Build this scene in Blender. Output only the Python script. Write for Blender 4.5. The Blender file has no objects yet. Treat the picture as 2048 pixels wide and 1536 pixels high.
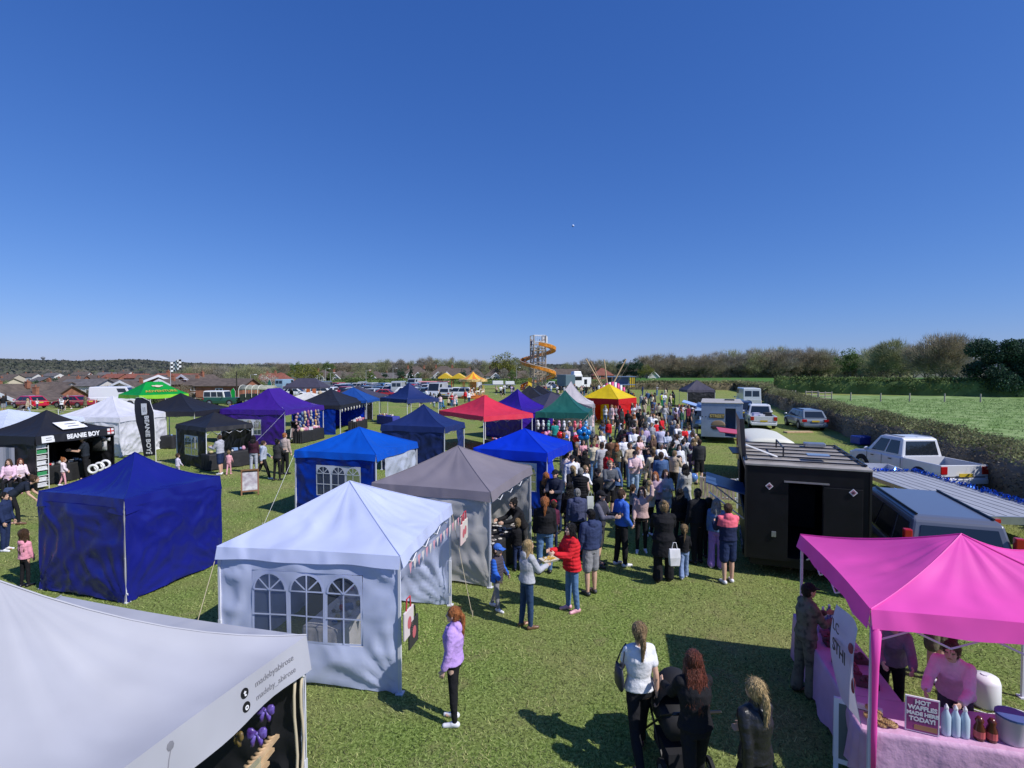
import bpy, bmesh, math, random
import numpy as np
from mathutils import Vector, Matrix, noise
random.seed(7); np.random.seed(7)
R = math.radians
SC = bpy.context.scene
COL = SC.collection
# ------------------------------------------------------------------ camera, sky, sun, exposure
FPX, CX, HZ, CH = 1050.0, 1024.0, 738.0, 4.65      # focal in photo pixels, centre, horizon row, eye height
PITCH = math.atan((768 - HZ) / FPX)
cam = bpy.data.cameras.new('camera'); camo = bpy.data.objects.new('camera', cam); COL.objects.link(camo)
cam.sensor_width = 36; cam.lens = 36 * FPX / 2048; cam.clip_end = 9000; cam.clip_start = .05
camo.location = (0, 0, CH); camo.rotation_euler = (math.pi / 2 - PITCH, 0, 0)
SC.camera = camo
SUN_EL = R(45.5); SUN_AZ = math.atan2(.85, -.53)     # towards the sun: +x (right), behind the camera
sd = Vector((math.sin(SUN_AZ) * math.cos(SUN_EL), math.cos(SUN_AZ) * math.cos(SUN_EL), math.sin(SUN_EL)))
w = bpy.data.worlds.new('World'); SC.world = w; w.use_nodes = True
nt = w.node_tree; bg = nt.nodes['Background']
sky = nt.nodes.new('ShaderNodeTexSky'); sky.sky_type = 'NISHITA'; sky.sun_disc = False
sky.sun_elevation = SUN_EL; sky.sun_rotation = SUN_AZ
sky.altitude = 0; sky.air_density = 0.9; sky.dust_density = 0.25; sky.ozone_density = 4.0
SKS = .11        # deepen the clear-sky blue: per-channel curve on the sky radiance
sep = nt.nodes.new('ShaderNodeSeparateColor'); cmb = nt.nodes.new('ShaderNodeCombineColor'); nt.links.new(sky.outputs[0], sep.inputs[0])
for i, (g, k) in enumerate(((1.08, .545), (.83, .585), (.62, .915))):
    a = nt.nodes.new('ShaderNodeMath'); a.operation = 'POWER'; a.inputs[1].default_value = g
    b = nt.nodes.new('ShaderNodeMath'); b.operation = 'MULTIPLY'; b.inputs[1].default_value = k * SKS ** (g - 1)
    nt.links.new(sep.outputs[i], a.inputs[0]); nt.links.new(a.outputs[0], b.inputs[0]); nt.links.new(b.outputs[0], cmb.inputs[i])
nt.links.new(cmb.outputs[0], bg.inputs[0]); bg.inputs[1].default_value = SKS
sl = bpy.data.lights.new('sun', 'SUN'); sl.energy = 4.6; sl.angle = R(.5); sl.color = (1, .965, .92)
so = bpy.data.objects.new('sun', sl); COL.objects.link(so); so.rotation_euler = sd.to_track_quat('Z', 'Y').to_euler()
SC.view_settings.view_transform = 'Standard'; SC.view_settings.look = 'None'
SC.view_settings.exposure = 0.0; SC.view_settings.gamma = 1
SC.cycles.max_bounces = 5; SC.cycles.transparent_max_bounces = 6
SC.cycles.use_denoising = True

def G(px, py, z=0.0, Y=None):
    """photo pixel -> world point at height z (or at distance Y)"""
    if Y is None: Y = FPX * (CH - z) / (py - HZ)
    else: z = CH - (py - HZ) * Y / FPX
    return Vector(((px - CX) / FPX * Y, Y, z))
def XY(px, Y): return (px - CX) / FPX * Y
# ------------------------------------------------------------------ helpers
def sm(a, b, x):
    t = min(1, max(0, (x - a) / (b - a))); return t * t * (3 - 2 * t)
def s2l(c):
    if isinstance(c, str): c = tuple(int(c[i:i + 2], 16) / 255 for i in (0, 2, 4))
    return tuple(((v / 12.92) if v <= .04045 else ((v + .055) / 1.055) ** 2.4) for v in c[:3])
def tag(o, label=None, cat=None, group=None, kind=None):
    if label: o['label'] = label
    if cat: o['category'] = cat
    if group: o['group'] = group
    if kind: o['kind'] = kind
    return o
def empty(name, loc=(0, 0, 0), rz=0, label=None, cat=None, group=None, s=1):
    o = bpy.data.objects.new(name, None); COL.objects.link(o); o.empty_display_size = .1
    o.location = loc; o.rotation_euler = (0, 0, rz); o.scale = (s, s, s)
    return tag(o, label, cat, group)
def copy_tree(o, parent=None):
    c = o.copy(); COL.objects.link(c); c.parent = parent
    for ch in list(o.children): copy_tree(ch, c)
    return c
class MB:
    def __init__(s): s.v = []; s.f = []; s.m = []; s.sm = []; s.cm = 0; s.smooth = False
    def add(s, vs, fs):
        b = len(s.v); s.v += [tuple(v) for v in vs]
        for f in fs: s.f.append([b + i for i in f]); s.m.append(s.cm); s.sm.append(s.smooth)
        return s
    def box(s, c, d, rz=0, taper=1, M=None):
        x, y, z = d[0] / 2, d[1] / 2, d[2] / 2
        vs = []
        for k in (-1, 1):
            t = taper if k > 0 else 1
            for a, b in ((-1, -1), (1, -1), (1, 1), (-1, 1)): vs.append(Vector((a * x * t, b * y * t, k * z)))
        rot = Matrix.Rotation(rz, 3, 'Z') if M is None else M
        vs = [rot @ v + Vector(c) for v in vs]
        return s.add(vs, [(3, 2, 1, 0), (4, 5, 6, 7), (0, 1, 5, 4), (1, 2, 6, 5), (2, 3, 7, 6), (3, 0, 4, 7)])
    def loft(s, rings, cap=True, closed=True):
        n = len(rings[0]); vs = [p for r in rings for p in r]; fs = []
        for i in range(len(rings) - 1):
            for j in range(n if closed else n - 1):
                k = (j + 1) % n
                fs.append((i * n + j, i * n + k, (i + 1) * n + k, (i + 1) * n + j))
        if cap:
            fs.append(tuple(range(n - 1, -1, -1))); fs.append(tuple((len(rings) - 1) * n + j for j in range(n)))
        return s.add(vs, fs)
    def tube(s, pts, r, n=6, cap=True):
        pts = [Vector(p) for p in pts]
        if not hasattr(r, '__len__'): r = [r] * len(pts)
        rings = []; prev = None
        for i, p in enumerate(pts):
            t = (pts[min(i + 1, len(pts) - 1)] - pts[max(i - 1, 0)])
            if t.length < 1e-9: t = Vector((0, 0, 1))
            t.normalize()
            u = prev - t * prev.dot(t) if prev else (Vector((0, 0, 1)).cross(t) if abs(t.z) < .95 else Vector((1, 0, 0)).cross(t))
            if u.length < 1e-6: u = t.orthogonal()
            u.normalize(); prev = u; v = t.cross(u)
            rings.append([p + (u * math.cos(2 * math.pi * k / n) + v * math.sin(2 * math.pi * k / n)) * r[i] for k in range(n)])
        return s.loft(rings, cap)
    def lathe(s, c, prof, n=16, cap=True, sx=1, sy=1):
        c = Vector(c)
        return s.loft([[c + Vector((r * sx * math.cos(2 * math.pi * k / n), r * sy * math.sin(2 * math.pi * k / n), z)) for k in range(n)] for r, z in prof], cap)
    def ball(s, c, r, n=10, m=7, M=None):
        if not hasattr(r, '__len__'): r = (r, r, r)
        rings = []
        for i in range(m + 1):
            a = -math.pi / 2 + math.pi * i / m; cr = max(math.cos(a), .02)
            ring = [Vector((r[0] * cr * math.cos(2 * math.pi * k / n), r[1] * cr * math.sin(2 * math.pi * k / n), r[2] * math.sin(a))) for k in range(n)]
            rings.append([(M @ p if M else p) + Vector(c) for p in ring])
        return s.loft(rings)
    def prism(s, poly, y0, y1):
        """polygon in x,z extruded along y"""
        n = len(poly)
        vs = [(x, y0, z) for x, z in poly] + [(x, y1, z) for x, z in poly]
        fs = [tuple(range(n)), tuple(range(2 * n - 1, n - 1, -1))] + [(j, j + n, (j + 1) % n + n, (j + 1) % n) for j in range(n)]
        return s.add(vs, fs)
    def grid(s, P, nu, nv):
        vs = [P(i / nu, j / nv) for j in range(nv + 1) for i in range(nu + 1)]
        return s.add(vs, [(j * (nu + 1) + i, j * (nu + 1) + i + 1, (j + 1) * (nu + 1) + i + 1, (j + 1) * (nu + 1) + i) for j in range(nv) for i in range(nu)])
    def mesh(s, name, mat=None):
        me = bpy.data.meshes.new(name); me.from_pydata(s.v, [], s.f)
        for mm in (mat if isinstance(mat, (list, tuple)) else [mat]):
            if mm: me.materials.append(mm)
        if any(s.m): me.polygons.foreach_set('material_index', s.m)
        me.polygons.foreach_set('use_smooth', s.sm)
        return me
    def build(s, name, mat=None, parent=None, bevel=0, loc=None, color=None):
        if not s.v: return None
        me = s.mesh(name, mat)
        bm = bmesh.new(); bm.from_mesh(me)
        bmesh.ops.recalc_face_normals(bm, faces=bm.faces); bm.to_mesh(me); bm.free()
        return obj(name, me, parent, loc, color, bevel)
def obj(name, me, parent=None, loc=None, color=None, bevel=0):
    o = bpy.data.objects.new(name, me); COL.objects.link(o)
    if parent: o.parent = parent
    if loc is not None: o.location = loc
    if color is not None: o.color = (*color[:3], 1)
    if bevel:
        b = o.modifiers.new('b', 'BEVEL'); b.width = bevel; b.segments = 2; b.limit_method = 'ANGLE'
    return o
def mesh_np(name, V, F, mat, smooth=False):
    """V (N,3), F (M,k) numpy"""
    me = bpy.data.meshes.new(name); k = F.shape[1]
    me.vertices.add(len(V)); me.vertices.foreach_set('co', V.astype(np.float32).ravel())
    me.loops.add(F.size); me.loops.foreach_set('vertex_index', F.astype(np.int32).ravel())
    me.polygons.add(len(F)); me.polygons.foreach_set('loop_start', (np.arange(len(F)) * k).astype(np.int32))
    me.polygons.foreach_set('loop_total', np.full(len(F), k, np.int32))
    me.polygons.foreach_set('use_smooth', np.full(len(F), smooth))
    me.update(); me.validate()
    for m in (mat if isinstance(mat, (list, tuple)) else [mat]): me.materials.append(m)
    return me
# ------------------------------------------------------------------ materials
MATS = {}
def mat(name, col=(.5, .5, .5), rough=.6, spec=.5, metal=0, noise_amt=0, noise_scale=5, col2=None, bump=0, bump_scale=20,
        transl=0, objcol=False, rnd=0, alpha=1, coat=0, emit=0, stretch=None, sheen=0, trans=0, detail=3, ridged=False):
    if name in MATS: return MATS[name]
    m = bpy.data.materials.new(name); m.use_nodes = True; MATS[name] = m
    nt = m.node_tree; N = nt.nodes; L = nt.links; p = N['Principled BSDF']
    if isinstance(col, str): col = s2l(col)
    p.inputs['Roughness'].default_value = rough; p.inputs['Specular IOR Level'].default_value = spec
    p.inputs['Metallic'].default_value = metal; p.inputs['Coat Weight'].default_value = coat
    p.inputs['Alpha'].default_value = alpha; p.inputs['Transmission Weight'].default_value = trans
    if emit: p.inputs['Emission Color'].default_value = (*col, 1); p.inputs['Emission Strength'].default_value = emit
    src = None
    if objcol:
        oi = N.new('ShaderNodeObjectInfo'); src = oi.outputs['Color']
    else:
        rgb = N.new('ShaderNodeRGB'); rgb.outputs[0].default_value = (*col[:3], 1); src = rgb.outputs[0]
    tc = N.new('ShaderNodeTexCoord'); co = tc.outputs['Object']
    if stretch:
        mp = N.new('ShaderNodeMapping'); mp.inputs['Scale'].default_value = stretch; L.new(co, mp.inputs[0]); co = mp.outputs[0]
    if noise_amt or col2:
        nz = N.new('ShaderNodeTexNoise'); nz.inputs['Scale'].default_value = noise_scale; nz.inputs['Detail'].default_value = detail
        L.new(co, nz.inputs['Vector'])
        rp = N.new('ShaderNodeMapRange'); rp.inputs[1].default_value = .35; rp.inputs[2].default_value = .65
        L.new(nz.outputs[0], rp.inputs[0])
        if col2:
            if isinstance(col2, str): col2 = s2l(col2)
            mx = N.new('ShaderNodeMix'); mx.data_type = 'RGBA'; L.new(rp.outputs[0], mx.inputs[0]); L.new(src, mx.inputs[6])
            mx.inputs[7].default_value = (*col2[:3], 1); src = mx.outputs[2]
        if noise_amt:
            mr = N.new('ShaderNodeMapRange'); mr.inputs[3].default_value = 1 - noise_amt; mr.inputs[4].default_value = 1 + noise_amt
            L.new(rp.outputs[0], mr.inputs[0])
            mx = N.new('ShaderNodeVectorMath'); mx.operation = 'SCALE'; L.new(src, mx.inputs[0]); L.new(mr.outputs[0], mx.inputs['Scale']); src = mx.outputs[0]
    if rnd:
        g = N.new('ShaderNodeNewGeometry'); mr = N.new('ShaderNodeMapRange'); mr.inputs[3].default_value = 1 - rnd; mr.inputs[4].default_value = 1 + rnd
        L.new(g.outputs['Random Per Island'], mr.inputs[0])
        mx = N.new('ShaderNodeVectorMath'); mx.operation = 'SCALE'; L.new(src, mx.inputs[0]); L.new(mr.outputs[0], mx.inputs['Scale']); src = mx.outputs[0]
    L.new(src, p.inputs['Base Color'])
    if bump:
        nb = N.new('ShaderNodeTexNoise'); nb.inputs['Scale'].default_value = bump_scale; nb.inputs['Detail'].default_value = 4
        if ridged: nb.noise_type = 'RIDGED_MULTIFRACTAL'; nb.inputs['Distortion'].default_value = .6; nb.inputs['Detail'].default_value = 2.2; nb.inputs['Lacunarity'].default_value = 2.3
        L.new(co, nb.inputs['Vector'])
        b = N.new('ShaderNodeBump'); b.inputs['Strength'].default_value = bump; b.inputs['Distance'].default_value = .11 if ridged else .05
        L.new(nb.outputs[0], b.inputs['Height']); L.new(b.outputs[0], p.inputs['Normal'])
    if transl:
        t = N.new('ShaderNodeBsdfTranslucent'); L.new(src, t.inputs[0])
        mx = N.new('ShaderNodeMixShader'); mx.inputs[0].default_value = transl
        L.new(p.outputs[0], mx.inputs[1]); L.new(t.outputs[0], mx.inputs[2]); L.new(mx.outputs[0], N['Material Output'].inputs[0])
    return m
def fab(name, col, transl=.12, rough=.42, spec=.4, bump=.5, bs=1.7):
    """tent cloth: woven polyester with fine crumple"""
    return mat('cloth_' + name, col, rough=rough, spec=spec, noise_amt=.06, noise_scale=1.3, bump=bump, bump_scale=bs, transl=transl, stretch=(1, 1, .7), ridged=True)
M_steel = mat('pole_white', 'd5d6de', .4, metal=0)
M_alu = mat('aluminium', (.45, .46, .48), .35, metal=.8, noise_amt=.1)
M_black = mat('black_paint', (.012, .012, .014), .35)
M_blackm = mat('black_matt', (.014, .014, .017), .8, noise_amt=.2)
M_dark = mat('dark_inside', (.01, .01, .012), .9)
M_white = mat('white_paint', (.78, .78, .8), .4)
M_glass = mat('dark_glass', (.015, .02, .028), .06, spec=.8)
M_wood = mat('wood', (.32, .2, .1), .6, noise_amt=.25, noise_scale=8)
M_lwood = mat('light_wood', (.55, .38, .22), .6, noise_amt=.2, noise_scale=8)
M_rope = mat('rope', (.55, .47, .33), .8)
M_red = mat('red_paint', (.5, .02, .02), .35)
M_orange = mat('orange_paint', (.75, .22, .02), .4, noise_amt=.2)
M_yellow = mat('yellow_paint', (.75, .5, .03), .45)
M_paint = mat('car_paint', objcol=True, rough=.28, coat=.6)
M_cloth = mat('garment', objcol=True, rough=.85, spec=.2, noise_amt=.08, noise_scale=9, bump=.35, bump_scale=14)
M_shiny = mat('garment_shiny', objcol=True, rough=.38, spec=.5, noise_amt=.08, bump=.3, bump_scale=14)
M_skin = mat('skin', objcol=True, rough=.55, spec=.35, noise_amt=.05)
M_camo = mat('camo_cloth', (.26, .23, .15), .85, col2=(.05, .045, .03), noise_scale=11, noise_amt=.35, detail=2)
M_hair = mat('hair_strands', objcol=True, rough=.45, spec=.4, noise_amt=.45, noise_scale=16, bump=.8, bump_scale=30, stretch=(4, 4, .5))
M_eye = mat('eye', (.03, .02, .015), .2)
M_lip = mat('lip', (.38, .12, .1), .5)
M_tyre = mat('tyre', (.012, .012, .012), .8)
M_rim = mat('rim', (.4, .41, .43), .3, metal=.7)
M_obj = mat('plastic', objcol=True, rough=.4)
M_objm = mat('painted', objcol=True, rough=.65, noise_amt=.1)
M_lampr = mat('lamp_red', (.45, .01, .012), .15, coat=.5)
M_lampw = mat('lamp_clear', (.6, .6, .62), .12)
M_plate = mat('plate_yellow', (.7, .5, .05), .4)
def text(body, size, name, m, parent=None, M=None, ext=.004, bold=0, sx=1, align='CENTER'):
    c = bpy.data.curves.new(name, 'FONT'); c.body = body; c.size = size; c.extrude = ext; c.align_x = align; c.align_y = 'CENTER'; c.offset = bold
    c.resolution_u = 3
    o = bpy.data.objects.new(name, c); COL.objects.link(o)
    dg = bpy.context.evaluated_depsgraph_get(); me = bpy.data.meshes.new_from_object(o.evaluated_get(dg))
    bpy.data.objects.remove(o); me.materials.clear(); me.materials.append(m)
    if sx != 1: me.transform(Matrix.Diagonal((sx, 1, 1, 1)))
    if M: me.transform(M)
    return obj(name, me, parent)
def frame(o, x, y, z=None):
    """matrix with origin o, x-axis x, y-axis y"""
    x = Vector(x).normalized(); y = Vector(y); y = (y - x * y.dot(x)).normalized(); z = x.cross(y)
    return Matrix(((x.x, y.x, z.x, o[0]), (x.y, y.y, z.y, o[1]), (x.z, y.z, z.z, o[2]), (0, 0, 0, 1)))
# ------------------------------------------------------------------ terrain
def gz(x, y):
    if y < 50: return 0.0
    a = x / y
    left = sm(-.44, -.56, a)
    z = -4.2 * left * sm(62, 120, y)
    if y > 420:
        t = sm(420, 1500, y)
        ridge = 12 + 12 * sm(-.60, -.74, a) + 3 * math.sin(a * 17) - 9 * sm(-.1, .3, a)
        z += t * max(ridge, 2) + left * 4.2 * sm(420, 900, y)
        z += t * 3 * noise.noise(Vector((x / 160, y / 160, 0)))
    return z
def make_ground():
    def axis(a, b):
        r = [0.0]; s = 6.0
        while r[-1] < b: r.append(r[-1] + s); s *= 1.06 if r[-1] > 60 else 1
        return r
    xs = axis(0, 3200); xs = [-v for v in xs[:0:-1]] + xs
    ys = [-v for v in axis(0, 60)[:0:-1]] + axis(0, 2600)
    V = np.array([(x, y, gz(x, y)) for y in ys for x in xs]); nx = len(xs)
    i, j = np.meshgrid(np.arange(nx - 1), np.arange(len(ys) - 1)); b = (j * nx + i).ravel()
    F = np.stack([b, b + 1, b + nx + 1, b + nx], 1)
    m = bpy.data.materials.new('grass_ground'); m.use_nodes = True; N = m.node_tree.nodes; L = m.node_tree.links
    p = N['Principled BSDF']; p.inputs['Roughness'].default_value = .95; p.inputs['Specular IOR Level'].default_value = .1
    tc = N.new('ShaderNodeTexCoord')
    def nz(s, d=4, rough=.6, st=None):
        n = N.new('ShaderNodeTexNoise'); n.inputs['Scale'].default_value = s; n.inputs['Detail'].default_value = d; n.inputs['Roughness'].default_value = rough
        if st:
            mp = N.new('ShaderNodeMapping'); mp.inputs['Scale'].default_value = st; L.new(tc.outputs['Object'], mp.inputs[0]); L.new(mp.outputs[0], n.inputs['Vector'])
        else: L.new(tc.outputs['Object'], n.inputs['Vector'])
        return n.outputs[0]
    def ramp(src, stops):
        r = N.new('ShaderNodeValToRGB'); L.new(src, r.inputs[0]); e = r.color_ramp.elements
        while len(e) < len(stops): e.new(.5)
        for k, (q, c) in enumerate(stops): e[k].position = q; e[k].color = (*c, 1)
        return r.outputs[0]
    def mix(f, a, b, mode='MIX'):
        x = N.new('ShaderNodeMix'); x.data_type = 'RGBA'; x.blend_type = mode
        if isinstance(f, float): x.inputs[0].default_value = f
        else: L.new(f, x.inputs[0])
        L.new(a, x.inputs[6])
        if isinstance(b, tuple): x.inputs[7].default_value = (*b, 1)
        else: L.new(b, x.inputs[7])
        return x.outputs[2]
    fine = ramp(nz(22, 5, .7), [(.32, (.025, .050, .006)), (.45, (.14, .195, .042)), (.58, (.275, .345, .10)), (.72, (.50, .56, .23))])
    patch = ramp(nz(.35, 4), [(.42, (0, 0, 0)), (.66, (1, 1, 1))])
    c = mix(patch, fine, mix(.55, fine, (.30, .26, .12)))
    trod = ramp(nz(1.6, 5, .7), [(.55, (0, 0, 0)), (.72, (.8, .8, .8))])
    c = mix(trod, c, (.25, .215, .11))
    big = ramp(nz(.03, 3), [(.4, (.92, .97, .9)), (.6, (1.06, 1.02, .98))])
    c = mix(1.0, c, big, 'MULTIPLY')
    # woodland brown of the far hills
    sx = N.new('ShaderNodeSeparateXYZ'); L.new(tc.outputs['Object'], sx.inputs[0])
    far = N.new('ShaderNodeMapRange'); far.inputs[1].default_value = 175; far.inputs[2].default_value = 230; L.new(sx.outputs[1], far.inputs[0])
    wood = ramp(nz(.035, 6, .75), [(.35, (.07, .075, .06)), (.5, (.15, .15, .11)), (.62, (.12, .15, .08)), (.75, (.21, .19, .14))])
    c = mix(far.outputs[0], c, wood)
    L.new(c, p.inputs['Base Color'])
    b = N.new('ShaderNodeBump'); b.inputs['Strength'].default_value = .7; b.inputs['Distance'].default_value = .05
    L.new(nz(26, 5, .75), b.inputs['Height']); L.new(b.outputs[0], p.inputs['Normal'])
    o = obj('ground', mesh_np('ground', V, F, m, True)); tag(o, kind='structure')
make_ground()
def sheet(name, pts, z, m, kind='structure', sub=1):
    me = bpy.data.meshes.new(name)
    vs = [(x, y, gz(x, y) + z) for x, y in pts]; me.from_pydata(vs, [], [tuple(range(len(vs)))]); me.materials.append(m)
    return tag(obj(name, me), kind=kind)
M_dirt = mat('dry_ground', (.13, .115, .075), .95, spec=.1, col2=(.10, .13, .045), noise_scale=.6, noise_amt=.15, detail=6)
M_crop = mat('crop_field', (.07, .17, .035), .95, spec=.1, noise_amt=.18, noise_scale=.25, detail=5)
M_meadow = mat('meadow_grass', (.15, .25, .07), .95, spec=.1, col2=(.25, .33, .14), noise_scale=.5, noise_amt=.14, bump=.5, bump_scale=3, detail=6)
M_track = mat('worn_track', (.19, .16, .10), .95, spec=.1, noise_amt=.2, noise_scale=2)
sheet('car_park_ground', [(-45, 78), (3, 74), (8, 122), (-70, 132)], .03, M_dirt)
sheet('crop_field', [(8, 150), (160, 118), (330, 150), (330, 285), (10, 270)], .05, M_crop)
sheet('meadow', [(20.6, 18), (60, 18), (130, 60), (120, 83), (55, 92), (41, 88), (31, 50)], .05, M_meadow)
sheet('road', [(-95, 168), (12, 168), (12, 176), (-98, 176)], .06, mat('asphalt', (.06, .06, .062), .9, noise_amt=.1))
sheet('bank_grass', [(-78, 66), (-40, 66), (-40, 72), (-86, 72)], .03, mat('bank_green', (.06, .11, .03), .95, noise_amt=.2, noise_scale=1))
# ------------------------------------------------------------------ leaves, trees, hedges
def leaves(P, size, ratio=1.0, up=.0, jitter=.5):
    """P (N,3) points -> quads randomly turned"""
    n = len(P); a = np.random.normal(size=(n, 3)); a[:, 2] += up; a /= np.linalg.norm(a, axis=1)[:, None]
    b = np.cross(a, np.random.normal(size=(n, 3))); b /= np.linalg.norm(b, axis=1)[:, None]
    s = size * (1 + jitter * (np.random.rand(n, 1) - .5)) / 2
    c = a * s * ratio; d = b * s
    V = np.stack([P - c - d * .6, P + c * .2 - d, P + c + d * .5, P - c * .2 + d], 1).reshape(-1, 3)
    return V, np.arange(n * 4).reshape(-1, 4)
def twigs(P, D, length, wid):
    """thin triangles from P along D"""
    n = len(P); D = D / np.linalg.norm(D, axis=1)[:, None]
    s = np.cross(D, np.random.normal(size=(n, 3))); s /= np.linalg.norm(s, axis=1)[:, None]
    l = length * (.5 + np.random.rand(n, 1))
    bend = np.random.normal(size=(n, 3)) * l * .18
    V = np.stack([P - s * wid, P + s * wid, P + D * l + bend], 1).reshape(-1, 3)
    return V, np.arange(n * 3).reshape(-1, 3)
M_bark = mat('bark', (.13, .115, .09), .9, noise_amt=.3, noise_scale=2)
M_bark2 = mat('bark_dark', (.03, .027, .022), .9, noise_amt=.3, noise_scale=2)
def leafmat(name, c, rnd=.45, tr=.25): return mat('leaf_' + name, c, .7, spec=.25, rnd=rnd, noise_amt=.3, noise_scale=.35, transl=tr)
L_green = leafmat('dark_green', (.04, .085, .05)); L_mid = leafmat('mid_green', (.13, .19, .06)); L_yel = leafmat('fresh_green', (.17, .18, .035))
L_brown = leafmat('bud_brown', (.29, .25, .17)); L_grey = leafmat('twig_grey', (.30, .28, .23)); L_olive = leafmat('olive_buds', (.28, .29, .15))
L_hedge = leafmat('hedge_green', (.27, .29, .13)); L_hbrown = leafmat('hedge_brown', (.22, .185, .11)); L_white = leafmat('blossom', (.5, .46, .4))
def tree_mesh(kind, seed, n, leaf, H=10.0, W=10.0, base=.25, m=L_brown, bark=M_bark, shape='round', ntw=0):
    """returns trunk mesh, crown mesh for a tree of height H"""
    rnd = random.Random(seed); np.random.seed(seed)
    t = MB(); t.smooth = True
    tips = []
    def branch(p, d, l, r, dep):
        q = p; pts = [p]; rad = [r]
        for k in range(3):
            d = (d + Vector((rnd.uniform(-.25, .25), rnd.uniform(-.25, .25), rnd.uniform(-.05, .22)))).normalized()
            q = q + d * l / 3; pts.append(q); rad.append(r * (1 - .22 * (k + 1)))
        t.tube(pts, rad, 5 if dep > 1 else 7, False)
        tips.append(q)
        if dep < 3:
            for k in range(rnd.choice((2, 3, 3))):
                ang = rnd.uniform(0, 6.28); o = Vector((math.cos(ang), math.sin(ang), rnd.uniform(.1, .8)))
                branch(pts[-1] if k else pts[2], (d * .6 + o * .75).normalized(), l * rnd.uniform(.6, .8), r * .5, dep + 1)
    trunk_h = H * base
    if shape == 'cone':
        t.tube([(0, 0, 0), (0, 0, H * .95)], [H * .022, .02], 7, False)
    else:
        t.tube([(0, 0, -.3), (0, 0, trunk_h * .5), (rnd.uniform(-.1, .1), 0, trunk_h)], [H * .034, H * .026, H * .022], 8, False)
        for k in range(5):
            ang = k * 1.257 + rnd.uniform(-.3, .3)
            branch(Vector((0, 0, trunk_h * rnd.uniform(.75, 1))), Vector((math.cos(ang) * .7 * W / H, math.sin(ang) * .7 * W / H, rnd.uniform(.5, 1.1))).normalized(), H * .3, H * .013, 1)
    # crown: clumps on an irregular envelope
    ncl = 46 if shape != 'cone' else 60
    cc = []; cz = H * (base + 1) / 2 + H * .02; rz_ = H * (1 - base) / 2
    for k in range(ncl):
        for _ in range(40):
            v = np.random.normal(size=3); v /= np.linalg.norm(v); v *= np.random.rand() ** .45
            q = np.array([v[0] * W / 2, v[1] * W / 2, cz + v[2] * rz_])
            if shape == 'cone':
                h = (q[2] - H * base) / (H * (1 - base)); lim = W / 2 * (1 - h) ** .8 + .1
                if math.hypot(q[0], q[1]) < lim: break
            elif v[2] < -.75 and np.random.rand() < .6: continue
            else: break
        cc.append((q, (np.random.uniform(.10, .19)) * W * (.6 if shape == 'cone' else 1)))
    P = []; D = []
    per = max(n, ntw) // ncl + 1
    for q, r in cc:
        v = np.random.normal(size=(per, 3)); v /= np.linalg.norm(v, axis=1)[:, None]
        s = np.random.rand(per, 1) ** .4; v = v * s
        P.append(q + v * np.array([r, r, r * .75])); d = v + (q - np.array([0, 0, H * base])) / H * 1.6; d[:, 2] += .25; D.append(d)
    P = np.concatenate(P); D = np.concatenate(D); idx = np.random.permutation(len(P))
    V = np.zeros((0, 3)); F3 = []
    if n:
        V1, F1 = leaves(P[idx[:n]], leaf, 1.0)
        V = V1; F3 = [F1[:, [0, 1, 2]], F1[:, [0, 2, 3]]]
    if ntw:
        idx2 = np.random.permutation(len(P))[:ntw]
        V2, F2 = twigs(P[idx2], D[idx2], H * .10, H * .0035)
        F3.append(F2 + len(V)); V = np.concatenate([V, V2]) if n else V2
    F = np.concatenate(F3)
    return t.mesh('trunk', bark), mesh_np('crown', V, F, m)
TREES = {}
def reg(key, **kw): TREES[key] = (tree_mesh(key, **kw), kw.get('H', 10.0))
reg('bare_a', seed=1, n=1900, leaf=.26, ntw=5600, m=L_brown, W=11, base=.06)
reg('bare_b', seed=2, n=900, leaf=.24, ntw=5600, m=L_grey, W=9.5, base=.05)
reg('bare_c', seed=3, n=1700, leaf=.26, ntw=3600, m=L_olive, W=10.5, base=.04)
reg('green', seed=4, n=3200, leaf=.34, m=L_mid, W=9, base=.14)
reg('fresh', seed=5, n=3400, leaf=.33, m=L_yel, W=11, base=.12)
reg('dark', seed=6, n=3400, leaf=.34, m=L_green, W=7.5, base=.1, bark=M_bark2)
reg('conifer', seed=7, n=3000, leaf=.36, m=L_green, W=4.6, base=.04, shape='cone', bark=M_bark2)
reg('oak', seed=8, n=5200, leaf=.15, ntw=13000, m=L_brown, W=12, base=.22)
reg('oak_b', seed=9, n=4200, leaf=.16, ntw=11000, m=L_olive, W=11, base=.2)
reg('evergreen', seed=10, n=30000, leaf=.27, m=L_green, W=13, base=.03, bark=M_bark2)
reg('bush', seed=11, n=1700, leaf=.5, m=L_mid, W=14, base=-.05)
reg('blossom', seed=12, n=2200, leaf=.32, m=L_white, W=11, base=.1)
KN = dict(bare_a=('bare_tree', 'leafless brown tree'), bare_b=('bare_tree', 'leafless grey twiggy tree'), bare_c=('bare_tree', 'olive budding tree'), green=('leafy_tree', 'mid green leafy tree'),
          fresh=('leafy_tree', 'fresh yellow-green tree'), dark=('evergreen_tree', 'dark green dense tree'), conifer=('conifer_tree', 'dark pointed conifer'), oak=('oak_tree', 'large bare spreading oak'),
          oak_b=('oak_tree', 'large olive budding oak'), evergreen=('evergreen_tree', 'big dark evergreen tree'), bush=('bush', 'low rounded green bush'), blossom=('blossom_tree', 'pale blossoming tree'))
NUM = ['first', 'second', 'third', 'fourth', 'fifth', 'sixth', 'seventh', 'eighth', 'ninth', 'tenth', 'eleventh', 'twelfth', 'thirteenth', 'fourteenth', 'fifteenth', 'sixteenth', 'seventeenth', 'eighteenth', 'nineteenth', 'twentieth']
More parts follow.
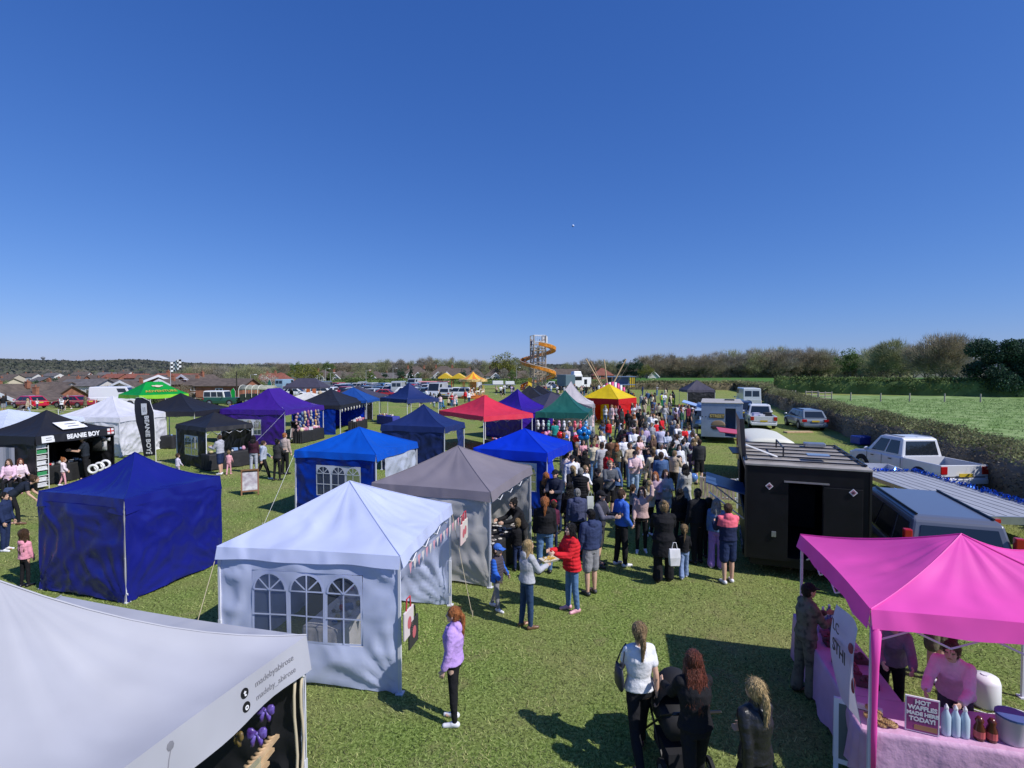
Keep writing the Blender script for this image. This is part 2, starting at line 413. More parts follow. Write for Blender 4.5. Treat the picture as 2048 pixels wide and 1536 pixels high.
def nth(i):
    if i < 20: return NUM[i]
    t = ['twenty', 'thirty', 'forty', 'fifty', 'sixty', 'seventy', 'eighty', 'ninety'][(i + 1) // 10 - 2]
    return t[:-1] + 'ieth' if (i + 1) % 10 == 0 else t + '-' + NUM[(i + 1) % 10 - 1]
def tree(key, x, y, h, where, group=None, ws=1.0, z=None):
    (tm, cm), H = TREES[key]; nm, ds = KN[key]
    e = empty(nm, (x, y, gz(x, y) - .1 if z is None else z), random.uniform(0, 6.28), '%s %s' % (ds, where), 'bush' if nm == 'bush' else 'tree', group)
    s = h / H; e.scale = (s * ws, s * ws, s)
    obj('trunk', tm, e); obj('crown', cm, e)
    return e
def tline(px0, px1, Y, top, n, keys, where, group, jy=8, jt=4, ws=1.0):
    """row of trees between two photo columns at distance Y, tops near row top(px)"""
    for i in range(n):
        t = (i + .5) / n; px = px0 + (px1 - px0) * t + random.uniform(-.3, .3) * (px1 - px0) / n
        y = Y(t) if callable(Y) else Y; y += random.uniform(-jy, jy)
        x = XY(px, y); zt = CH - ((top(t) if callable(top) else top) + random.uniform(-jt, jt) - HZ) * y / FPX
        h = zt - gz(x, y)
        tree(random.choice(keys), x, y, max(h, 2.5), where % nth(i), group, ws * random.uniform(.9, 1.15))
B3 = ['bare_a', 'bare_b', 'bare_c']
# right-hand wood behind the crop field (tops 700-715)
tline(1300, 1810, 282, lambda t: 708 + 7 * math.sin(t * 9), 26, B3 + ['bare_a'], 'in the right-hand wood edge, %s from the left', 'trees of the wood behind the right-hand field', 7, 5)
tline(1290, 1800, 310, lambda t: 704 + 8 * math.sin(t * 7 + 1), 16, B3, 'in the right wood back rank, %s from the left', 'trees in the back rank of the right wood', 8, 5)
tline(1735, 1935, 215, lambda t: 697 - 6 * t, 8, B3, 'closing the wood towards the big oak, %s of them', 'trees between the wood and the oak', 6, 5)
for px, Y, tp, k, wh, ws in ((1885, 150, 674, 'oak', 'beside the dark evergreen behind the meadow', 1.0), (1800, 190, 687, 'oak_b', 'at the corner of the wood, left of the tallest oak', 1.1),
                         (2022, 88, 668, 'evergreen', 'towering over the far corner of the meadow', .86), (1700, 255, 700, 'green', 'holding green leaf in the wood edge', .95), (1725, 250, 712, 'green', 'lower, leaning out of the wood behind the gates', .8),
                         (1345, 300, 712, 'dark', 'standing dark at the left end of the wood', .8)):
    x = XY(px, Y); tree(k, x, Y, CH - (tp - HZ) * Y / FPX, wh, None, ws)
tree('bush', XY(1868, 118), 118, 3.2, 'rounded and pale in front of the oaks', None, .9)
tree('bush', XY(1905, 112), 112, 2.6, 'dark beside the evergreen at the meadow corner', None, .8)

# middle: behind the houses
tline(1130, 1300, 300, 722, 12, B3 + ['bare_b'], 'behind the brick cottages, %s from the slide tower', 'trees behind the cottages')
tline(1240, 1290, 250, 720, 3, ['dark', 'conifer'], 'beside the wooden masts, %s in its clump', 'dark clump beside the masts', 5, 2)
tree('fresh', XY(1293, 240), 240, 6.4, 'alone at the left end of the field')
tree('fresh', XY(1012, 205), 205, 10.5, 'just left of the spiral slide tower')
tline(760, 1050, 310, lambda t: 719 + 4 * math.sin(t * 11), 20, B3, 'rising behind the white-gabled houses, %s from the left', 'tall trees behind the white-gabled houses', 10, 3)
tline(560, 800, 380, 727, 16, B3 + ['green'], 'on the skyline behind the middle roofs, %s from the left', 'skyline trees behind the middle roofs', 20, 3)
tline(540, 1100, 196, 741, 20, B3 + ['green', 'dark'], 'among the gardens of the gabled houses, %s from the left', 'garden trees among the gabled houses', 8, 4, .9)
tree('fresh', XY(612, 150), 150, 5.9, 'rounded, behind the dark canopy at the far car park', None, 1.25)
tree('blossom', XY(538, 135), 135, 4.0, 'by the red-roofed house', None)
tree('conifer', XY(822, 190), 190, 6.5, 'beside the first white-gabled house')
tree('bush', XY(705, 160), 160, 3.4, 'near the middle lamp post')
tree('bare_c', XY(495, 160), 160, 8.4, 'by the long brick building', None, 1.2)
# left: woods and gardens
tline(370, 540, 190, 733, 16, B3 + ['bare_c'], 'in the belt above the brick estate, %s from the left', 'tree belt above the brick estate', 12, 3)
tline(-20, 560, 520, 742, 40, B3 + ['green'], 'on the lower slope of the hill, %s from the left', 'trees on the lower hill slope', 50, 4, 1.2)
tline(-20, 600, 900, 736, 40, B3 + ['bare_a'], 'on the upper slope of the hill, %s from the left', 'trees on the upper hill slope', 150, 4, 1.5)
tline(-20, 620, 1500, lambda t: 722 + 3 * math.sin(t * 20) + 7 * sm(.25, .5, t), 46, B3 + ['dark'], 'on the crest of the far hill, %s from the left', 'trees on the hill crest', 60, 2.5, 1.5)
tline(620, 1300, 900, 733, 30, B3, 'far beyond the middle houses, %s from the left', 'far skyline trees over the middle houses', 100, 3, 1.6)
for px, Y, h, k, wh in ((110, 150, 6.2, 'dark', 'behind the white bungalow'), (90, 165, 5.4, 'dark', 'just left of the rounder dark tree'), (136, 105, 3.9, 'green', 'in front of the white bungalow'), (18, 160, 3.4, 'dark', 'behind the leftmost roofs'),
                       (218, 130, 5.0, 'conifer', 'behind the big white gazebo peak'), (206, 118, 3.4, 'fresh', 'in the gardens left of the green canopy'), (387, 118, 4.7, 'dark', 'by the brick gable ends'), (325, 112, 3.0, 'green', 'behind the green canopy')):
    tree(k, XY(px, Y), Y, h, wh)
for i in range(22):
    px = 0 + i * 25 + random.uniform(-8, 8); Y = random.uniform(98, 135)
    tree(random.choice(['bush', 'green', 'bare_b', 'bush']), XY(px, Y), Y, random.uniform(1.8, 3.2), 'in the gardens of the low estate, %s from the left' % nth(i), 'shrubs in the gardens of the low estate')
for i in range(34):
    px = i * 16 + random.uniform(-8, 8); Y = random.uniform(104, 185)
    tree(random.choice(['bare_a', 'green', 'bare_c', 'dark', 'bare_b', 'fresh', 'bare_a']), XY(px, Y), Y, random.uniform(3.6, 5.6), 'rising between the estate roofs, %s from the left' % nth(i), 'trees between the estate roofs', 1.05)
# hedges ---------------------------------------------------------------------
def hedge(name, path, hgt, wid, n, size, m, label, mtop=None, tw=0, wob=.2):
    """path: list of (x,y); leafy volume along it"""
    path = [Vector((x, y, gz(x, y))) for x, y in path]
    seg = [(path[i + 1] - path[i]).length for i in range(len(path) - 1)]; tot = sum(seg)
    core = MB(); core.smooth = True; rings = []
    K = max(8, int(tot / 1.2))
    def at(s):
        i = 0
        while i < len(seg) - 1 and s > seg[i]: s -= seg[i]; i += 1
        d = (path[i + 1] - path[i]).normalized(); return path[i] + d * s, Vector((-d.y, d.x, 0))
    for k in range(K + 1):
        p, nrm = at(tot * k / K); ring = []
        for j in range(10):
            a = math.pi * (j / 9); cx = -math.cos(a); cz = math.sin(a) ** .45
            w_ = 1 + wob * noise.noise(Vector((k * .6, j * .8, seg[0])))
            ring.append(p + nrm * cx * (wid / 2 - .12) * w_ + Vector((0, 0, cz * (hgt - .12) * w_ - .05)))
        rings.append(ring)
    core.loft(rings, False, False)
    e = empty(name, (0, 0, 0), 0, label, 'hedge')
    core.build('hedge_body', m, e)
    u = np.random.rand(n); a = np.random.rand(n) * math.pi; P = []; Dn = []
    for k in range(n):
        p, nrm = at(tot * u[k]); wv = 1 + wob * noise.noise(Vector((u[k] * K * .6, a[k] * 2.3, seg[0]))) + random.uniform(-.08, .06)
        if random.random() < .45: a[k] = random.uniform(.9, 2.2)
        q = p + nrm * (-math.cos(a[k]) * wid / 2 * wv) + Vector((0, 0, math.sin(a[k]) ** .45 * hgt * wv)); P.append(q)
        Dn.append(nrm * -math.cos(a[k]) + Vector((0, 0, .6)))
    P = np.array(P); top = P[:, 2] > np.array([hgt * .78])
    V, F = leaves(P, size, .9)
    me = mesh_np('foliage', V, F, [m, mtop or m])
    if mtop: me.polygons.foreach_set('material_index', (top).astype(np.int32))
    obj('foliage', me, e)
    if tw:
        ii = np.random.randint(0, n, tw); V, F = twigs(P[ii], np.array(Dn)[ii] + np.random.normal(size=(tw, 3)) * .4, size * 2.6, size * .07)
        obj('twigs', mesh_np('twigs', V, F, L_hbrown), e)
    return e
hedge('hedge', [(15.8, 11), (18.6, 18), (21.6, 27), (24.6, 37), (29.5, 52), (37, 74)], 1.75, 2.6, 46000, .085, leafmat('hedge_side', (.17, .15, .12)), 'long clipped brown and green hedge running beside the parked vehicles', leafmat('hedge_top', (.20, .225, .095)), 30000)
hedge('hedge', [(37, 75), (44, 92), (50, 116), (16, 120)], 1.9, 1.9, 9000, .28, L_hbrown, 'brown hedge closing the far end of the fairground', L_hedge, 2500)
hedge('hedge', [(53, 106), (75, 90), (90, 84), (118, 81)], 2.9, 2.6, 12000, .26, L_mid, 'tall dark green hedge along the far side of the meadow', L_mid, 2000)
hedge('hedge', [(8, 148), (60, 146), (160, 116)], 1.2, 1.4, 3000, .35, L_mid, 'low dark hedge along the near edge of the crop field')
hedge('hedge', [(-105, 158), (-50, 160), (12, 158)], 1.6, 1.4, 6000, .35, L_mid, 'dark hedge in front of the white-gabled houses')
hedge('hedge', [(70, 283), (215, 283)], 3.4, 3.0, 9000, .5, L_olive, 'scrubby dark undergrowth along the foot of the right-hand wood', L_mid)
def woodland():
    n = 95000; Y = 380 + 1150 * np.random.rand(n) ** .8; a = -1.05 + 1.5 * np.random.rand(n); X = a * Y
    Z = np.array([gz(x, y) + max(0, noise.noise(Vector((x / 22, y / 30, 0)))) * 4 for x, y in zip(X, Y)]) + 4.5 * np.random.rand(n)
    V, F = leaves(np.stack([X, Y, Z], 1), 4.6, .8)
    tag(obj('woodland', mesh_np('woodland', V, F, mat('leaf_far_wood', (.185, .18, .155), .95, spec=.0, rnd=.2, col2=(.14, .155, .11), noise_scale=.008, transl=.5))), 'leafless grey-brown woodland covering the distant hill', 'woodland', kind='stuff')
woodland()
# meadow tufts
n = 15000; xy = np.random.rand(n, 2); xx = 22 + xy[:, 0] * 60; yy = 20 + xy[:, 1] * 60
k = (xx > 20.9 + (yy - 18) * .32) & (xx < 60 + (yy - 18) * 1.5); P = np.stack([xx[k], yy[k], np.full(k.sum(), .05)], 1)
P = np.repeat(P, 3, 0) + np.random.normal(size=(len(P) * 3, 3)) * [.12, .12, 0]; sd_ = np.random.normal(size=P.shape) * [.02, .02, 0]
tp = np.random.normal(size=P.shape) * [.08, .08, 0] + np.stack([np.zeros(len(P)), np.zeros(len(P)), .07 + .10 * np.random.rand(len(P))], 1)
V = np.stack([P - sd_, P + sd_, P + tp], 1).reshape(-1, 3); F = np.arange(len(V)).reshape(-1, 3)
tag(obj('meadow_grass', mesh_np('meadow_grass', V, F, leafmat('tuft', (.19, .29, .09), .16))), 'rough pale grass tufts in the meadow beyond the hedge', 'grass', kind='stuff')
# near lawn blades
def lawn():
    n = 230000; Y = 3.2 + (np.random.rand(n) ** 2.1) * 30; X = (np.random.rand(n) * 2 - 1) * (Y * 1.0 + .4)
    P = np.stack([X, Y, np.zeros(n)], 1)
    a = np.random.rand(n) * 6.283; l = .02 + .03 * np.random.rand(n); wd = .0035 + Y * .00045
    side = np.stack([np.cos(a), np.sin(a), np.zeros(n)], 1) * wd[:, None]
    ln = np.stack([np.random.normal(size=n) * .03, np.random.normal(size=n) * .03, l], 1)
    V = np.stack([P - side, P + side, P + ln], 1).reshape(-1, 3)
    m = mat('grass_blade', (.19, .27, .07), .7, spec=.3, rnd=.85, col2=(.36, .36, .15), noise_scale=1.1, transl=.3, detail=5)
    tag(obj('grass', mesh_np('grass', V, np.arange(n * 3).reshape(-1, 3), m)), 'short mown fairground grass', 'grass', kind='stuff')
lawn()
# ------------------------------------------------------------------ houses
W_brick = mat('brick_wall', (.30, .12, .07), .85, noise_amt=.2, noise_scale=1.5); W_white = mat('render_wall', (.62, .60, .57), .8, noise_amt=.06)
W_cream = mat('cream_wall', (.5, .44, .34), .8, noise_amt=.08); R_brown = mat('brown_roof_tiles', (.105, .08, .065), .8, noise_amt=.22, noise_scale=1.2)
R_red = mat('red_roof_tiles', (.22, .075, .05), .8, noise_amt=.22, noise_scale=1.2); R_grey = mat('grey_roof_tiles', (.12, .11, .11), .8, noise_amt=.2, noise_scale=1.2)
M_pane = mat('window_pane', (.03, .04, .055), .1, spec=.8)
def slab(mb, a, b, c, d, t=.14):
    a, b, c, d = map(Vector, (a, b, c, d)); n = (b - a).cross(d - a).normalized()
    if n.z < 0: n = -n
    q = [p + n * t for p in (a, b, c, d)]
    mb.add([a, b, c, d] + q, [(0, 1, 2, 3), (4, 5, 6, 7), (0, 1, 5, 4), (1, 2, 6, 5), (2, 3, 7, 6), (3, 0, 4, 7)])
def house(x, y, label, w=9, d=7, h=5, rh=3, wall=W_brick, roof=R_brown, hip=False, gables=0, gable_face=False, rz=0, group=None, wins=3, name='house', z=None, floors=2, chim=1, gw=None):
    e = empty(name, (x, y, gz(x, y) if z is None else z), rz, label, 'house', group)
    m = MB()
    if gable_face:      # ridge runs front to back, gable triangle faces -y
        m.prism([(-w / 2, 0), (w / 2, 0), (w / 2, h), (0, h + rh), (-w / 2, h)], -d / 2, d / 2)
    elif hip: m.box((0, 0, h / 2), (w, d, h))
    else:
        m.add([(sx * w / 2, yy, zz) for sx in (-1, 1) for yy, zz in ((-d / 2, 0), (d / 2, 0), (d / 2, h), (0, h + rh), (-d / 2, h))],
              [(0, 1, 2, 3, 4), (5, 6, 7, 8, 9), (0, 1, 6, 5), (1, 2, 7, 6), (4, 0, 5, 9), (2, 3, 8, 7), (3, 4, 9, 8)])
    m.build('wall', wall, e)
    r = MB(); o = .4; k = rh / ((w if gable_face else d) / 2)
    if gable_face:
        for s in (-1, 1): slab(r, (s * (w / 2 + o), -d / 2 - o, h - o * k), (s * (w / 2 + o), d / 2 + o, h - o * k), (0, d / 2 + o, h + rh), (0, -d / 2 - o, h + rh))
    elif hip:
        rl = max(w - d, .5) / 2; pts = [(-w / 2 - o, -d / 2 - o, h - .1), (w / 2 + o, -d / 2 - o, h - .1), (w / 2 + o, d / 2 + o, h - .1), (-w / 2 - o, d / 2 + o, h - .1), (-rl, 0, h + rh), (rl, 0, h + rh)]
        r.add(pts, [(3, 2, 1, 0), (0, 1, 5, 4), (1, 2, 5), (2, 3, 4, 5), (3, 0, 4)])
    else:
        for s in (-1, 1): slab(r, (-w / 2 - o, s * (d / 2 + o), h - o * k), (w / 2 + o, s * (d / 2 + o), h - o * k), (w / 2 + o, 0, h + rh), (-w / 2 - o, 0, h + rh))
    ro = r.build('roof', roof, e)
    for c in range(chim):
        c_ = MB(); cx = (-w * .3 + c * w * .6) if not gable_face else w * .2
        c_.box((cx, .4, h + rh * .8 + .35), (.6, .5, 1.1)); c_.box((cx, .4, h + rh * .8 + .95), (.7, .6, .1)); c_.lathe((cx, .4, h + rh * .8 + 1.0), [(.12, 0), (.1, .3)], 8)
        c_.build('chimney', W_brick, ro)
    if gable_face:
        b = MB()
        for s in (-1, 1): slab(b, (s * (w / 2 + o + .04), -d / 2 - o - .06, h - o * k - .3), (s * (w / 2 + o + .04), -d / 2 - o - .02, h - o * k + .18), (0, -d / 2 - o - .02, h + rh + .22), (0, -d / 2 - o - .06, h + rh - .3), .06)
        b.build('bargeboard', M_white, e)
    for g in range(gables):
        gx = (g - (gables - 1) / 2) * (w / max(gables, 1)) * .62; gww = gw or 3.0; gh = gww * .42; y0 = -d / 2 - .7
        ex = MB(); ex.prism([(gx - gww / 2, 0), (gx + gww / 2, 0), (gx + gww / 2, h - .2), (gx, h - .2 + gh), (gx - gww / 2, h - .2)], y0, -d / 2 + .5)
        ga = ex.build('gable_bay', W_white if wall != W_cream else W_cream, e)
        b = MB()
        for s in (-1, 1):
            slab(b, (gx + s * (gww / 2 + .35), y0 - .3, h - .5), (gx + s * (gww / 2 + .35), .5, h - .5), (gx, .5, h - .2 + gh + .05), (gx, y0 - .3, h - .2 + gh + .05), .1)
        b.build('gable_roof', roof, ga)
        b = MB()
        for s in (-1, 1):
            slab(b, (gx + s * (gww / 2 + .38), y0 - .36, h - .78), (gx + s * (gww / 2 + .38), y0 - .31, h - .42), (gx, y0 - .31, h + gh), (gx, y0 - .36, h - .36 + gh), .05)
        b.build('bargeboard', M_white, ga)
        for zz in ([h * .32, h * .78] if floors == 2 else [h * .5]): window(ga, gx, y0, zz, 1.7, 1.15)
    for f in range(floors):
        zz = (f + .5) * h / floors + .1
        for i in range(wins):
            xx = (i - (wins - 1) / 2) * w / wins * .92
            if gables and abs(abs(xx) - w / 4) < 1: continue
            if f == 0 and i == wins // 2 and wins > 2:
                q = MB(); q.box((xx, -d / 2 - .04, 1.0), (.95, .08, 2.0)); q.build('door', M_white, e); continue
            window(e, xx, -d / 2, zz, 1.35, 1.1)
    return e
def window(p, x, y, z, w, h):
    f = MB(); t = .1
    for a, b, c, d in ((x, z + h / 2, w + t, t), (x, z - h / 2, w + t, t), (x - w / 2, z, t, h - t), (x + w / 2, z, t, h - t), (x, z, t * .7, h - t)): f.box((a, y - .04, b), (c, .12, d))
    fo = f.build('window', M_white, p); q = MB(); q.box((x, y - .01, z), (w - t, .05, h - t)); q.build('pane', M_pane, fo)
def hpx(px, base, top, Y, **k):
    """house standing so that its roof top reaches photo row `top`"""
    x = XY(px, Y); rh = k.get('rh', 3); h = k.get('h', 5); z = CH - (top - HZ) * Y / FPX - h - rh
    return house(x, Y, z=z, **k)
# low estate on the left
hpx(28, 0, 769, 100, label='low house with white rendered front at the left edge of the estate', w=9, d=7, h=2.6, rh=1.7, wall=W_white, roof=R_brown, floors=1, wins=4, rz=.15)
hpx(40, 0, 770, 88, label='brick house showing a tall cream gable end at the far left', w=5.2, d=9, h=2.6, rh=1.9, gable_face=True, floors=1, wins=0, rz=-.25)
hpx(86, 0, 772, 92, label='wide brown-roofed brick bungalow behind the rope fence', w=9.5, d=8, h=2.4, rh=2.0, floors=1, wins=0, rz=0)
hpx(50, 0, 784, 78, label='brick bungalow with low white-edged gable facing the fair', w=6.2, d=7, h=2.4, rh=1.2, gable_face=True, floors=1, wins=2, rz=-.08)
hpx(112, 0, 765, 118, label='small white bungalow with one dark window and brown roof', w=6.5, d=6, h=2.7, rh=1.3, wall=W_white, floors=1, wins=1)
hpx(176, 0, 759, 122, label='long white-fronted house with four dark windows and shallow roof', w=8.6, d=7, h=2.8, rh=1.4, wall=W_white, roof=R_grey, floors=1, wins=4)
hpx(268, 0, 762, 120, label='brown-roofed house with three white gable boards', w=6.5, d=8, h=2.6, rh=1.5, gable_face=True, wall=W_cream, floors=1, wins=1)
hpx(240, 0, 760, 128, label='long low roof just left of the green canopy peak', w=12, d=7, h=2.4, rh=1.5, floors=1, wins=3, roof=R_grey)
hpx(328, 0, 751, 118, label='red brick house with white gable, left of its pair', w=4.6, d=8, h=3.4, rh=1.0, gable_face=True, roof=R_brown, wins=1, rz=.35)
hpx(337, 0, 759, 108, label='low brick house with arched white gable board under the larger gable', w=3.6, d=5, h=2.4, rh=.9, gable_face=True, floors=1, wins=1)
hpx(357, 0, 748, 125, label='tall brick house with long orange ridge and chimney', w=9, d=7, h=4.6, rh=1.3, wall=W_brick, roof=R_red, wins=3)
hpx(396, 0, 750, 124, label='brick house with white-edged gable, right of the orange ridge', w=4.6, d=8, h=3.8, rh=1.2, gable_face=True, wins=1, rz=-.3)
hpx(405, 0, 758, 112, label='narrow brick house with grey roof beside the dark gap', w=4.4, d=6, h=2.9, rh=1.2, wins=1)
hpx(457, 0, 758, 108, label='long single-storey brick building with brown roof', w=9.4, d=7, h=2.3, rh=1.3, wins=1, floors=1, chim=0)
for i, (px, top, Y, wl, rf) in enumerate(((60, 747, 300, W_white, R_brown), (108, 746, 330, W_white, R_grey), (22, 749, 280, W_cream, R_brown), (165, 744, 340, W_white, R_brown), (216, 745, 320, W_white, R_grey), (232, 748, 260, W_brick, R_red),
        (252, 743, 330, W_white, R_brown), (277, 748, 250, W_brick, R_red), (300, 750, 240, W_brick, R_brown), (150, 752, 240, W_brick, R_brown), (88, 754, 220, W_brick, R_grey), (10, 757, 190, W_cream, R_brown), (205, 756, 200, W_brick, R_brown), (190, 750, 260, W_white, R_brown), (132, 757, 200, W_brick, R_brown))):
    hpx(px, 0, top, Y, label='distant house of the low estate, %s counted from the nearer ones' % nth(i), w=9, d=7, h=3.4, rh=1.8, wall=wl, roof=rf, group='distant houses of the low estate', wins=3, floors=1, rz=random.uniform(-.5, .5))
# middle houses
hpx(562, 0, 745, 165, label='hip-roofed red tiled brick house near the blossoming tree', w=6.4, d=6.4, h=4.2, rh=2.6, roof=R_red, hip=True, wins=2)
hpx(546, 0, 747, 172, label='red roofed house tucked behind the hip-roofed one', w=7, d=6, h=4.2, rh=2, roof=R_red, wins=2)
hp = [(648, 740, 1, R_brown, 'pale gabled house half hidden left of the first lamp post'), (680, 741, 1, R_brown, 'brown-roofed house with one white gable between two lamp posts'), (700, 745, 0, R_brown, 'low brown house with pale wall behind the car park'), (752, 742, 1, R_brown, 'house with white ground floor behind the tall lamp post'),
      (832, 733, 2, R_brown, 'twin-gabled brick and white house, leftmost of the semi-detached row'), (888, 732, 2, R_brown, 'twin-gabled white house, second of the semi-detached row'), (918, 737, 0, R_brown, 'plain brown-roofed house right of the second twin gables'),
      (952, 737, 1, R_brown, 'single-gabled house behind the yellow ride'), (992, 734, 1, R_brown, 'white steep-gabled house left of the fresh green tree'), (1030, 742, 0, R_brown, 'long white-walled house just left of the slide tower'),
      (785, 746, 0, R_grey, 'low flat pale building left of the twin gables')]
for px, top, g, rf, lb in hp:
    hpx(px, 0, top, 205, label=lb, w=10.5 if g == 2 else 8, d=8, h=4.2 if top < 740 else 3.4, rh=3.4 if top < 740 else 2.6, wall=W_brick if g == 2 and px < 850 else W_white, roof=rf, hip=(g > 0), gables=g, wins=3, chim=2 if g == 2 else 1)
hpx(1128, 0, 738, 235, label='brick house with brown roof right of the slide tower', w=12, d=8, h=3, rh=3.4, roof=R_brown, wins=3)
hpx(1204, 0, 736, 235, label='orange brick cottage behind the wooden masts', w=9, d=8, h=3.4, rh=3.2, roof=R_red, hip=True, wins=2)
hpx(1304, 0, 742, 262, label='tiny white gabled cottage under the lone fresh tree', w=5, d=6, h=2.6, rh=2.6, wall=W_white, gable_face=True, floors=1, wins=1)
# ------------------------------------------------------------------ canopies
TENTS = {}
def tent(key, name, label, A, B, C, peak, cloth, eave=2.08, val=.25, walls=None, wallm=None, ridge=0, sag=.55, legs=M_steel, group=None, valm=None, wind=None, roof2=None, under=True, cat='gazebo', open_bottom=.03, wrinkle=1.0, res=14, slack=1.0, outw=0):
    """A near corner, B next corner (side 0 = A-B), C other neighbour of A (side 3 = C-A); world xy of eave corners. peak z."""
    A, B, C = [Vector((p[0], p[1])) for p in (A, B, C)]
    a = B - A; c = C - A; W = a.length; D = c.length
    ux = a.normalized(); uy = Vector((-ux.y, ux.x));
    if uy.dot(c) < 0: uy = -uy
    ctr = A + a / 2 + uy * D / 2; base = gz(ctr.x, ctr.y)
    # local frame: x along side AB, y along AC
    M = Matrix(((ux.x, uy.x, 0, ctr.x), (ux.y, uy.y, 0, ctr.y), (0, 0, 1, base), (0, 0, 0, 1)))
    e = empty(name, (0, 0, 0), 0, label, cat, group)
    e.matrix_world = Matrix(((ux.x, uy.x, 0, ctr.x), (ux.y, uy.y, 0, ctr.y), (0, 0, 1, base), (0, 0, 0, 1))) if ux.x * uy.y - ux.y * uy.x > 0 else Matrix.Translation((ctr.x, ctr.y, base)) @ Matrix.Rotation(math.atan2(-ux.y, -ux.x), 4, 'Z')
    flip = ux.x * uy.y - ux.y * uy.x < 0      # then local x runs the other way
    hw, hd = W / 2, D / 2; rl = ridge / 2
    sgn = -1 if flip else 1
    cs = [(-hw * sgn, -hd), (hw * sgn, -hd), (hw * sgn, hd), (-hw * sgn, hd)]   # A, B, opposite, C in the local frame
    pk = [(-rl * sgn, 0), (rl * sgn, 0), (rl * sgn, 0), (-rl * sgn, 0)]
    seed = sum(map(ord, key)) * .37
    def nzv(v, s=1.0): return noise.noise(Vector((v[0] * s + seed, v[1] * s, v[2] * s)))
    can = MB(); can.smooth = True; se = peak - eave
    mats = [cloth] + ([valm] if valm else []) + ([roof2] if roof2 else [])
    for i in range(4):
        p0, p1 = Vector(cs[i]), Vector(cs[(i + 1) % 4]); k0, k1 = Vector(pk[i]), Vector(pk[(i + 1) % 4])
        inn = Vector((0, 0)) - (p0 + p1) / 2; inn.normalize()
        def P(u, v):
            q0 = p0.lerp(p1, u); q1 = k0.lerp(k1, u); q = q0.lerp(q1, v)
            zz = eave + se * (v * (1 - sag) + sag * v * v) if sag else eave + se * v
            mid = math.sin(math.pi * u)
            zz -= .055 * slack * mid * math.sin(math.pi * min(1, v * 1.25)) * wrinkle
            rad = noise.noise(Vector((u * 9 * (1 - v * .0) + seed, v * 1.2, i))) * .028 * math.sin(math.pi * min(1, v * 1.02)) * (.35 + mid)
            zz += (rad * wrinkle + nzv((q.x, q.y, i), 1.6) * .018 * mid) * min(1, v * 5)
            q = q + inn * (.04 * mid * (1 - v) ** 3)
            return (q.x, q.y, zz)
        can.cm = (len(mats) - 1) if (roof2 and i in (1, 3)) else 0
        can.grid(P, res, res)
        def V(u, v):
            q = p0.lerp(p1, u); mid = math.sin(math.pi * u)
            q = q + inn * (.04 * mid) - inn * (.045 * (1 - v) + .012 * math.sin(u * 23 + seed) * (1 - v))
            return (q.x, q.y, eave - val * (1 - v) * (1 - .08 * math.sin(u * 11 + seed)) - .0 * mid)
        can.cm = 1 if valm else 0
        can.grid(V, res, 3)
    me_can = can.build('canopy', mats if len(mats) > 1 else cloth, e)
    # ridge seams
    sm_ = MB()
    for i in range(4):
        pts = []
        for k in range(9):
            v = k / 8; q = Vector(cs[i]).lerp(Vector(pk[i]), v); pts.append((q.x, q.y, eave + se * (v * (1 - sag) + sag * v * v) + .006))
        sm_.tube(pts, .007, 4, False)
    sm_.build('seam', cloth, me_can)
    # frame
    for i, (x, y) in enumerate(cs):
        l = MB(); s = .93
        l.box((x * .985, y * .985, (eave - .05) / 2), (.034, .034, eave - .05)); l.box((x * .985, y * .985, .45), (.044, .044, .9)); l.box((x * .985, y * .985, .012), (.11, .11, .018))
        l.build('leg', legs, e)
    tr = MB()
    for i in range(4):
        p0, p1 = Vector(cs[i]) * .98, Vector(cs[(i + 1) % 4]) * .98; nseg = 4
        for k in range(nseg):
            q0 = p0.lerp(p1, k / nseg); q1 = p0.lerp(p1, (k + 1) / nseg)
            for za, zb in ((eave - .06, eave - .36), (eave - .36, eave - .06)): tr.tube([(q0.x * .965, q0.y * .965, za), (q1.x * .965, q1.y * .965, zb)], .011, 4)
    tr.tube([(0, 0, eave - .3), (0, 0, peak - .08)], .016, 6)
    for x, y in cs: tr.tube([(x * .98, y * .98, eave - .03), (x * .5, y * .5, eave + se * (.5 - .25 * sag) - .09), (0, 0, peak - .14)], .011, 4)
    tr.build('truss', legs, e)
    wallm = wallm or cloth
    for i, wk in (walls or {}).items():
        p0, p1 = Vector(cs[i]), Vector(cs[(i + 1) % 4]); L_ = (p1 - p0).length; d = (p1 - p0) / L_; nrm = Vector((d.y, -d.x))
        if nrm.dot((p0 + p1) / 2) < 0: nrm = -nrm
        z0, z1 = open_bottom, eave - val * .6
        win = wk.get('win'); u0, u1 = wk.get('span', (0, 1))
        wm = wk.get('m', wallm); amp = wk.get('amp', 1.0)
        rects = []
        if win:
            cu, n, ww, wh, zb = win['c'], win['n'], win['w'], win['h'], win['z']
            rects = [(cu * L_ - n * ww / 2, cu * L_ + n * ww / 2, zb, zb + wh)]
        us = sorted(set([u0 * L_ + (u1 - u0) * L_ * k / 48 for k in range(49)] + [r for q in rects for r in q[:2]]))
        zs = sorted(set([z0 + (z1 - z0) * k / 32 for k in range(33)] + [r for q in rects for r in q[2:]]))
        nslack = nrm * -.02
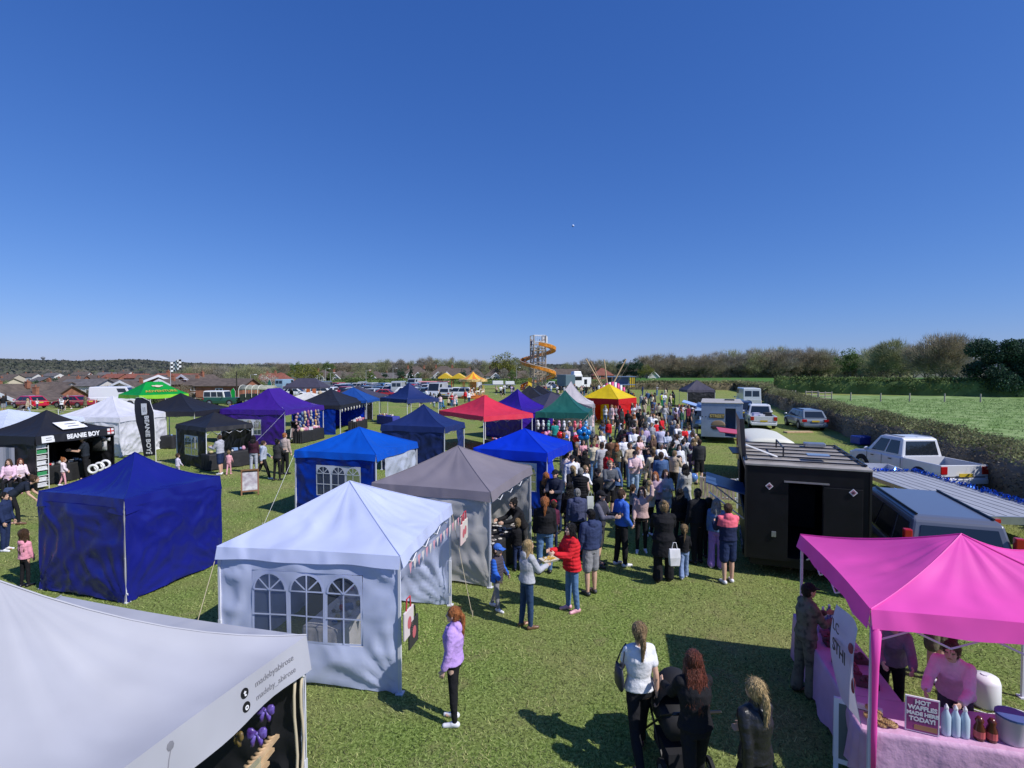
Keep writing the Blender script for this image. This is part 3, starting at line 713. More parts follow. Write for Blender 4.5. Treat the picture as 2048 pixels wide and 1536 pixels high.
        def WP(s, z):
            t = (z - z0) / (z1 - z0); f = math.sin(math.pi * min(1, max(0, s / L_)))
            rdg = lambda v: (1 - abs(v) * 2.4) ** 3 if abs(v) < .41 else 0
            dd = amp * (.032 * rdg(noise.noise(Vector((s * 1.5 - z * 1.1 + seed, z * 1.6 + s * .5, i * 2.7)))) + .014 * rdg(noise.noise(Vector((s * 3.1 + z * 2.2 - seed, z * 2.4 - s, i * 1.3)))) + .045 * noise.noise(Vector((s * 1.1 + z * 1.3 + seed, z * 1.8 - s * .7, i * 3.1))) + .02 * noise.noise(Vector((s * 4.2 + z * 3 + seed, z * 1.2, 5))) + .03 * math.sin(t * math.pi) * f)
            inw = 1
            if rects:
                r = rects[0]; inw = min(1, max(0, max(r[0] - s, s - r[1], r[2] - z, z - r[3])) / .25)
            dd = dd * min(1, (z1 - z) * 4 + .1) * min(1, min(s, L_ - s) / .22 + .08) * (.25 + .75 * inw)
            # tension folds radiating from lower corners
            for sc_ in (0, L_):
                ds = abs(s - sc_) + .05; ang = math.atan2(z + .05, ds); rr = math.hypot(ds, z)
                dd += amp * .024 * math.sin(ang * 22 + seed) * max(0, 1 - rr / 1.5) * inw
                rt_ = math.hypot(ds, z1 - z); dd += amp * .012 * math.sin(math.atan2(z1 - z + .03, ds) * 20) * max(0, 1 - rt_ / 1.0) * inw
            q = p0 + d * s + nrm * (dd - .03 + outw)
            return (q.x, q.y, z + (0.03 * math.sin(s * 2.1 + seed) if z < z0 + .01 else 0))
        mb = MB(); mb.smooth = True; nu = len(us); vs = [WP(s, z) for z in zs for s in us]; fs = []
        for b in range(len(zs) - 1):
            for a_ in range(nu - 1):
                sm0 = (us[a_] + us[a_ + 1]) / 2; zm = (zs[b] + zs[b + 1]) / 2
                if any(r[0] < sm0 < r[1] and r[2] < zm < r[3] for r in rects): continue
                fs.append((b * nu + a_, b * nu + a_ + 1, (b + 1) * nu + a_ + 1, (b + 1) * nu + a_))
        mb.add(vs, fs); wo = mb.build('side_wall', wm, e)
        if win:
            fm = win.get('m', M_winframe); fr = MB(); pn = MB()
            for k in range(n):
                sc = cu * L_ + (k - (n - 1) / 2) * ww; hw_ = ww / 2 - .035; zt = zb + wh - .03; zc = zt - hw_; zl = zb + .03
                def Q(s, z, o=.0):
                    q = p0 + d * s + nrm * (o - .025 + .012 * math.sin(s * 5 + z * 3)); return Vector((q.x, q.y, z))
                # spandrel panel
                arc = [(sc - hw_ * math.cos(t * math.pi / 12), zc + hw_ * math.sin(t * math.pi / 12)) for t in range(13)]
                rw0, rw1, rt = sc - ww / 2, sc + ww / 2, zb + wh
                outer = [(rw0 + (rw1 - rw0) * t / 12, rt) for t in range(13)]
                vv = [Q(*p) for p in arc] + [Q(*p) for p in outer]
                fr.add(vv, [(t, t + 1, 14 + t, 13 + t) for t in range(12)])
                for s0, s1 in ((rw0, sc - hw_), (sc + hw_, rw1)):
                    fr.add([Q(s0, zb), Q(s1, zb), Q(s1, zc), Q(s0, zc)], [(0, 1, 2, 3)])
                    x_ = arc[0] if s0 == rw0 else arc[-1]
                    fr.add([Q(s0, zc), Q(s1, zc), Q(s0 if s0 == rw0 else s1, rt)], [(0, 1, 2)])
                fr.add([Q(rw0, zb), Q(rw1, zb), Q(rw1, zl), Q(rw0, zl)], [(0, 1, 2, 3)])
                bw = .022
                def bar(x0, z0_, x1, z1_, b_=bw):
                    dx, dz = x1 - x0, z1_ - z0_; l_ = math.hypot(dx, dz); px_, pz_ = -dz / l_ * b_ / 2, dx / l_ * b_ / 2
                    fr.add([Q(x0 + px_, z0_ + pz_, .008), Q(x1 + px_, z1_ + pz_, .008), Q(x1 - px_, z1_ - pz_, .008), Q(x0 - px_, z0_ - pz_, .008)], [(0, 1, 2, 3)])
                bar(sc, zl, sc, zt); bar(sc - hw_, zc, sc + hw_, zc); bar(sc - hw_, (zc + zl) / 2, sc + hw_, (zc + zl) / 2)
                for sg in (-1, 1): bar(sc, zc, sc + sg * hw_ * .72, zc + hw_ * .69)
                for t in range(12):
                    bar(*arc[t], *arc[t + 1], b_=.03)
                pn.add([Q(sc - hw_, zl, -.006), Q(sc + hw_, zl, -.006), Q(sc + hw_, zt, -.006), Q(sc - hw_, zt, -.006)], [(0, 1, 2, 3)])
            wf = fr.build('window', fm, wo); pn.build('pane', M_film, wf)
    TENTS[key] = dict(e=e, cs=cs, eave=eave, W=W, D=D, base=base, flip=flip, val=val, seed=seed)
    return e
def val_print(key, i, me, a, z, name, parent=None, off=.004):
    """lay a flat mesh (x along, y up) onto the hanging valance of side i, centred at distance a and height z"""
    t = TENTS[key]; p0, p1 = Vector(t['cs'][i]), Vector(t['cs'][(i + 1) % 4]); L_ = (p1 - p0).length; inn = -((p0 + p1) / 2).normalized(); sd_ = t['seed']
    for w_ in me.vertices:
        u = (a + w_.co.x) / L_; zz = z + w_.co.y; q = p0.lerp(p1, u); v = 1 - (t['eave'] - zz) / (t['val'] * (1 - .08 * math.sin(u * 11 + sd_)))
        q = q + inn * (.04 * math.sin(math.pi * u)) - inn * (.045 * (1 - v) + .012 * math.sin(u * 23 + sd_) * (1 - v) + off + w_.co.z); w_.co = (q.x, q.y, zz)
    return obj(name, me, parent or t['e'])
def val_text(key, i, body, size, a, z, m, name='valance_lettering', bold=0):
    o = text(body, size, name, m, None, None, .001, bold); me = o.data; bpy.data.objects.remove(o); return val_print(key, i, me, a, z, name)
M_winframe = mat('window_panel_white', (.62, .63, .70), .5)
M_film = mat('clear_film', (.10, .12, .15), .12, spec=.8, alpha=.55)
def guy(key, i, out, label, m=M_rope):
    t = TENTS[key]; x, y = t['cs'][i]; o = t['e'].matrix_world
    p = o @ Vector((x, y, t['eave'] - .1)); q = p + Vector((out[0], out[1], 0)); q.z = t['base']
    mb = MB(); mb.tube([p, (p + q) / 2 - Vector((0, 0, .02)), q], .006, 4); mb.tube([q + Vector((0, 0, .12)), q - Vector((0, 0, .05))], .008, 5)
    tag(mb.build('guy_rope', m), label, 'guy rope')
def cor(px, py, z=2.08): v = G(px, py, z); return (v.x, v.y)
def along(A, ang, L): return (A[0] + math.cos(ang) * L, A[1] + math.sin(ang) * L)
C_grey = fab('pale_grey', (.425, .43, .48), .1, .6, bump=.35); C_white = fab('white', (.60, .66, .90), .22, .38); C_navyroy = fab('royal_navy', (.010, .014, .19), .05, .24, bump=.45, bs=2)
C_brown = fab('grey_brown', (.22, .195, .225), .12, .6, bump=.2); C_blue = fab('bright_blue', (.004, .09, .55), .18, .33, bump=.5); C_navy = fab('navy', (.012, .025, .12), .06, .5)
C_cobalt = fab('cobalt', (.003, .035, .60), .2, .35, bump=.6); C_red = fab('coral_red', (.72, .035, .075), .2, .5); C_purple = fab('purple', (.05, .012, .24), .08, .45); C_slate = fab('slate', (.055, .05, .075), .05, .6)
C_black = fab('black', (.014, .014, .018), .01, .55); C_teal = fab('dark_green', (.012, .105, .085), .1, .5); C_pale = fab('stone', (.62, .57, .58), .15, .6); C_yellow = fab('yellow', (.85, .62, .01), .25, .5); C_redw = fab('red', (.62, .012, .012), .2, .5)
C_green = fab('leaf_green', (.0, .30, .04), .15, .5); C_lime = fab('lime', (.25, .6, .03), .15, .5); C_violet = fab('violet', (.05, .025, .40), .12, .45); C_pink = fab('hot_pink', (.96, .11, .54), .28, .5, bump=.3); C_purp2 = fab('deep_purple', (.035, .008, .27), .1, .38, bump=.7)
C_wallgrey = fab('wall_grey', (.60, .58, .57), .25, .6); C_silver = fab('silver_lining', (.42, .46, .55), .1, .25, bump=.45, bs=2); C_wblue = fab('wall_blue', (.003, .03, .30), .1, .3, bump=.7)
# T1 pale grey, nearest
A1 = cor(607, 1278, 2.1); B1 = (A1[0] - .955 * 3.25, A1[1] + .27 * 3.25); F1 = (A1[0] - .26 * 3, A1[1] - .965 * 3)
tent('t1', 'gazebo', 'pale grey gazebo filling the lower left corner, social media names on its valance', A1, B1, F1, 3.04, C_grey, 2.1, .33, sag=.62, res=26, slack=2.6, walls={0: dict(m=fab('black_wall', (.02, .02, .024), .02, .7))})
# T2 white
A2 = cor(798, 1116, 2.0); B2 = cor(428, 1097, 2.0); D2 = cor(919, 1011, 2.0)
win3 = dict(c=.555, n=3, w=.5, h=1.02, z=.62)
tent('t2', 'gazebo', 'bright white gazebo with three arched windows in its front wall', A2, B2, D2, 2.72, C_white, 2.0, .17, sag=.12, res=24,
     walls={0: dict(win=dict(c=.505, n=3, w=.575, h=1.04, z=.64, m=C_white), amp=.9), 1: dict(amp=1), 2: dict(amp=1.2, win=dict(c=.45, n=1, w=.5, h=.8, z=.75))})
# T3 royal blue
A3 = cor(243, 1000); B3_ = cor(71, 984); D3 = cor(447.5, 954)
tent('t3', 'gazebo', 'shiny royal blue gazebo closed on all sides, lower left', A3, B3_, D3, 2.78, C_navyroy, 2.08, .3, sag=.75, res=24, outw=.05, walls={0: dict(amp=1.0), 1: {}, 2: {}, 3: dict(amp=1.1)})
# T4 grey brown
A4 = cor(981, 986, 2.05); D4 = cor(1073, 934, 2.05); B4 = (A4[0] - 2.75, A4[1] + .9)
tent('t4', 'gazebo', 'mauve grey gazebo with light grey walls between the white and cobalt tents', A4, B4, D4, 2.75, C_brown, 2.05, .2, sag=.22, res=20, walls={0: dict(m=C_wallgrey), 1: dict(m=C_wallgrey), 2: dict(m=C_wallgrey)})
# T5 bright blue
A5 = cor(751, 910, 2.08); B5 = cor(587, 902, 2.08); D5 = cor(842, 885, 2.08)
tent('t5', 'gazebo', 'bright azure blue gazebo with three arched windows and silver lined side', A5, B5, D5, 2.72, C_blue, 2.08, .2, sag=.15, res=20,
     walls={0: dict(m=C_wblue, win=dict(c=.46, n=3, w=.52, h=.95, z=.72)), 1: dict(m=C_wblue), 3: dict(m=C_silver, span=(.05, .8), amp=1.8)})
# T6 navy
A6 = cor(889, 855); B6 = cor(761, 850); D6 = cor(942, 846)
tent('t6', 'gazebo', 'navy gazebo with closed navy walls behind the azure one', A6, B6, D6, 3.0, C_navy, 2.08, .26, sag=.62, walls={0: {}, 1: {}, 3: dict(span=(.05, .42), amp=1.6)})
TENTS['t6b'] = None
# T7 cobalt
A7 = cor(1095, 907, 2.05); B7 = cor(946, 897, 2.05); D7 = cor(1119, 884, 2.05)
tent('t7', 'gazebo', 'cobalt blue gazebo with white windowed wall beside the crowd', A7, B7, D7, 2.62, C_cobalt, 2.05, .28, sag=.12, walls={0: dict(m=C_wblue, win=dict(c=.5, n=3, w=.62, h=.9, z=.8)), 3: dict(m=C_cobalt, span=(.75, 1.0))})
A8 = cor(967, 834); D8 = cor(1001, 824); B8 = cor(878, 822)
tent('t8', 'gazebo', 'coral red gazebo open on all sides', A8, B8, D8, 3.1, C_red, 2.1, .26, sag=.5)
A9 = cor(1044, 820); D9 = cor(1057, 814); B9 = cor(966, 812)
tent('t9', 'gazebo', 'deep purple gazebo with closed walls right of the coral red one', A9, B9, D9, 3.3, C_purp2, 2.08, .26, sag=.8, walls={0: {}, 1: {}, 3: {}})
A10 = cor(1086, 817); B10 = cor(1029, 806, 2.08)
tent('t10', 'gazebo', 'slate grey gazebo behind the deep purple one', A10, B10, (A10[0] + 1.0, A10[1] + 3.4), 3.0, C_slate, 2.08, .3, sag=.2, walls={0: dict(m=C_black)})
A11 = cor(1106, 806); tent('t11', 'gazebo', 'plain black gazebo peaking behind the slate grey one', A11, (A11[0] - 4.0, A11[1] + .6), (A11[0] + .7, A11[1] + 4), 3.35, C_black, 2.15, .3, sag=.65)
A12 = cor(1124, 799); tent('t12', 'gazebo', 'low black gazebo in front of the white pickup', A12, (A12[0] - 4.4, A12[1] + .8), (A12[0] + .8, A12[1] + 4), 3.2, C_black, 2.15, .3, sag=.35)
A13 = cor(1177, 827); B13 = cor(1071, 825); D13 = cor(1199, 819)
tent('t13', 'gazebo', 'dark green gazebo with balloons hanging at its front', A13, B13, D13, 3.35, C_teal, 2.1, .34, sag=.75)
A13b = cor(1190, 812); tent('t13b', 'gazebo', 'stone white gazebo rising behind the dark green one', A13b, (A13b[0] - 3.3, A13b[1] + .4), (A13b[0] + .6, A13b[1] + 3), 3.75, C_pale, 2.2, .25, sag=.75, walls={2: {}})
A14 = cor(1237, 800); B14 = cor(1163, 797); D14 = cor(1248, 796)
tent('t14', 'gazebo', 'yellow roofed gazebo with red walls beside the dense crowd', A14, B14, (A14[0] + 1.2, A14[1] + 3.2), 3.35, C_yellow, 2.15, .5, valm=C_redw, sag=.15, walls={3: dict(m=C_redw), 0: dict(m=C_redw, span=(0, .25)), 1: dict(m=C_redw), 2: dict(m=C_yellow)})
A15 = cor(1431, 780, 2.1); tent('t15', 'gazebo', 'dark brown gazebo standing alone near the far hedge', A15, (A15[0] - 3.4, A15[1]), (A15[0] + 1, A15[1] + 3), 3.3, C_slate, 2.1, .3, sag=.1, walls={0: dict(m=C_black)})
# left group
A16 = cor(67, 874); D16 = cor(226, 855); u = Vector((D16[0] - A16[0], D16[1] - A16[1])).normalized(); B16 = (A16[0] - u.y * -1 * -3.0, A16[1])
tent('t16', 'gazebo', 'black market gazebo with a white letter and shop name across its front', A16, D16, (A16[0] - u.y * 3.0, A16[1] + u.x * 3.0), 2.95, C_black, 2.08, .32, sag=.65, legs=M_black, walls={2: {}, 3: {}, 1: {}})
A17 = cor(237, 836); B17 = cor(154, 831); D17 = cor(332, 825, 2.08)
tent('t17', 'gazebo', 'tall white gazebo with white walls behind the black market gazebo', A17, D17, B17, 3.15, fab('clean_white', (.76, .76, .83), .25, .5), 2.1, .26, sag=.5, walls={0: dict(amp=1.6), 3: dict(amp=1.4), 1: dict(amp=2)})
A18 = cor(0, 860); tent('t18', 'gazebo', 'pale blue white canopy at the left edge of the picture', A18, (A18[0] - 3.2, A18[1] - .6), cor(62, 838), 2.75, fab('ice_white', (.66, .72, .86), .2, .5), 2.08, .2, sag=.1)
A19 = (-35.9, 50.5); B19 = (-33.6, 54.5)
tent('t19', 'gazebo', 'leaf green branded canopy with lime valance at the rope line', A19, B19, (-39.4, 52.5), 3.35, C_green, 2.1, .36, ridge=1.5, sag=.3, valm=C_lime)
A20 = cor(388, 826); D20 = cor(466, 817); u20 = Vector((D20[0] - A20[0], D20[1] - A20[1])).normalized()
tent('t20', 'gazebo', 'large plain black gazebo with a small white logo on its valance', A20, D20, cor(320, 819), 3.15, C_black, 2.15, .3, sag=.6)
A21 = cor(410, 856, 1.95); D21 = cor(469, 846, 1.95); B21 = cor(350, 849, 1.95)
tent('t21', 'gazebo', 'small low black gazebo with white barred window, in front of the larger black one', A21, B21, D21, 2.55, C_black, 1.95, .2, sag=.25, walls={0: dict(win=dict(c=.5, n=2, w=.62, h=.95, z=.55)), 2: {}})
A22 = cor(505, 818); tent('t22', 'gazebo', 'light violet gazebo left of the large purple one', A22, cor(457, 812), (A22[0] + 1, A22[1] + 3.2), 2.75, C_violet, 2.08, .25, sag=.15)
A23 = cor(569, 823); B23 = cor(484, 817); D23 = cor(647, 813)
tent('t23', 'gazebo', 'large purple gazebo with windowed purple wall and stall under it', A23, D23, B23, 3.4, C_purple, 2.15, .3, ridge=1.2, sag=.7, walls={3: dict(win=dict(c=.45, n=3, w=.55, h=.95, z=.6))})
A24 = cor(637, 803); tent('t24', 'gazebo', 'flat white canopy behind the purple gazebo', A24, (A24[0] - 3.0, A24[1] + .2), (A24[0] - .5, A24[1] + 3), 2.75, fab('off_white', (.75, .73, .68), .2, .5), 2.2, .15, sag=.1)
A25 = cor(680, 811, 2.08); B25 = cor(624, 807); D25 = cor(731, 801)
tent('t25', 'gazebo', 'black gazebo with blue walls and bunting above a stall table', A25, D25, B25, 3.15, C_black, 2.08, .25, sag=.3, walls={3: dict(m=C_wblue, span=(.1, .9)), 2: dict(m=C_cobalt), 1: dict(m=C_cobalt)}, roof2=None)
A25b = cor(733, 801, 2.15); tent('t25b', 'gazebo', 'mid blue gazebo showing behind the black bunting gazebo', A25b, (A25b[0] - 3.4, A25b[1] + .3), (A25b[0] + .3, A25b[1] + 3), 3.15, fab('mid_blue', (.015, .07, .30), .1, .4), 2.15, .2, sag=.2)
A26 = cor(745, 795); tent('t26', 'gazebo', 'slate coloured gazebo with black back wall in the middle distance', A26, cor(776, 790), cor(705, 791), 3.05, C_slate, 2.1, .3, sag=.3, walls={2: dict(m=C_black), 3: dict(m=C_black)})
A27 = cor(814, 801); tent('t27', 'gazebo', 'dark navy gazebo with a table in front, left of the scooter crowd', A27, cor(760, 797), (A27[0] + .2, A27[1] + 3.2), 3.5, C_navy, 2.15, .32, sag=.75)
A28 = cor(640, 774, 2.1); tent('t28', 'gazebo', 'long dark slate canopy in front of the far car park', A28, cor(566, 774, 2.1), (A28[0] + .5, A28[1] + 4), 3.3, C_slate, 2.1, .25, ridge=2.6, sag=.1)
# pink
A29 = cor(1751, 1225, 2.1); C29 = cor(1617, 1084, 2.1); u = Vector((C29[0] - A29[0], C29[1] - A29[1])); u.normalize()
PK = A29, (A29[0] + u.y * 2.9, A29[1] - u.x * 2.9), (A29[0] + u.x * 2.6, A29[1] + u.y * 2.6)
tent('t29', 'gazebo', 'hot pink gazebo over the waffle stall in the lower right', PK[0], PK[1], PK[2], 2.62, C_pink, 2.1, .2, sag=.5, res=26)
# loose leg wraps and guys
guy('t5', 1, (-.5, -1.1), 'pale guy rope at the left corner of the azure gazebo', M_steel)
guy('t2', 1, (-.3, -.6), 'thin guy rope at the left corner of the white gazebo')
guy('t2', 3, (.45, -.5), 'short guy rope behind the white gazebo near the boy')
guy('t23', 0, (-1.6, -1.2), 'pale guy strap in front of the purple gazebo window', M_steel)
guy('t26', 0, (-1.4, -1.4), 'guy strap of the slate gazebo in the middle distance', M_steel)
guy('t13', 0, (-2.2, -1.6), 'wooden toned guy line left under the dark green gazebo')
# ------------------------------------------------------------------ vehicles (nose towards +y, tail towards the camera)
def q4(mb, a, b, c, d, t=.01, out=None):
    a, b, c, d = map(Vector, (a, b, c, d)); n = (b - a).cross(d - a).normalized()
    if out is not None and n.dot(Vector(out)) < 0: n = -n
    P = [p + n * .004 for p in (a, b, c, d)]; Q = [p + n * (.004 + t) for p in (a, b, c, d)]
    mb.add(P + Q, [(3, 2, 1, 0), (4, 5, 6, 7), (0, 1, 5, 4), (1, 2, 6, 5), (2, 3, 7, 6), (3, 0, 4, 7)])
def inset(c4, l, r, b, t):
    """c4: bl, br, tr, tl corners; fractional insets"""
    bl, br, tr, tl = map(Vector, c4)
    f = lambda u, v: bl.lerp(br, u).lerp(tl.lerp(tr, u), v)
    return f(l, b), f(1 - r, b), f(1 - r, 1 - t), f(l, 1 - t)
def wheel(p, x, y, r, w=.22, side=1):
    m = MB(); m.smooth = True; prof = [(r * .6, -w / 2), (r * .92, -w / 2), (r, -w / 2 + .04), (r, w / 2 - .04), (r * .92, w / 2), (r * .6, w / 2)]
    rings = [[Vector((x + z, y + a * math.cos(t * math.pi / 9), r + a * math.sin(t * math.pi / 9))) for t in range(18)] for a, z in prof]
    m.loft(rings, True); tw = m.build('wheel', M_tyre, p)
    q = MB(); s = side
    rr = [[Vector((x + s * (w / 2 + z), y + a * math.cos(t * math.pi / 8), r + a * math.sin(t * math.pi / 8))) for t in range(16)] for a, z in ((r * .62, -.02), (r * .62, .012), (r * .2, .03), (r * .05, .03))]
    q.loft(rr)
    for k in range(5):
        a = k * 1.2566; c = Vector((x + s * (w / 2 + .02), y + r * .36 * math.cos(a), r + r * .36 * math.sin(a))); q.box(c, (.03, .05, r * .5), M=Matrix.Rotation(-(a - math.pi / 2), 3, 'X') if s else None)
    q.build('rim', M_rim, tw)
def car(kind, name, label, x, y, rz, color, group=None, cat='car', detail=True, z=None):
    K = dict(hatch=(4.1, 1.74, 1.48, .92, .80, -1.95, -1.25, .55, 1.35, .31), estate=(4.6, 1.80, 1.52, .95, .86, -2.2, -1.75, .6, 1.35, .33), suv=(4.5, 1.86, 1.70, 1.05, .98, -2.15, -1.85, .6, 1.25, .36),
             mpv=(4.5, 1.82, 1.78, 1.05, .98, -2.2, -1.98, .95, 1.65, .33), saloon=(4.5, 1.76, 1.42, .9, .86, -1.55, -.85, .5, 1.25, .31), van=(5.4, 2.0, 2.5, 1.25, 1.1, -2.68, -2.6, 1.3, 1.95, .34),
             pickup=(5.1, 1.88, 1.80, 1.05, 1.0, -.62, -.5, .75, 1.4, .37), jeep=(4.45, 1.75, 1.98, 1.12, 1.08, -2.2, -2.15, .55, .75, .38))[kind]
    L, W, H, belt, hood, yr0, yr1, yf1, yf0, wr = K
    e = empty(name, (x, y, gz(x, y) if z is None else z), rz, label, cat, group)
    hw = W / 2; z0 = .24
    b = MB(); b.smooth = False
    def ring(yy, zt, k=1.0, zl=z0, top=.93):
        return [Vector((sx * hw * k * f, yy, zz)) for sx, f, zz in ((-1, .86, zl), (-1, .97, zl + .12), (-1, 1, (zl + zt) / 2), (-1, .98, zt - .10), (-1, top, zt), (1, top, zt), (1, .98, zt - .10), (1, 1, (zl + zt) / 2), (1, .97, zl + .12), (1, .86, zl))]
    fy = L / 2
    rear_top = belt if kind != 'saloon' else belt + .04
    st = [(-fy, rear_top - .22, .90), (-fy + .12, rear_top - .04, .97), (-fy + .5, rear_top, 1), (-.2, belt, 1), (yf0 - .05, hood + .04, 1), (fy - .45, hood - .08, .98), (fy - .12, hood - .2, .93), (fy, hood - .34, .84)]
    if kind == 'jeep': st = [(-fy, belt, .97), (-fy + .1, belt, 1), (yf0, belt, 1), (fy - .1, hood, .93), (fy, hood, .92)]
    if kind == 'van': st = [(-fy, belt, .96), (-fy + .1, belt, 1), (yf0, belt, 1), (fy - .25, hood - .18, .95), (fy, hood - .4, .86)]
    if kind == 'pickup': st = [(-.72, belt, 1), (-.2, belt, 1), (yf0 - .05, hood + .05, 1), (fy - .4, hood - .05, .98), (fy - .1, hood - .16, .93), (fy, hood - .3, .86)]
    b.loft([ring(*s_) for s_ in st])
    body = b.build('body', M_paint, e, bevel=.035, color=color)
    # greenhouse: body-coloured cabin with proud glass
    rt = .80 if kind not in ('van', 'jeep') else .93
    hb, ht = hw * .94, hw * rt * .97
    g = MB(); C_ = [(yr0, belt - .03, hb), (yr1, H - .04, ht), (yf1, H - .03, ht), (yf0, belt - .02 if kind != 'van' else hood, hb)]
    mid = (yr1 + yf1) / 2
    def gp(i, s): yy, zz, h_ = C_[i]; return Vector((s * h_, yy, zz))
    ringL = [gp(0, -1), gp(1, -1), gp(2, -1), gp(3, -1)]; ringR = [gp(0, 1), gp(1, 1), gp(2, 1), gp(3, 1)]
    topc = [Vector((s * ht * .86, yy, H)) for yy in (yr1 + .08, yf1 - .12) for s in (-1, 1)]
    g.add(ringL + ringR, [(0, 4, 5, 1), (1, 5, 6, 2), (2, 6, 7, 3), (0, 1, 2, 3), (7, 6, 5, 4), (0, 3, 7, 4)])
    roof_c = color if kind != 'jeep' else (.78, .78, .76)
    g.build('cabin', M_paint, body, bevel=.05, color=roof_c)
    rf = MB(); rf.loft([[Vector((sx * ht * k, yy, H - .06 + dz)) for sx, yy in ((-1, yr1 + o), (1, yr1 + o), (1, yf1 - o), (-1, yf1 - o))] for k, o, dz in ((.985, .02, 0), (.93, .12, .055), (.86, .22, .07))])
    rf.build('roof', M_paint, body, bevel=.02, color=roof_c)
    gl = MB(); q4(gl, *inset((gp(3, -1), gp(3, 1), gp(2, 1), gp(2, -1)), .06, .06, .05, .08), out=(0, 1, .3)); gl.build('windscreen', M_glass, e)
    if kind != 'van':
        gl = MB(); q4(gl, *inset((gp(0, -1), gp(0, 1), gp(1, 1), gp(1, -1)), .09, .09, .1, .14), out=(0, -1, .2)); gl.build('rear_window', M_glass, e)
    else:
        for s in (-1, 1):
            gl = MB(); q4(gl, *inset((gp(0, -1), gp(0, 1), gp(1, 1), gp(1, -1)), .1 if s < 0 else .53, .53 if s < 0 else .1, .3, .2), out=(0, -1, 0)); gl.build('rear_window', M_glass, e)
    for s in (-1, 1):
        side = (gp(0, s), gp(3, s), gp(2, s), gp(1, s))
        cuts = {'van': [(.72, .06)], 'pickup': [(.10, .55), (.5, .13)], 'jeep': [(.04, .66), (.38, .36), (.68, .06)]}.get(kind, [(.05, .76), (.27, .46), (.565, .12)])
        for l, r in cuts:
            gl = MB(); q4(gl, *inset(side, l, r, .12 if kind != 'van' else .5, .14), out=(s, 0, 0)); gl.build('side_window', M_glass, e)
        wy = L * .30
        for yy in (-wy if kind != 'pickup' else -1.55, wy * 1.0 + .05):
            wheel(e, s * (hw - .10), yy, wr, .22, s)
            a = MB(); a.loft([[Vector((s * (hw + o), yy + (wr + .07) * math.cos(t * math.pi / 10), wr + (wr + .07) * math.sin(t * math.pi / 10))) for t in range(11)] for o in (-.2, .006)], True, True); a.build('wheel_arch', M_blackm, e)
        if detail:
            a = MB(); a.ball((s * (hw + .12), yf0 - .25, belt + .08), (.12, .07, .085), 8, 5); a.build('door_mirror', M_paint, e, color=color)
        tl = MB()
        if kind in ('hatch', 'saloon', 'pickup'): tl.box((s * hw * .86, -fy + .04, rear_top - .22), (.26, .12, .30))
        elif kind in ('mpv', 'van'): tl.box((s * hw * .93, -fy + .12, rear_top + .15 if kind == 'mpv' else .95), (.14, .12, .75 if kind == 'mpv' else .4))
        else: tl.box((s * hw * .84, -fy + .05, rear_top - .2), (.34, .12, .2))
        tl.build('tail_light', M_lampr, e, bevel=.02)
        hl = MB(); hl.box((s * hw * .70, fy - .1, hood - .26), (.34, .2, .16)); hl.build('headlight', M_lampw, e, bevel=.03)
    if detail and kind != 'jeep':
        sm2 = MB()
        for s in (-1, 1):
            for yy in ((yr0 + .95, yf0 - .3) if kind != 'pickup' else (-.62, .42, yf0 - .12)): sm2.box((s * (hw + .001), yy, .72), (.008, .014, belt - .5))
            sm2.box((s * (hw + .001), .2, .36), (.01, L * .5, .03))
            for yy in (.0, 1.0): sm2.box((s * (hw + .012), yy - .05, belt - .17), (.03, .15, .03))
        sm2.build('door_seam', M_black, e)
        if kind in ('mpv', 'suv', 'estate'):
            for s in (-1, 1): sm2 = MB(); sm2.tube([(s * ht * .86, yr1 + .15, H + .03), (s * ht * .86, yf1 - .2, H + .03)], .022, 5); sm2.build('roof_rail', M_black, e)
    bp = MB(); bp.box((0, -fy - .02, .42), (W * .94, .14, .2)); bp.box((0, fy - .02, .40), (W * .86, .14, .2)); bp.build('bumper', M_blackm if kind in ('van', 'jeep', 'suv') else M_paint, e, bevel=.03, color=color)
    pl = MB(); pl.box((0, -fy - .035 if kind != 'pickup' else -fy - .06, .72 if kind != 'pickup' else .66), (.52, .03, .12)); pl.build('number_plate', M_plate, e)
    if kind == 'pickup':
        zt = belt - .02
        for nm, c, d in (('bed_side', (-hw + .05, (-.72 - fy) / 2, (z0 + zt) / 2 + .08), (.1, fy - .72, zt - z0 - .16)), ('bed_side', (hw - .05, (-.72 - fy) / 2, (z0 + zt) / 2 + .08), (.1, fy - .72, zt - z0 - .16)),
                         ('tailgate', (0, -fy + .05, .72), (W - .1, .09, .62)), ('bed_floor', (0, (-.72 - fy) / 2, .58), (W - .2, fy - .72, .06))):
            m = MB(); m.box(c, d); m.build(nm, M_paint if nm != 'bed_floor' else M_blackm, e, bevel=.02, color=color)
        m = MB(); m.box((0, -.74, belt - .16), (W - .2, .05, .34)); m.build('bulkhead', M_paint, e, color=color)
        m = MB(); m.box((0, -.3, H + .01), (.04, .1, .01)); 
        for s in (-1, 1): m.tube([(s * ht * .8, yf1 - .1, H + .02), (s * ht * .8, yr1 + .1, H + .03)], .018, 5)
        m.build('roof_rail', M_rim, e)
    if kind == 'jeep':
        m = MB(); 
        for a in range(1): m.lathe((0, 0, 0), [(.02, -.1), (.36, -.1), (.36, .1), (.02, .1)], 16)
        me = m.mesh('spare_wheel', M_tyre); me.transform(Matrix.Translation((0, -fy - .1, 1.05)) @ Matrix.Rotation(math.pi / 2, 4, 'X')); obj('spare_wheel', me, e)
    return e
WHT = (.72, .73, .76); SLV = (.42, .44, .48); BLK = (.015, .016, .02); GRY = (.12, .13, .15); NVY = (.02, .035, .09); REDC = (.38, .02, .025); BLU = (.08, .18, .38)
car('pickup', 'pickup_truck', 'white double-cab pickup with yellow number plate parked against the hedge', 16.9, 22.2, R(3), WHT)
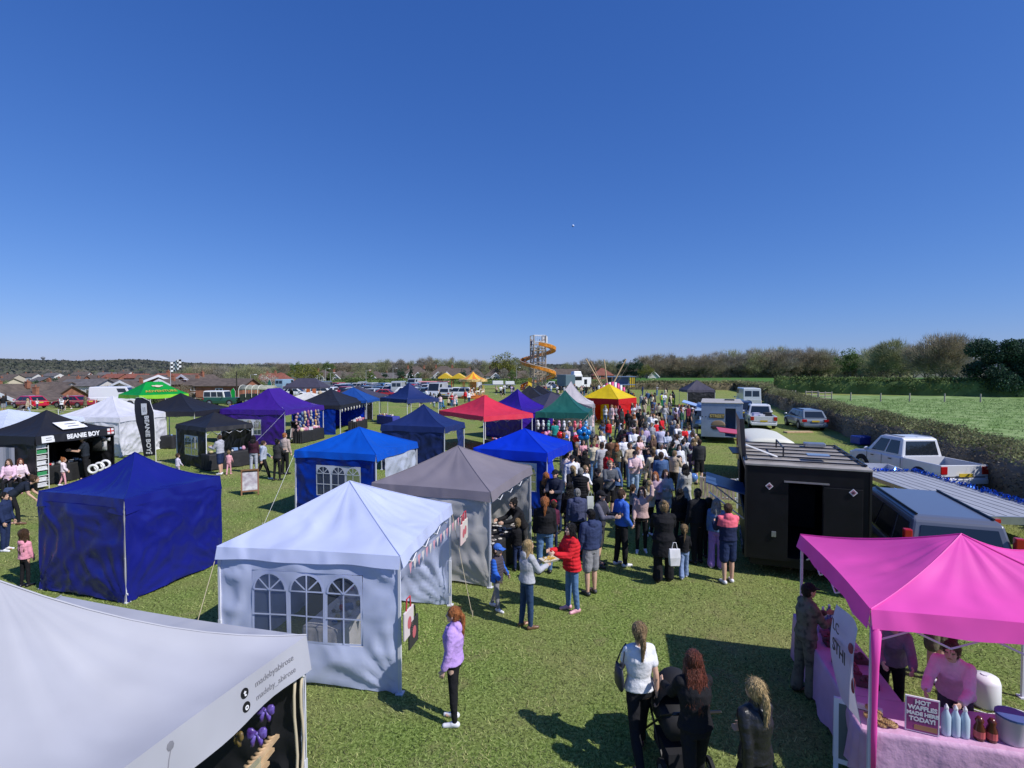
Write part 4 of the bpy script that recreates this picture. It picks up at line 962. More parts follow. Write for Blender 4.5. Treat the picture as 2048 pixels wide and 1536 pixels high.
e = car('mpv', 'people_carrier', 'silver grey people carrier with tall red tail lights behind the pink gazebo', 9.15, 11.75, R(-20), (.12, .13, .17))
car('pickup', 'pickup_truck', 'white pickup loaded with boxes, parked beyond the cream camper', 20.1, 42.6, R(-18), WHT)
car('estate', 'estate_car', 'grey estate car parked alone beside the long hedge', 23.2, 41.6, R(-10), (.16, .2, .26))
car('suv', 'dark_car', 'dark car parked between the white van and the loaded pickup', 21.6, 49.5, R(-15), NVY)
car('van', 'panel_van', 'white panel van parked at the far end of the hedge', 27.4, 61, R(-14), (.62, .66, .68))
car('suv', 'dark_car', 'blue car with raised boot behind the silver trailer', 17.0, 46, R(-20), (.14, .22, .38))
car('estate', 'estate_car', 'pale blue car roof left of the silver trailer', 15.6, 42.5, R(-20), (.35, .45, .6))
car('jeep', 'off_road_vehicle', 'green off-road vehicle with white roof parked side-on by the rope line', -38.6, 70, R(-93), (.015, .09, .06))
car('saloon', 'sports_car', 'dark red sports car parked side-on behind the black market gazebo', -53.5, 64, R(84), (.30, .012, .04))
car('hatch', 'red_car', 'bright red car nose behind the dark red sports car', -57.5, 62.5, R(70), (.5, .01, .05))
car('van', 'panel_van', 'white van with purple stripe by the rope line left of the green canopy', -50.5, 67, R(-70), (.7, .7, .76))
car('pickup', 'pickup_truck', 'small white pickup parked right of the spiral slide tower', XY(1105, 120), 120, R(80), WHT)
car('hatch', 'white_car', 'white car behind the long slate canopy', XY(590, 88), 88, R(-88), WHT); car('suv', 'white_car', 'white car with dark wheels right of the orange flags', XY(648, 86), 86, R(-86), WHT)
# loads in the bed of the far pickup
for i, (dx, dy, z, s, c, lb) in enumerate(((-.45, -1.6, .62, .55, (.5, .5, .7), 'pale crate in the back of the loaded pickup'), (.4, -1.5, .62, .6, (.02, .02, .02), 'black bag heaped in the loaded pickup'), (-.1, -2.1, .62, .45, (.7, .7, .72), 'white tub at the tail of the loaded pickup'))):
    m = MB(); m.box((0, 0, s / 2), (s, s * .8, s), taper=.85); m.box((0, 0, s + .02), (s * .95, s * .76, .05))
    o = m.build('storage_box', M_obj, color=c, bevel=.03); v = Matrix.Rotation(R(-18), 3, 'Z') @ Vector((dx, dy, 0)); o.location = (20.1 + v.x, 42.6 + v.y, z); tag(o, lb, 'box')
# car park rows
protos = {}
cc = [('white', WHT), ('silver', SLV), ('black', BLK), ('dark grey', GRY), ('navy', NVY), ('red', REDC), ('blue', BLU), ('white', WHT), ('silver', SLV), ('pale grey', (.5, .5, .53)), ('pale blue', (.25, .38, .5))]
cnt = {}
def recolor(o, c):
    if o.name.startswith(('body', 'cabin', 'roof', 'door_mirror', 'bumper')): o.color = (*c, 1)
    for ch in o.children: recolor(ch, c)
rows = [(84, 690, 930, 11), (93, 640, 900, 14), (102, 560, 890, 18), (111, 560, 880, 18), (119, 570, 860, 14)]
rown = ['nearest', 'second', 'middle', 'fourth', 'farthest']
for ri, (Y, p0, p1, n) in enumerate(rows):
    k = 0
    for i in range(n):
        if random.random() < .12: continue
        px = p0 + (p1 - p0) * (i + .5) / n; nm, c = random.choice(cc); kd = random.choice(['hatch', 'estate', 'suv', 'saloon', 'hatch', 'mpv', 'van' if i % 4 == 0 else 'suv'])
        rz = R(random.choice([0, 180, 0, 90]) + random.uniform(-8, 8) - 6)
        lb = '%s %s, %s car from the left in the %s car park row' % (nm, 'van' if kd == 'van' else 'car', nth(k), rown[ri]); k += 1
        yy = Y + random.uniform(-.8, .8); xx = XY(px, Y)
        if kd not in protos: protos[kd] = car(kd, 'parked_car', lb, xx, yy, rz, c, 'cars in the far car park', detail=False)
        else:
            o = copy_tree(protos[kd]); o.location = (xx, yy, gz(xx, yy)); o.rotation_euler = (0, 0, rz); recolor(o, c); o['label'] = lb
# ------------------------------------------------------------------ catering trailers
def rotp(o, rz, x, y, z=0): v = Matrix.Rotation(rz, 3, 'Z') @ Vector((x, y, 0)); return (o[0] + v.x, o[1] + v.y, z)
# black trailer: rear face to the camera
RZT = R(-21); OT = (6.37, 11.3)     # middle of the rear face at ground level
t = empty('catering_trailer', (OT[0], OT[1], 0), RZT, 'large black catering trailer with open rear door and slatted roof frame', 'trailer')
w2, Lt, Ht, z0 = 1.19, 3.75, 2.5, .42
M_trail = mat('trailer_black', (.006, .006, .008), .5, spec=.3, noise_amt=.3, noise_scale=2, bump=.15, bump_scale=3)
M_troof = mat('trailer_roof', (.34, .31, .28), .7, noise_amt=.2, noise_scale=2)
m = MB()     # walls around a real door opening, and the side hatch opening on the left
dx0, dx1, dz1 = -.34, .32, 2.16
def wallbox(m, a, b): m.box([(a[i] + b[i]) / 2 for i in range(3)], [abs(b[i] - a[i]) for i in range(3)])
wallbox(m, (-w2, 0, z0), (dx0, .05, Ht)); wallbox(m, (dx1, 0, z0), (w2, .05, Ht)); wallbox(m, (dx0, 0, dz1), (dx1, .05, Ht)); 
wallbox(m, (w2 - .05, .05, z0), (w2, Lt, Ht)); wallbox(m, (-w2, Lt - .05, z0), (w2 - .05, Lt, Ht))
wallbox(m, (-w2, .05, z0), (-w2 + .05, Lt - .05, 1.15)); wallbox(m, (-w2, .05, 1.15), (-w2 + .05, .5, Ht)); wallbox(m, (-w2, Lt - .5, 1.15), (-w2 + .05, Lt - .05, Ht)); wallbox(m, (-w2, .5, 2.3), (-w2 + .05, Lt - .5, Ht))
wallbox(m, (-w2 + .05, .05, z0), (w2 - .05, Lt - .05, z0 + .06)); wallbox(m, (-w2 + .1, .1, .25), (w2 - .1, Lt - .1, z0 - .004))
m.build('wall', M_trail, t)
m = MB(); wallbox(m, (-w2 - .03, -.03, Ht), (w2 + .03, Lt + .03, Ht + .05)); ro = m.build('roof', M_troof, t, bevel=.01)
m = MB()
for yy in (.35, .95, 1.55, 2.15, 2.75, 3.4): m.box((0, yy, Ht + .085), (w2 * 1.96, .05, .03))
for sx in (-1, 1): m.box((sx * w2 * .98, 1.88, Ht + .085), (.04, 3.2, .035)); 
for sx in (-1, 1):
    for yy in (.35, 1.9, 3.4): m.box((sx * w2 * .98, yy, Ht + .06), (.04, .04, .05))
m.tube([(-.35, .9, Ht + .1), (-.35, .9, Ht + .3), (-.35, 2.4, Ht + .3), (-.35, 2.4, Ht + .1)], .02, 6); m.build('roof_rack', M_black, t)
m = MB(); m.box((.65, 3.2, Ht + .12), (.5, .3, .1)); m.build('roof_vent', M_alu, t, bevel=.02)
m = MB(); m.box((.35, .85, Ht + .18), (.45, .3, .03)); m.build('skylight', mat('skylight_blue', (.2, .27, .38), .2), t)
m = MB()
for a, b in (((-w2 - .02, -.02, z0), (-w2 + .02, .02, Ht)), ((w2 - .02, -.02, z0), (w2 + .02, .02, Ht))): wallbox(m, a, b)
m.build('corner_trim', M_black, t)
m = MB(); m.box((-.0, -.03, dz1 + .03), (.86, .05, .03)); m.box((dx1 + .02, -.03, 1.9), (.03, .04, .3)); m.box((dx1 + .02, -.03, .9), (.03, .04, .12)); m.build('door_trim', M_alu, t)
m = MB(); m.box((dx1 + .36, -.05, 1.25), (.72, .035, 1.75)); m.build('door', M_trail, t, bevel=.01)
m = MB(); m.box((-.62, -.012, 1.0), (.09, .03, .12)); m.build('lock_plate', M_alu, t, bevel=.005)
for sx in (-.72, .86):
    m = MB(); k = .115; M45 = Matrix.Rotation(R(45), 3, 'Y'); m.box((sx, -.078 if sx > 0 else -.012, 2.06), (k, .012, k), M=M45); s_ = m.build('hazard_sticker', M_white, t)
    m = MB(); m.box((sx, -.086 if sx > 0 else -.02, 2.06), (.085, .008, .085), M=M45); m.build('sticker_face', mat('sticker_pink', (.45, .2, .25), .5), s_)
    m = MB(); m.box((sx, -.092 if sx > 0 else -.026, 2.06), (.04, .006, .03)); m.build('sticker_symbol', M_black, s_)
# hatch flap raised, with dark lettered panel; lower counter flap of blue-grey
m = MB(); m.box((-w2 - .03, 2.1, 2.98), (.10, 2.4, .95), M=Matrix.Rotation(R(-4), 3, 'Y')); m.build('hatch_flap', mat('flap_dark', (.03, .028, .035), .3), t, bevel=.01)
m = MB(); m.box((-w2 - .42, .9, 1.88), (.9, 1.3, .035), M=Matrix.Rotation(R(14), 3, 'Y')); m.build('awning_panel', mat('awning_blue', (.035, .07, .16), .35, noise_amt=.4, noise_scale=3, stretch=(1, 4, 1)), t, bevel=.01)
m = MB(); m.tube([(-w2, .4, 2.9), (-w2 + .7, .8, Ht + .1)], .02, 5); m.tube([(-w2 - .02, .3, 1.2), (-w2 - .78, .3, 1.76)], .018, 5); m.tube([(-w2 - .02, 1.5, 1.2), (-w2 - .78, 1.5, 1.76)], .018, 5); m.build('strut', M_white, t)
for sx in (-1, 1):
    for yy in (1.5, 2.2): wheel(t, sx * (w2 - .12), yy, .3, .2, sx)
m = MB(); m.box((0, 2.9, 1.0), (1.2, .5, 1.0)); m.build('interior_counter', M_blackm, t)
# silver burger trailer
t = empty('catering_trailer', rotp((13.05, 32.6), 0, 0, 0), R(-21), 'silver grey catering trailer lettered STREET with a burger picture, open side hatch', 'trailer')
M_sil = mat('trailer_silver', (.30, .36, .50), .35, metal=.35, noise_amt=.12, noise_scale=1.2)
w2, Lt, Ht = 1.2, 4.4, 2.5
m = MB(); wallbox(m, (-w2, 0, .4), (.2, .05, Ht)); wallbox(m, (.8, 0, .4), (w2, .05, Ht)); wallbox(m, (.2, 0, 2.2), (.8, .05, Ht)); wallbox(m, (w2 - .05, .05, .4), (w2, Lt, Ht)); wallbox(m, (-w2, Lt - .05, .4), (w2 - .05, Lt, Ht))
wallbox(m, (-w2, .05, .4), (-w2 + .05, Lt - .05, 1.1)); wallbox(m, (-w2, .05, 1.1), (-w2 + .05, .7, Ht)); wallbox(m, (-w2, Lt - .7, 1.1), (-w2 + .05, Lt - .05, Ht)); wallbox(m, (-w2, .7, 2.2), (-w2 + .05, Lt - .7, Ht)); wallbox(m, (-w2 + .05, .05, .4), (w2 - .05, Lt - .05, .46))
m.build('wall', M_sil, t, bevel=.01)
m = MB(); wallbox(m, (-w2 - .04, -.04, Ht), (w2 + .04, Lt + .04, Ht + .07)); m.build('roof', mat('roof_cream', (.42, .39, .36), .6, noise_amt=.15), t, bevel=.03)
m = MB(); m.box((.5, 2.6, Ht + .1), (.6, .5, .08)); m.build('roof_hatch', M_black, t)
m = MB(); m.box((-w2 - .62, 2.0, 2.32), (1.25, 2.3, .05), M=Matrix.Rotation(R(16), 3, 'Y')); m.build('hatch_flap', mat('flap_blue', (.32, .45, .72), .4), t, bevel=.01)
m = MB(); m.box((-w2 - .2, 2.2, 1.1), (.4, 2.8, .04)); m.build('counter', M_alu, t)
m = MB(); m.box((-.27, -.012, 1.72), (.86, .016, .3)); m.build('sign_panel', mat('sign_dark', (.05, .045, .04), .5), t, bevel=.005)
text('STREET', .26, 'sign_lettering', mat('sign_gold', (.65, .48, .16), .5), t, frame((-.27, -.026, 1.71), (1, 0, 0), (0, 0, 1)), bold=.008)
text('. . .', .4, 'sign_dots', M_black, t, frame((-.93, -.014, 1.75), (1, 0, 0), (0, 0, 1)), bold=.01)
bu = MB(); bu.smooth = True; bu.lathe((-.2, -.004, 1.12), [(.40, .0), (.42, .05), (.36, .2), (.2, .3), (.02, .33)], 16, sy=.05); b1 = bu.build('burger_picture', mat('bun', (.30, .2, .12), .6), t)
bu = MB(); bu.lathe((-.2, -.004, .98), [(.3, -.12), (.42, 0), (.44, .06), (.40, .1)], 16, sy=.05); bu.build('burger_filling', mat('patty', (.06, .035, .03), .6), b1)
for sx in (-1, 1): wheel(t, sx * (w2 - .12), 2.2, .3, .2, sx)
# red and cream camper serving hatch
t = empty('camper_van', rotp((10.15, 20.4), 0, 0, 0), R(-17), 'red and cream camper van serving food, cream rounded roof', 'van')
M_cream = mat('camper_cream', (.80, .77, .62), .35); M_cred = mat('camper_red', (.45, .02, .03), .35, coat=.4)
W_, L_, b = 1.72, 4.2, MB(); b.smooth = True
def cring(y, k, zt, z0=.35, rw=1.0): return [Vector((x * W_ / 2 * k * rw, y, z)) for x, z in ((-.86, z0), (-1, z0 + .15), (-1, zt), (1, zt), (1, z0 + .15), (.86, z0))]
b.loft([cring(0, .9, 1.1), cring(.15, 1, 1.16), cring(L_ - .2, 1, 1.16), cring(L_, .88, 1.1)]); b.build('body', M_cred, t, bevel=.04)
g = MB()
for sx in (-1, 1):
    for yy in (.12, 1.0, 1.9, 2.9, 3.9): g.box((sx * W_ / 2 * .96, yy, 1.42), (.06, .1, .56))
for yy in (.1, L_ - .15):
    for xx in (-.8, 0, .8): g.box((xx, yy, 1.42), (.1, .06, .56))
g.build('pillar', M_cred, t)
g = MB(); g.smooth = True
def rring(y, k, z): return [Vector((W_ / 2 * k * math.cos(a), y, z + .22 * math.sin(a) * k)) for a in [math.pi * j / 12 for j in range(13)]]
g.loft([rring(-.02, .86, 1.66), rring(.08, 1.0, 1.68), rring(.5, 1.03, 1.70), rring(L_ - .6, 1.03, 1.70), rring(L_ - .1, .98, 1.68), rring(L_ + .04, .8, 1.66)]); g.build('roof', M_cream, t)
for yy in (.09, L_ - .13):
    g = MB(); g.box((0, yy, 1.42), (1.5, .02, .5)); g.build('window', mat('camper_glass', (.03, .035, .04), .1, alpha=.6), t)
for sx in (-1, 1):
    wheel(t, sx * (W_ / 2 - .1), .9, .32, .2, sx); wheel(t, sx * (W_ / 2 - .1), 3.2, .32, .2, sx)
    g = MB(); g.ball((sx * .72, -.0, .82), (.09, .05, .13), 8, 6); g.build('tail_light', M_lampr, t)
g = MB(); g.box((-W_ / 2 - .5, 1.8, 1.98), (1.0, 1.7, .05), M=Matrix.Rotation(R(6), 3, 'Y')); g.build('hatch_flap', mat('flap_pink', (.52, .07, .12), .5), t, bevel=.02)
g = MB(); g.box((-W_ / 2 - .25, 1.8, 1.16), (.45, 1.8, .04)); g.build('counter', M_black, t)
# flatbed trailer
t = empty('flatbed_trailer', rotp((13.45, 13.6), 0, 0, 0), R(-6), 'long empty silver flatbed trailer edged with blue garland', 'trailer')
m = MB(); m.box((0, 3, .76), (2.1, 6.1, .06)); bed = m.build('bed', mat('planked_alu', (.42, .43, .46), .55, metal=.25, noise_amt=.12, noise_scale=3, stretch=(6, .4, 1)), t)
m = MB()
for k in range(1, 7): m.box((-1.05 + k * .3, 3, .793), (.018, 5.9, .006))
m.build('bed_groove', mat('groove_dark', (.06, .065, .075), .5), bed)
m = MB()
for sx in (-1, 1): m.box((sx * 1.07, 3, .74), (.05, 6.1, .14))
m.box((0, -.06, .70), (2.1, .06, .2)); m.box((0, 6.06, .74), (2.1, .05, .14)); m.build('frame', M_alu, t)
for sx in (-1, 1):
    m = MB(); m.box((sx * .85, -.11, .69), (.26, .04, .1)); m.build('tail_light', M_lampr, t)
    for yy in (2.5, 3.3): wheel(t, sx * .9, yy, .27, .18, sx)
g = MB()
for k in range(420):
    y_ = random.uniform(.1, 6.2); a = random.uniform(0, 6.28); r = random.uniform(.02, .07)
    c = Vector((1.06 + math.cos(a) * r, y_, .86 + math.sin(a) * r)); n_ = Vector((random.gauss(0, 1), random.gauss(0, 1), random.gauss(0, 1))).normalized(); u_ = n_.orthogonal() * .055; v_ = n_.cross(u_) * .6
    g.add([c - u_, c + v_, c + u_], [(0, 1, 2)])
for k in range(160):
    y_ = 6.05; c = Vector((random.uniform(-1, 1), random.uniform(6.0, 6.1), random.uniform(.82, .92))); n_ = Vector((random.gauss(0, 1), random.gauss(0, 1), random.gauss(0, 1))).normalized(); u_ = n_.orthogonal() * .05; g.add([c - u_, c + n_.cross(u_) * .6, c + u_], [(0, 1, 2)])
me = g.mesh('tinsel', mat('blue_tinsel', (.02, .12, .6), .2, metal=.6)); me.transform(t.matrix_world if False else Matrix.Translation((13.45, 13.6, 0)) @ Matrix.Rotation(R(-6), 4, 'Z'))
tag(obj('garland', me), 'shiny blue tinsel garland laid along the flatbed trailer edge', 'garland')
# cart behind flatbed and wheelbarrow tub
m = MB(); m.box((0, 0, .55), (1.6, 1.1, .05)); m.box((-.78, 0, .7), (.04, 1.1, .3)); m.box((.78, 0, .7), (.04, 1.1, .3)); m.box((0, .53, .7), (1.56, .04, .3))
c = empty('utility_trailer', (14.2, 20.6, 0), R(-12), 'small pale trailer standing beside the white pickup', 'trailer'); m.build('tub', mat('galvanised', (.5, .52, .58), .5), c)
for sx in (-1, 1): wheel(c, sx * .9, 0, .26, .16, sx)
# ------------------------------------------------------------------ fair rides
HX, HY = XY(1076, 100), 100.0
t = empty('helter_skelter', (HX, HY, 0), R(15), 'tall spiral slide tower with orange chute, highest thing in the fairground', 'slide tower')
M_chute = mat('chute_orange', (.62, .22, .02), .4, noise_amt=.3, noise_scale=2); M_chin = mat('chute_inside', (.26, .14, .07), .5)
Hh = 11.0; rs = 1.65
m = MB(); posts = [(rs * math.cos(a), rs * math.sin(a)) for a in [R(45 + 90 * k) for k in range(4)]]
for x_, y_ in posts: m.tube([(x_, y_, 0), (x_, y_, Hh)], .11, 6)
for i in range(4):
    for f_ in (.25, .5, .75): q_ = Vector(posts[i]).lerp(Vector(posts[(i + 1) % 4]), f_); m.tube([(q_.x, q_.y, 0), (q_.x, q_.y, 8.6)], .05, 4)
m.tube([(0, 0, 0), (0, 0, 9)], .16, 8)
for k in range(9):
    z_ = k * 1.12 + .3
    for i in range(4):
        a_, b_ = posts[i], posts[(i + 1) % 4]; m.tube([(*a_, z_), (*b_, z_)], .06, 4); m.tube([(*a_, z_), (*b_, z_ + 1.12)], .05, 4)
m.build('tower_frame', mat('tower_steel', (.40, .33, .26), .5), t)
m = MB()
for i in range(4):
    a_, b_ = Vector((*posts[i], 0)), Vector((*posts[(i + 1) % 4], 0))
    for k in range(0, 7): p_ = a_.lerp(b_, k / 6); m.tube([(p_.x, p_.y, 8.7), (p_.x, p_.y, Hh)], .022, 4)
    m.tube([(a_.x, a_.y, Hh), (b_.x, b_.y, Hh)], .06, 5); m.tube([(a_.x, a_.y, 9.8), (b_.x, b_.y, 9.8)], .03, 4)
m.box((1.1, -1.0, 9.7), (.9, .08, 2.2)); m.build('top_cage', M_white, t)
m = MB(); m.box((0, 0, 8.65), (2.5, 2.5, .08)); m.build('platform', M_alu, t)
m = MB()     # stairs zigzag
for f in range(4):
    z_ = f * 2.15 + .1; s_ = 1 if f % 2 == 0 else -1
    for k in range(9): m.box((-.6, s_ * (-1.0 + k * .25), z_ + k * .24), (.7, .22, .04))
m.build('staircase', M_steel, t)
ch = MB(); inn = MB(); rc = 2.95; N_ = 90; z_top, z_bot = 9.1, .7; turns = -1.78
rings = []; ringi = []; railo = []
for k in range(N_ + 1):
    f = k / N_; a = R(-105) - f * turns * 2 * math.pi; z_ = z_top + (z_bot - z_top) * f ** 1.1; ca, sa = math.cos(a), math.sin(a)
    r0, r1 = rc - .42, rc + .42
    def pt(r, z): return Vector((r * ca, r * sa, z))
    rings.append([pt(r0 - .06, z_ + .42), pt(r0, z_ + .45), pt(r0 + .05, z_ + .06), pt(r1 - .05, z_ + .06), pt(r1, z_ + .5), pt(r1 + .06, z_ + .46), pt(r1 + .02, z_ - .1), pt(r0 - .02, z_ - .1)])
    railo.append(pt(r1 + .04, z_ + .53))
ch.smooth = False; ch.loft(rings); ch.build('chute', M_chute, t)
m = MB(); m.tube(railo, .05, 5); m.tube([Vector((p.x * (rc - .42) / (rc + .46), p.y * (rc - .42) / (rc + .46), p.z - .04)) for p in railo], .045, 5); m.build('chute_rail', mat('chute_rail', (.6, .5, .4), .5), t)
m = MB()
for k in range(0, N_, 9):
    p = railo[k]; m.tube([(p.x * .86, p.y * .86, p.z - .6), (p.x * .45, p.y * .45, p.z - 1.1)], .035, 4)
m.build('chute_bracket', M_steel, t)
m = MB(); m.box((-2.1, -1.6, 1.6), (.7, .12, 2.9)); m.build('entrance_sign', M_yellow, t, bevel=.03)
# carousel
CXX, CY = XY(946, 84), 84.0
t = empty('carousel', (CXX, CY, 0), 0, 'small orange and gold carousel with striped conical canopy', 'carousel')
m = MB(); m.lathe((0, 0, 0), [(2.45, .05), (2.45, .42), (2.5, .45), (2.3, .48)], 28); m.build('platform', mat('carousel_orange', (.6, .16, .03), .45, noise_amt=.3, noise_scale=3), t)
cn = MB(); n = 16
for k in range(n):
    a0, a1 = 2 * math.pi * k / n, 2 * math.pi * (k + 1) / n; cn.cm = k % 2
    pr = [(2.2, 3.0), (1.2, 3.35), (.35, 3.9), (.02, 4.25)]
    cn.add([(r * math.cos(a), r * math.sin(a), z) for a in (a0, a1) for r, z in pr], [(i, i + 1, i + 5, i + 4) for i in range(3)])
me = cn.mesh('canopy', [M_orange, M_yellow]); obj('canopy', me, t)
m = MB(); m.lathe((0, 0, 0), [(2.2, 2.62), (2.3, 2.66), (2.3, 3.0), (2.15, 3.05)], 28, False); fa = m.build('fascia', mat('fascia_gold', (.62, .42, .16), .45, noise_amt=.5, noise_scale=4), t)
m = MB(); m.lathe((0, 0, 0), [(.55, .45), (.5, 1.5), (.6, 2.0), (.55, 2.9)], 10); m.build('centre_column', mat('column_gold', (.55, .3, .08), .4, noise_amt=.5, noise_scale=4), t)
for k in range(10):
    a = 2 * math.pi * k / 10 + .2; x_, y_ = 1.75 * math.cos(a), 1.75 * math.sin(a)
    m = MB(); m.tube([(x_, y_, .45), (x_, y_, 2.7)], .03, 5); po = m.build('pole', M_yellow, t)
    h = MB(); h.smooth = True; R_ = Matrix.Rotation(a + math.pi / 2, 3, 'Z'); zc = 1.15 + .15 * math.sin(k * 2)
    P = lambda a_, b_, c_: Vector((x_, y_, zc)) + R_ @ Vector((a_, b_, c_))
    h.tube([P(-.34, 0, .02), P(-.2, 0, .03), P(.1, 0, 0), P(.28, 0, .05)], [.08, .15, .13, .15], 7); h.tube([P(.25, 0, .08), P(.4, 0, .36), P(.42, 0, .42)], [.1, .07, .06], 6); h.tube([P(.38, 0, .42), P(.6, 0, .28)], [.075, .04], 6)
    for sx, lx, dx in ((.06, .24, .16), (-.06, .26, .1), (.06, -.28, -.16), (-.06, -.3, -.1)): h.tube([P(lx, sx, -.05), P(lx + dx * .6, sx, -.22), P(lx + dx * .2, sx, -.42)], [.05, .035, .025], 5)
    h.tube([P(-.36, 0, .05), P(-.48, 0, -.05), P(-.5, 0, -.22)], [.04, .04, .01], 5); h.build('carousel_horse', M_obj, t, color=random.choice([(.7, .68, .62), (.5, .3, .12), (.65, .6, .5)]))
# small canopied ride to its left
t = empty('children_ride', (XY(905, 92), 92, 0), 0, 'red children\'s ride with yellow gable canopy left of the carousel', 'fair ride')
m = MB(); m.box((0, 0, .25), (4.2, 3, .4)); m.build('platform', M_red, t)
m = MB()
for x_ in (-2, 0, 2):
    for y_ in (-1.4, 1.4): m.tube([(x_, y_, .4), (x_, y_, 3.1)], .06, 6)
m.build('post', M_red, t)
m = MB(); m.prism([(-2.3, 3.0), (2.3, 3.0), (2.3, 3.2), (1.15, 3.9), (0, 3.25), (-1.15, 3.95), (-2.3, 3.2)], -1.7, 1.7); m.build('canopy', M_yellow, t)
m = MB()
for x_, c_ in ((-1.2, 0), (.1, 0), (1.3, 0)): m.smooth = True; m.ball((x_, 0, .85), (.5, .8, .35), 10, 6); m.ball((x_, .1, 1.15), (.3, .4, .25), 8, 5)
m.build('ride_car', mat('ride_red', (.4, .03, .08), .3), t)
t = empty('amusement_stall', (XY(868, 95), 95, 0), 0, 'orange and white fair stall beside the car park', 'fair stall')
m = MB(); m.box((0, 0, .55), (5, 2, 1.1)); m.build('counter', M_orange, t, bevel=.03)
m = MB(); m.box((0, 0, 2.35), (5.3, 2.4, .16)); m.build('roof', mat('stall_pink', (.75, .3, .3), .6), t, bevel=.03)
m = MB()
for x_ in (-2.4, 2.4):
    for y_ in (-.9, .9): m.tube([(x_, y_, 1.1), (x_, y_, 2.3)], .04, 5)
m.build('post', M_white, t)
# white lorry
t = empty('lorry', (XY(1147, 116), 116, 0), R(20), 'blue-grey and white box lorry standing behind the crowd, right of the slide tower', 'lorry')
m = MB(); m.box((-1.6, .5, 2.1), (2.3, 4.5, 2.6)); m.build('box_body', mat('lorry_blue', (.10, .16, .2), .5), t, bevel=.05)
m = MB(); m.box((.6, -.2, 2.0), (2.0, 2.1, 2.8)); m.box((.6, -.1, 3.75), (2.0, 1.7, .8), taper=.85); m.build('cab', mat('lorry_white', (.72, .72, .74), .35), t, bevel=.1)
m = MB(); m.box((.6, -1.27, 2.6), (1.6, .05, .8)); m.build('windscreen', M_glass, t)
m = MB(); m.box((3.2, .8, 1.7), (2.2, 2, 2.1)); m.build('generator_box', M_white, t, bevel=.05)
m = MB(); m.box((2.9, -.22, 1.8), (.7, .04, 1.1)); m.build('box_door', M_glass, t)
for x_ in (-2.2, .2, 1.2): wheel(t, x_, -1.0, .48, .3, -1); wheel(t, x_, .9, .48, .3, 1)
# lorry with flat load left of the slide
t = empty('lorry', (XY(992, 122), 122, 0), R(95), 'flatbed lorry with white cab left of the slide tower', 'lorry')
m = MB(); m.box((0, 4.2, 1.5), (2.2, 1.7, 2.2), taper=.92); m.build('cab', mat('lorry_white', (.72, .72, .74)), t, bevel=.12)
m = MB(); m.box((0, 5.02, 1.9), (1.8, .05, .8)); m.build('windscreen', M_glass, t)
m = MB(); m.box((0, -.6, 1.0), (2.3, 8, .18)); m.build('flatbed', M_alu, t)
m = MB(); m.box((0, -.4, 1.5), (2.1, 2.4, .8)); m.box((0, -3.2, 1.45), (2.1, 2.0, .7)); m.build('load', M_white, t, bevel=.05)
for y_ in (-3.5, -2.5, 3.6): wheel(t, -1, y_, .45, .28, -1); wheel(t, 1, y_, .45, .28, 1)
# army style truck with curved cover
t = empty('covered_truck', (XY(517, 70), 70, gz(XY(517, 70), 70)), R(-90), 'covered dark green trailer with rounded pale canvas hoops near the off-road vehicle', 'truck')
m = MB(); m.box((0, 0, .95), (2.1, 4.0, .9)); m.build('truck_body', mat('army_green', (.02, .035, .025), .6), t, bevel=.04)
m = MB(); m.smooth = True; m.loft([[Vector((1.08 * math.cos(a), y_, 1.95 + .6 * math.sin(a))) for a in [math.pi * j / 12 for j in range(13)]] for y_ in (-2.05, -.7, .7, 2.05)]); m.build('canvas_cover', mat('canvas_pale', (.30, .31, .24), .8, noise_amt=.2), t)
m = MB()
for y_ in (-2.1, -1.2, -.4, .4): 
    m.tube([(1.12, y_, 1.0), (1.12, y_, 1.95)] + [(1.12 * math.cos(a), y_, 1.95 + .64 * math.sin(a)) for a in [math.pi * j / 8 for j in range(1, 8)]] + [(-1.12, y_, 1.95), (-1.12, y_, 1.0)], .04, 5)
m.build('hoop', mat('hoop_pale', (.6, .6, .52), .6), t)
for y_ in (-1.1, 1.1): wheel(t, -.95, y_, .42, .25, -1); wheel(t, .95, y_, .42, .25, 1)
# bungee masts + striped inflatable + hazard truck
for i, (p0, p1, lb) in enumerate((((1203, 772), (1172, 718), 'tall wooden mast leaning left, nearest the yellow gazebo'), ((1206, 772), (1181, 722), 'thin mast leaning just right of the nearest leaning mast'), ((1215, 772), (1208, 719), 'nearly upright wooden mast behind the yellow gazebo peak'), ((1229, 762), (1252, 718), 'wooden mast leaning right beside the striped stall'), ((1238, 760), (1262, 720), 'thin dark mast leaning right, farthest of the masts'))):
    Y = 92 + i; a = G(p0[0], p0[1], Y=Y); b_ = G(p1[0], p1[1], Y=Y); d = b_ - a; a = a - d * (a.z / d.z)
    m = MB(); m.tube([a, b_], [.16, .11] if i in (0, 2, 3) else [.07, .05], 7); tag(m.build('mast', M_lwood if i < 4 else M_bark), lb, 'mast')
t = empty('striped_stall', (XY(1225, 88), 88, 0), 0, 'pink and white striped inflatable stall below the wooden masts', 'fair stall')
m = MB(); m.smooth = True
for k in range(9):
    a = math.pi * k / 8; m.cm = k % 2; m.tube([(-1.9 + k * .475, 0, .1), (-1.9 + k * .475, 0, 1.6 + .9 * math.sin(a))], [.28, .22], 8)
me = m.mesh('inflated_wall', [mat('infl_pink', (.65, .05, .2), .4), M_white]); obj('inflated_wall', me, t)
m = MB(); m.box((0, -.4, .3), (4.2, .5, .6)); m.build('base', M_orange, t, bevel=.1)
t = empty('site_trailer', (XY(1240, 100), 100, 0), R(4), 'blue-grey open trailer with yellow and black hazard panel behind the masts', 'trailer')
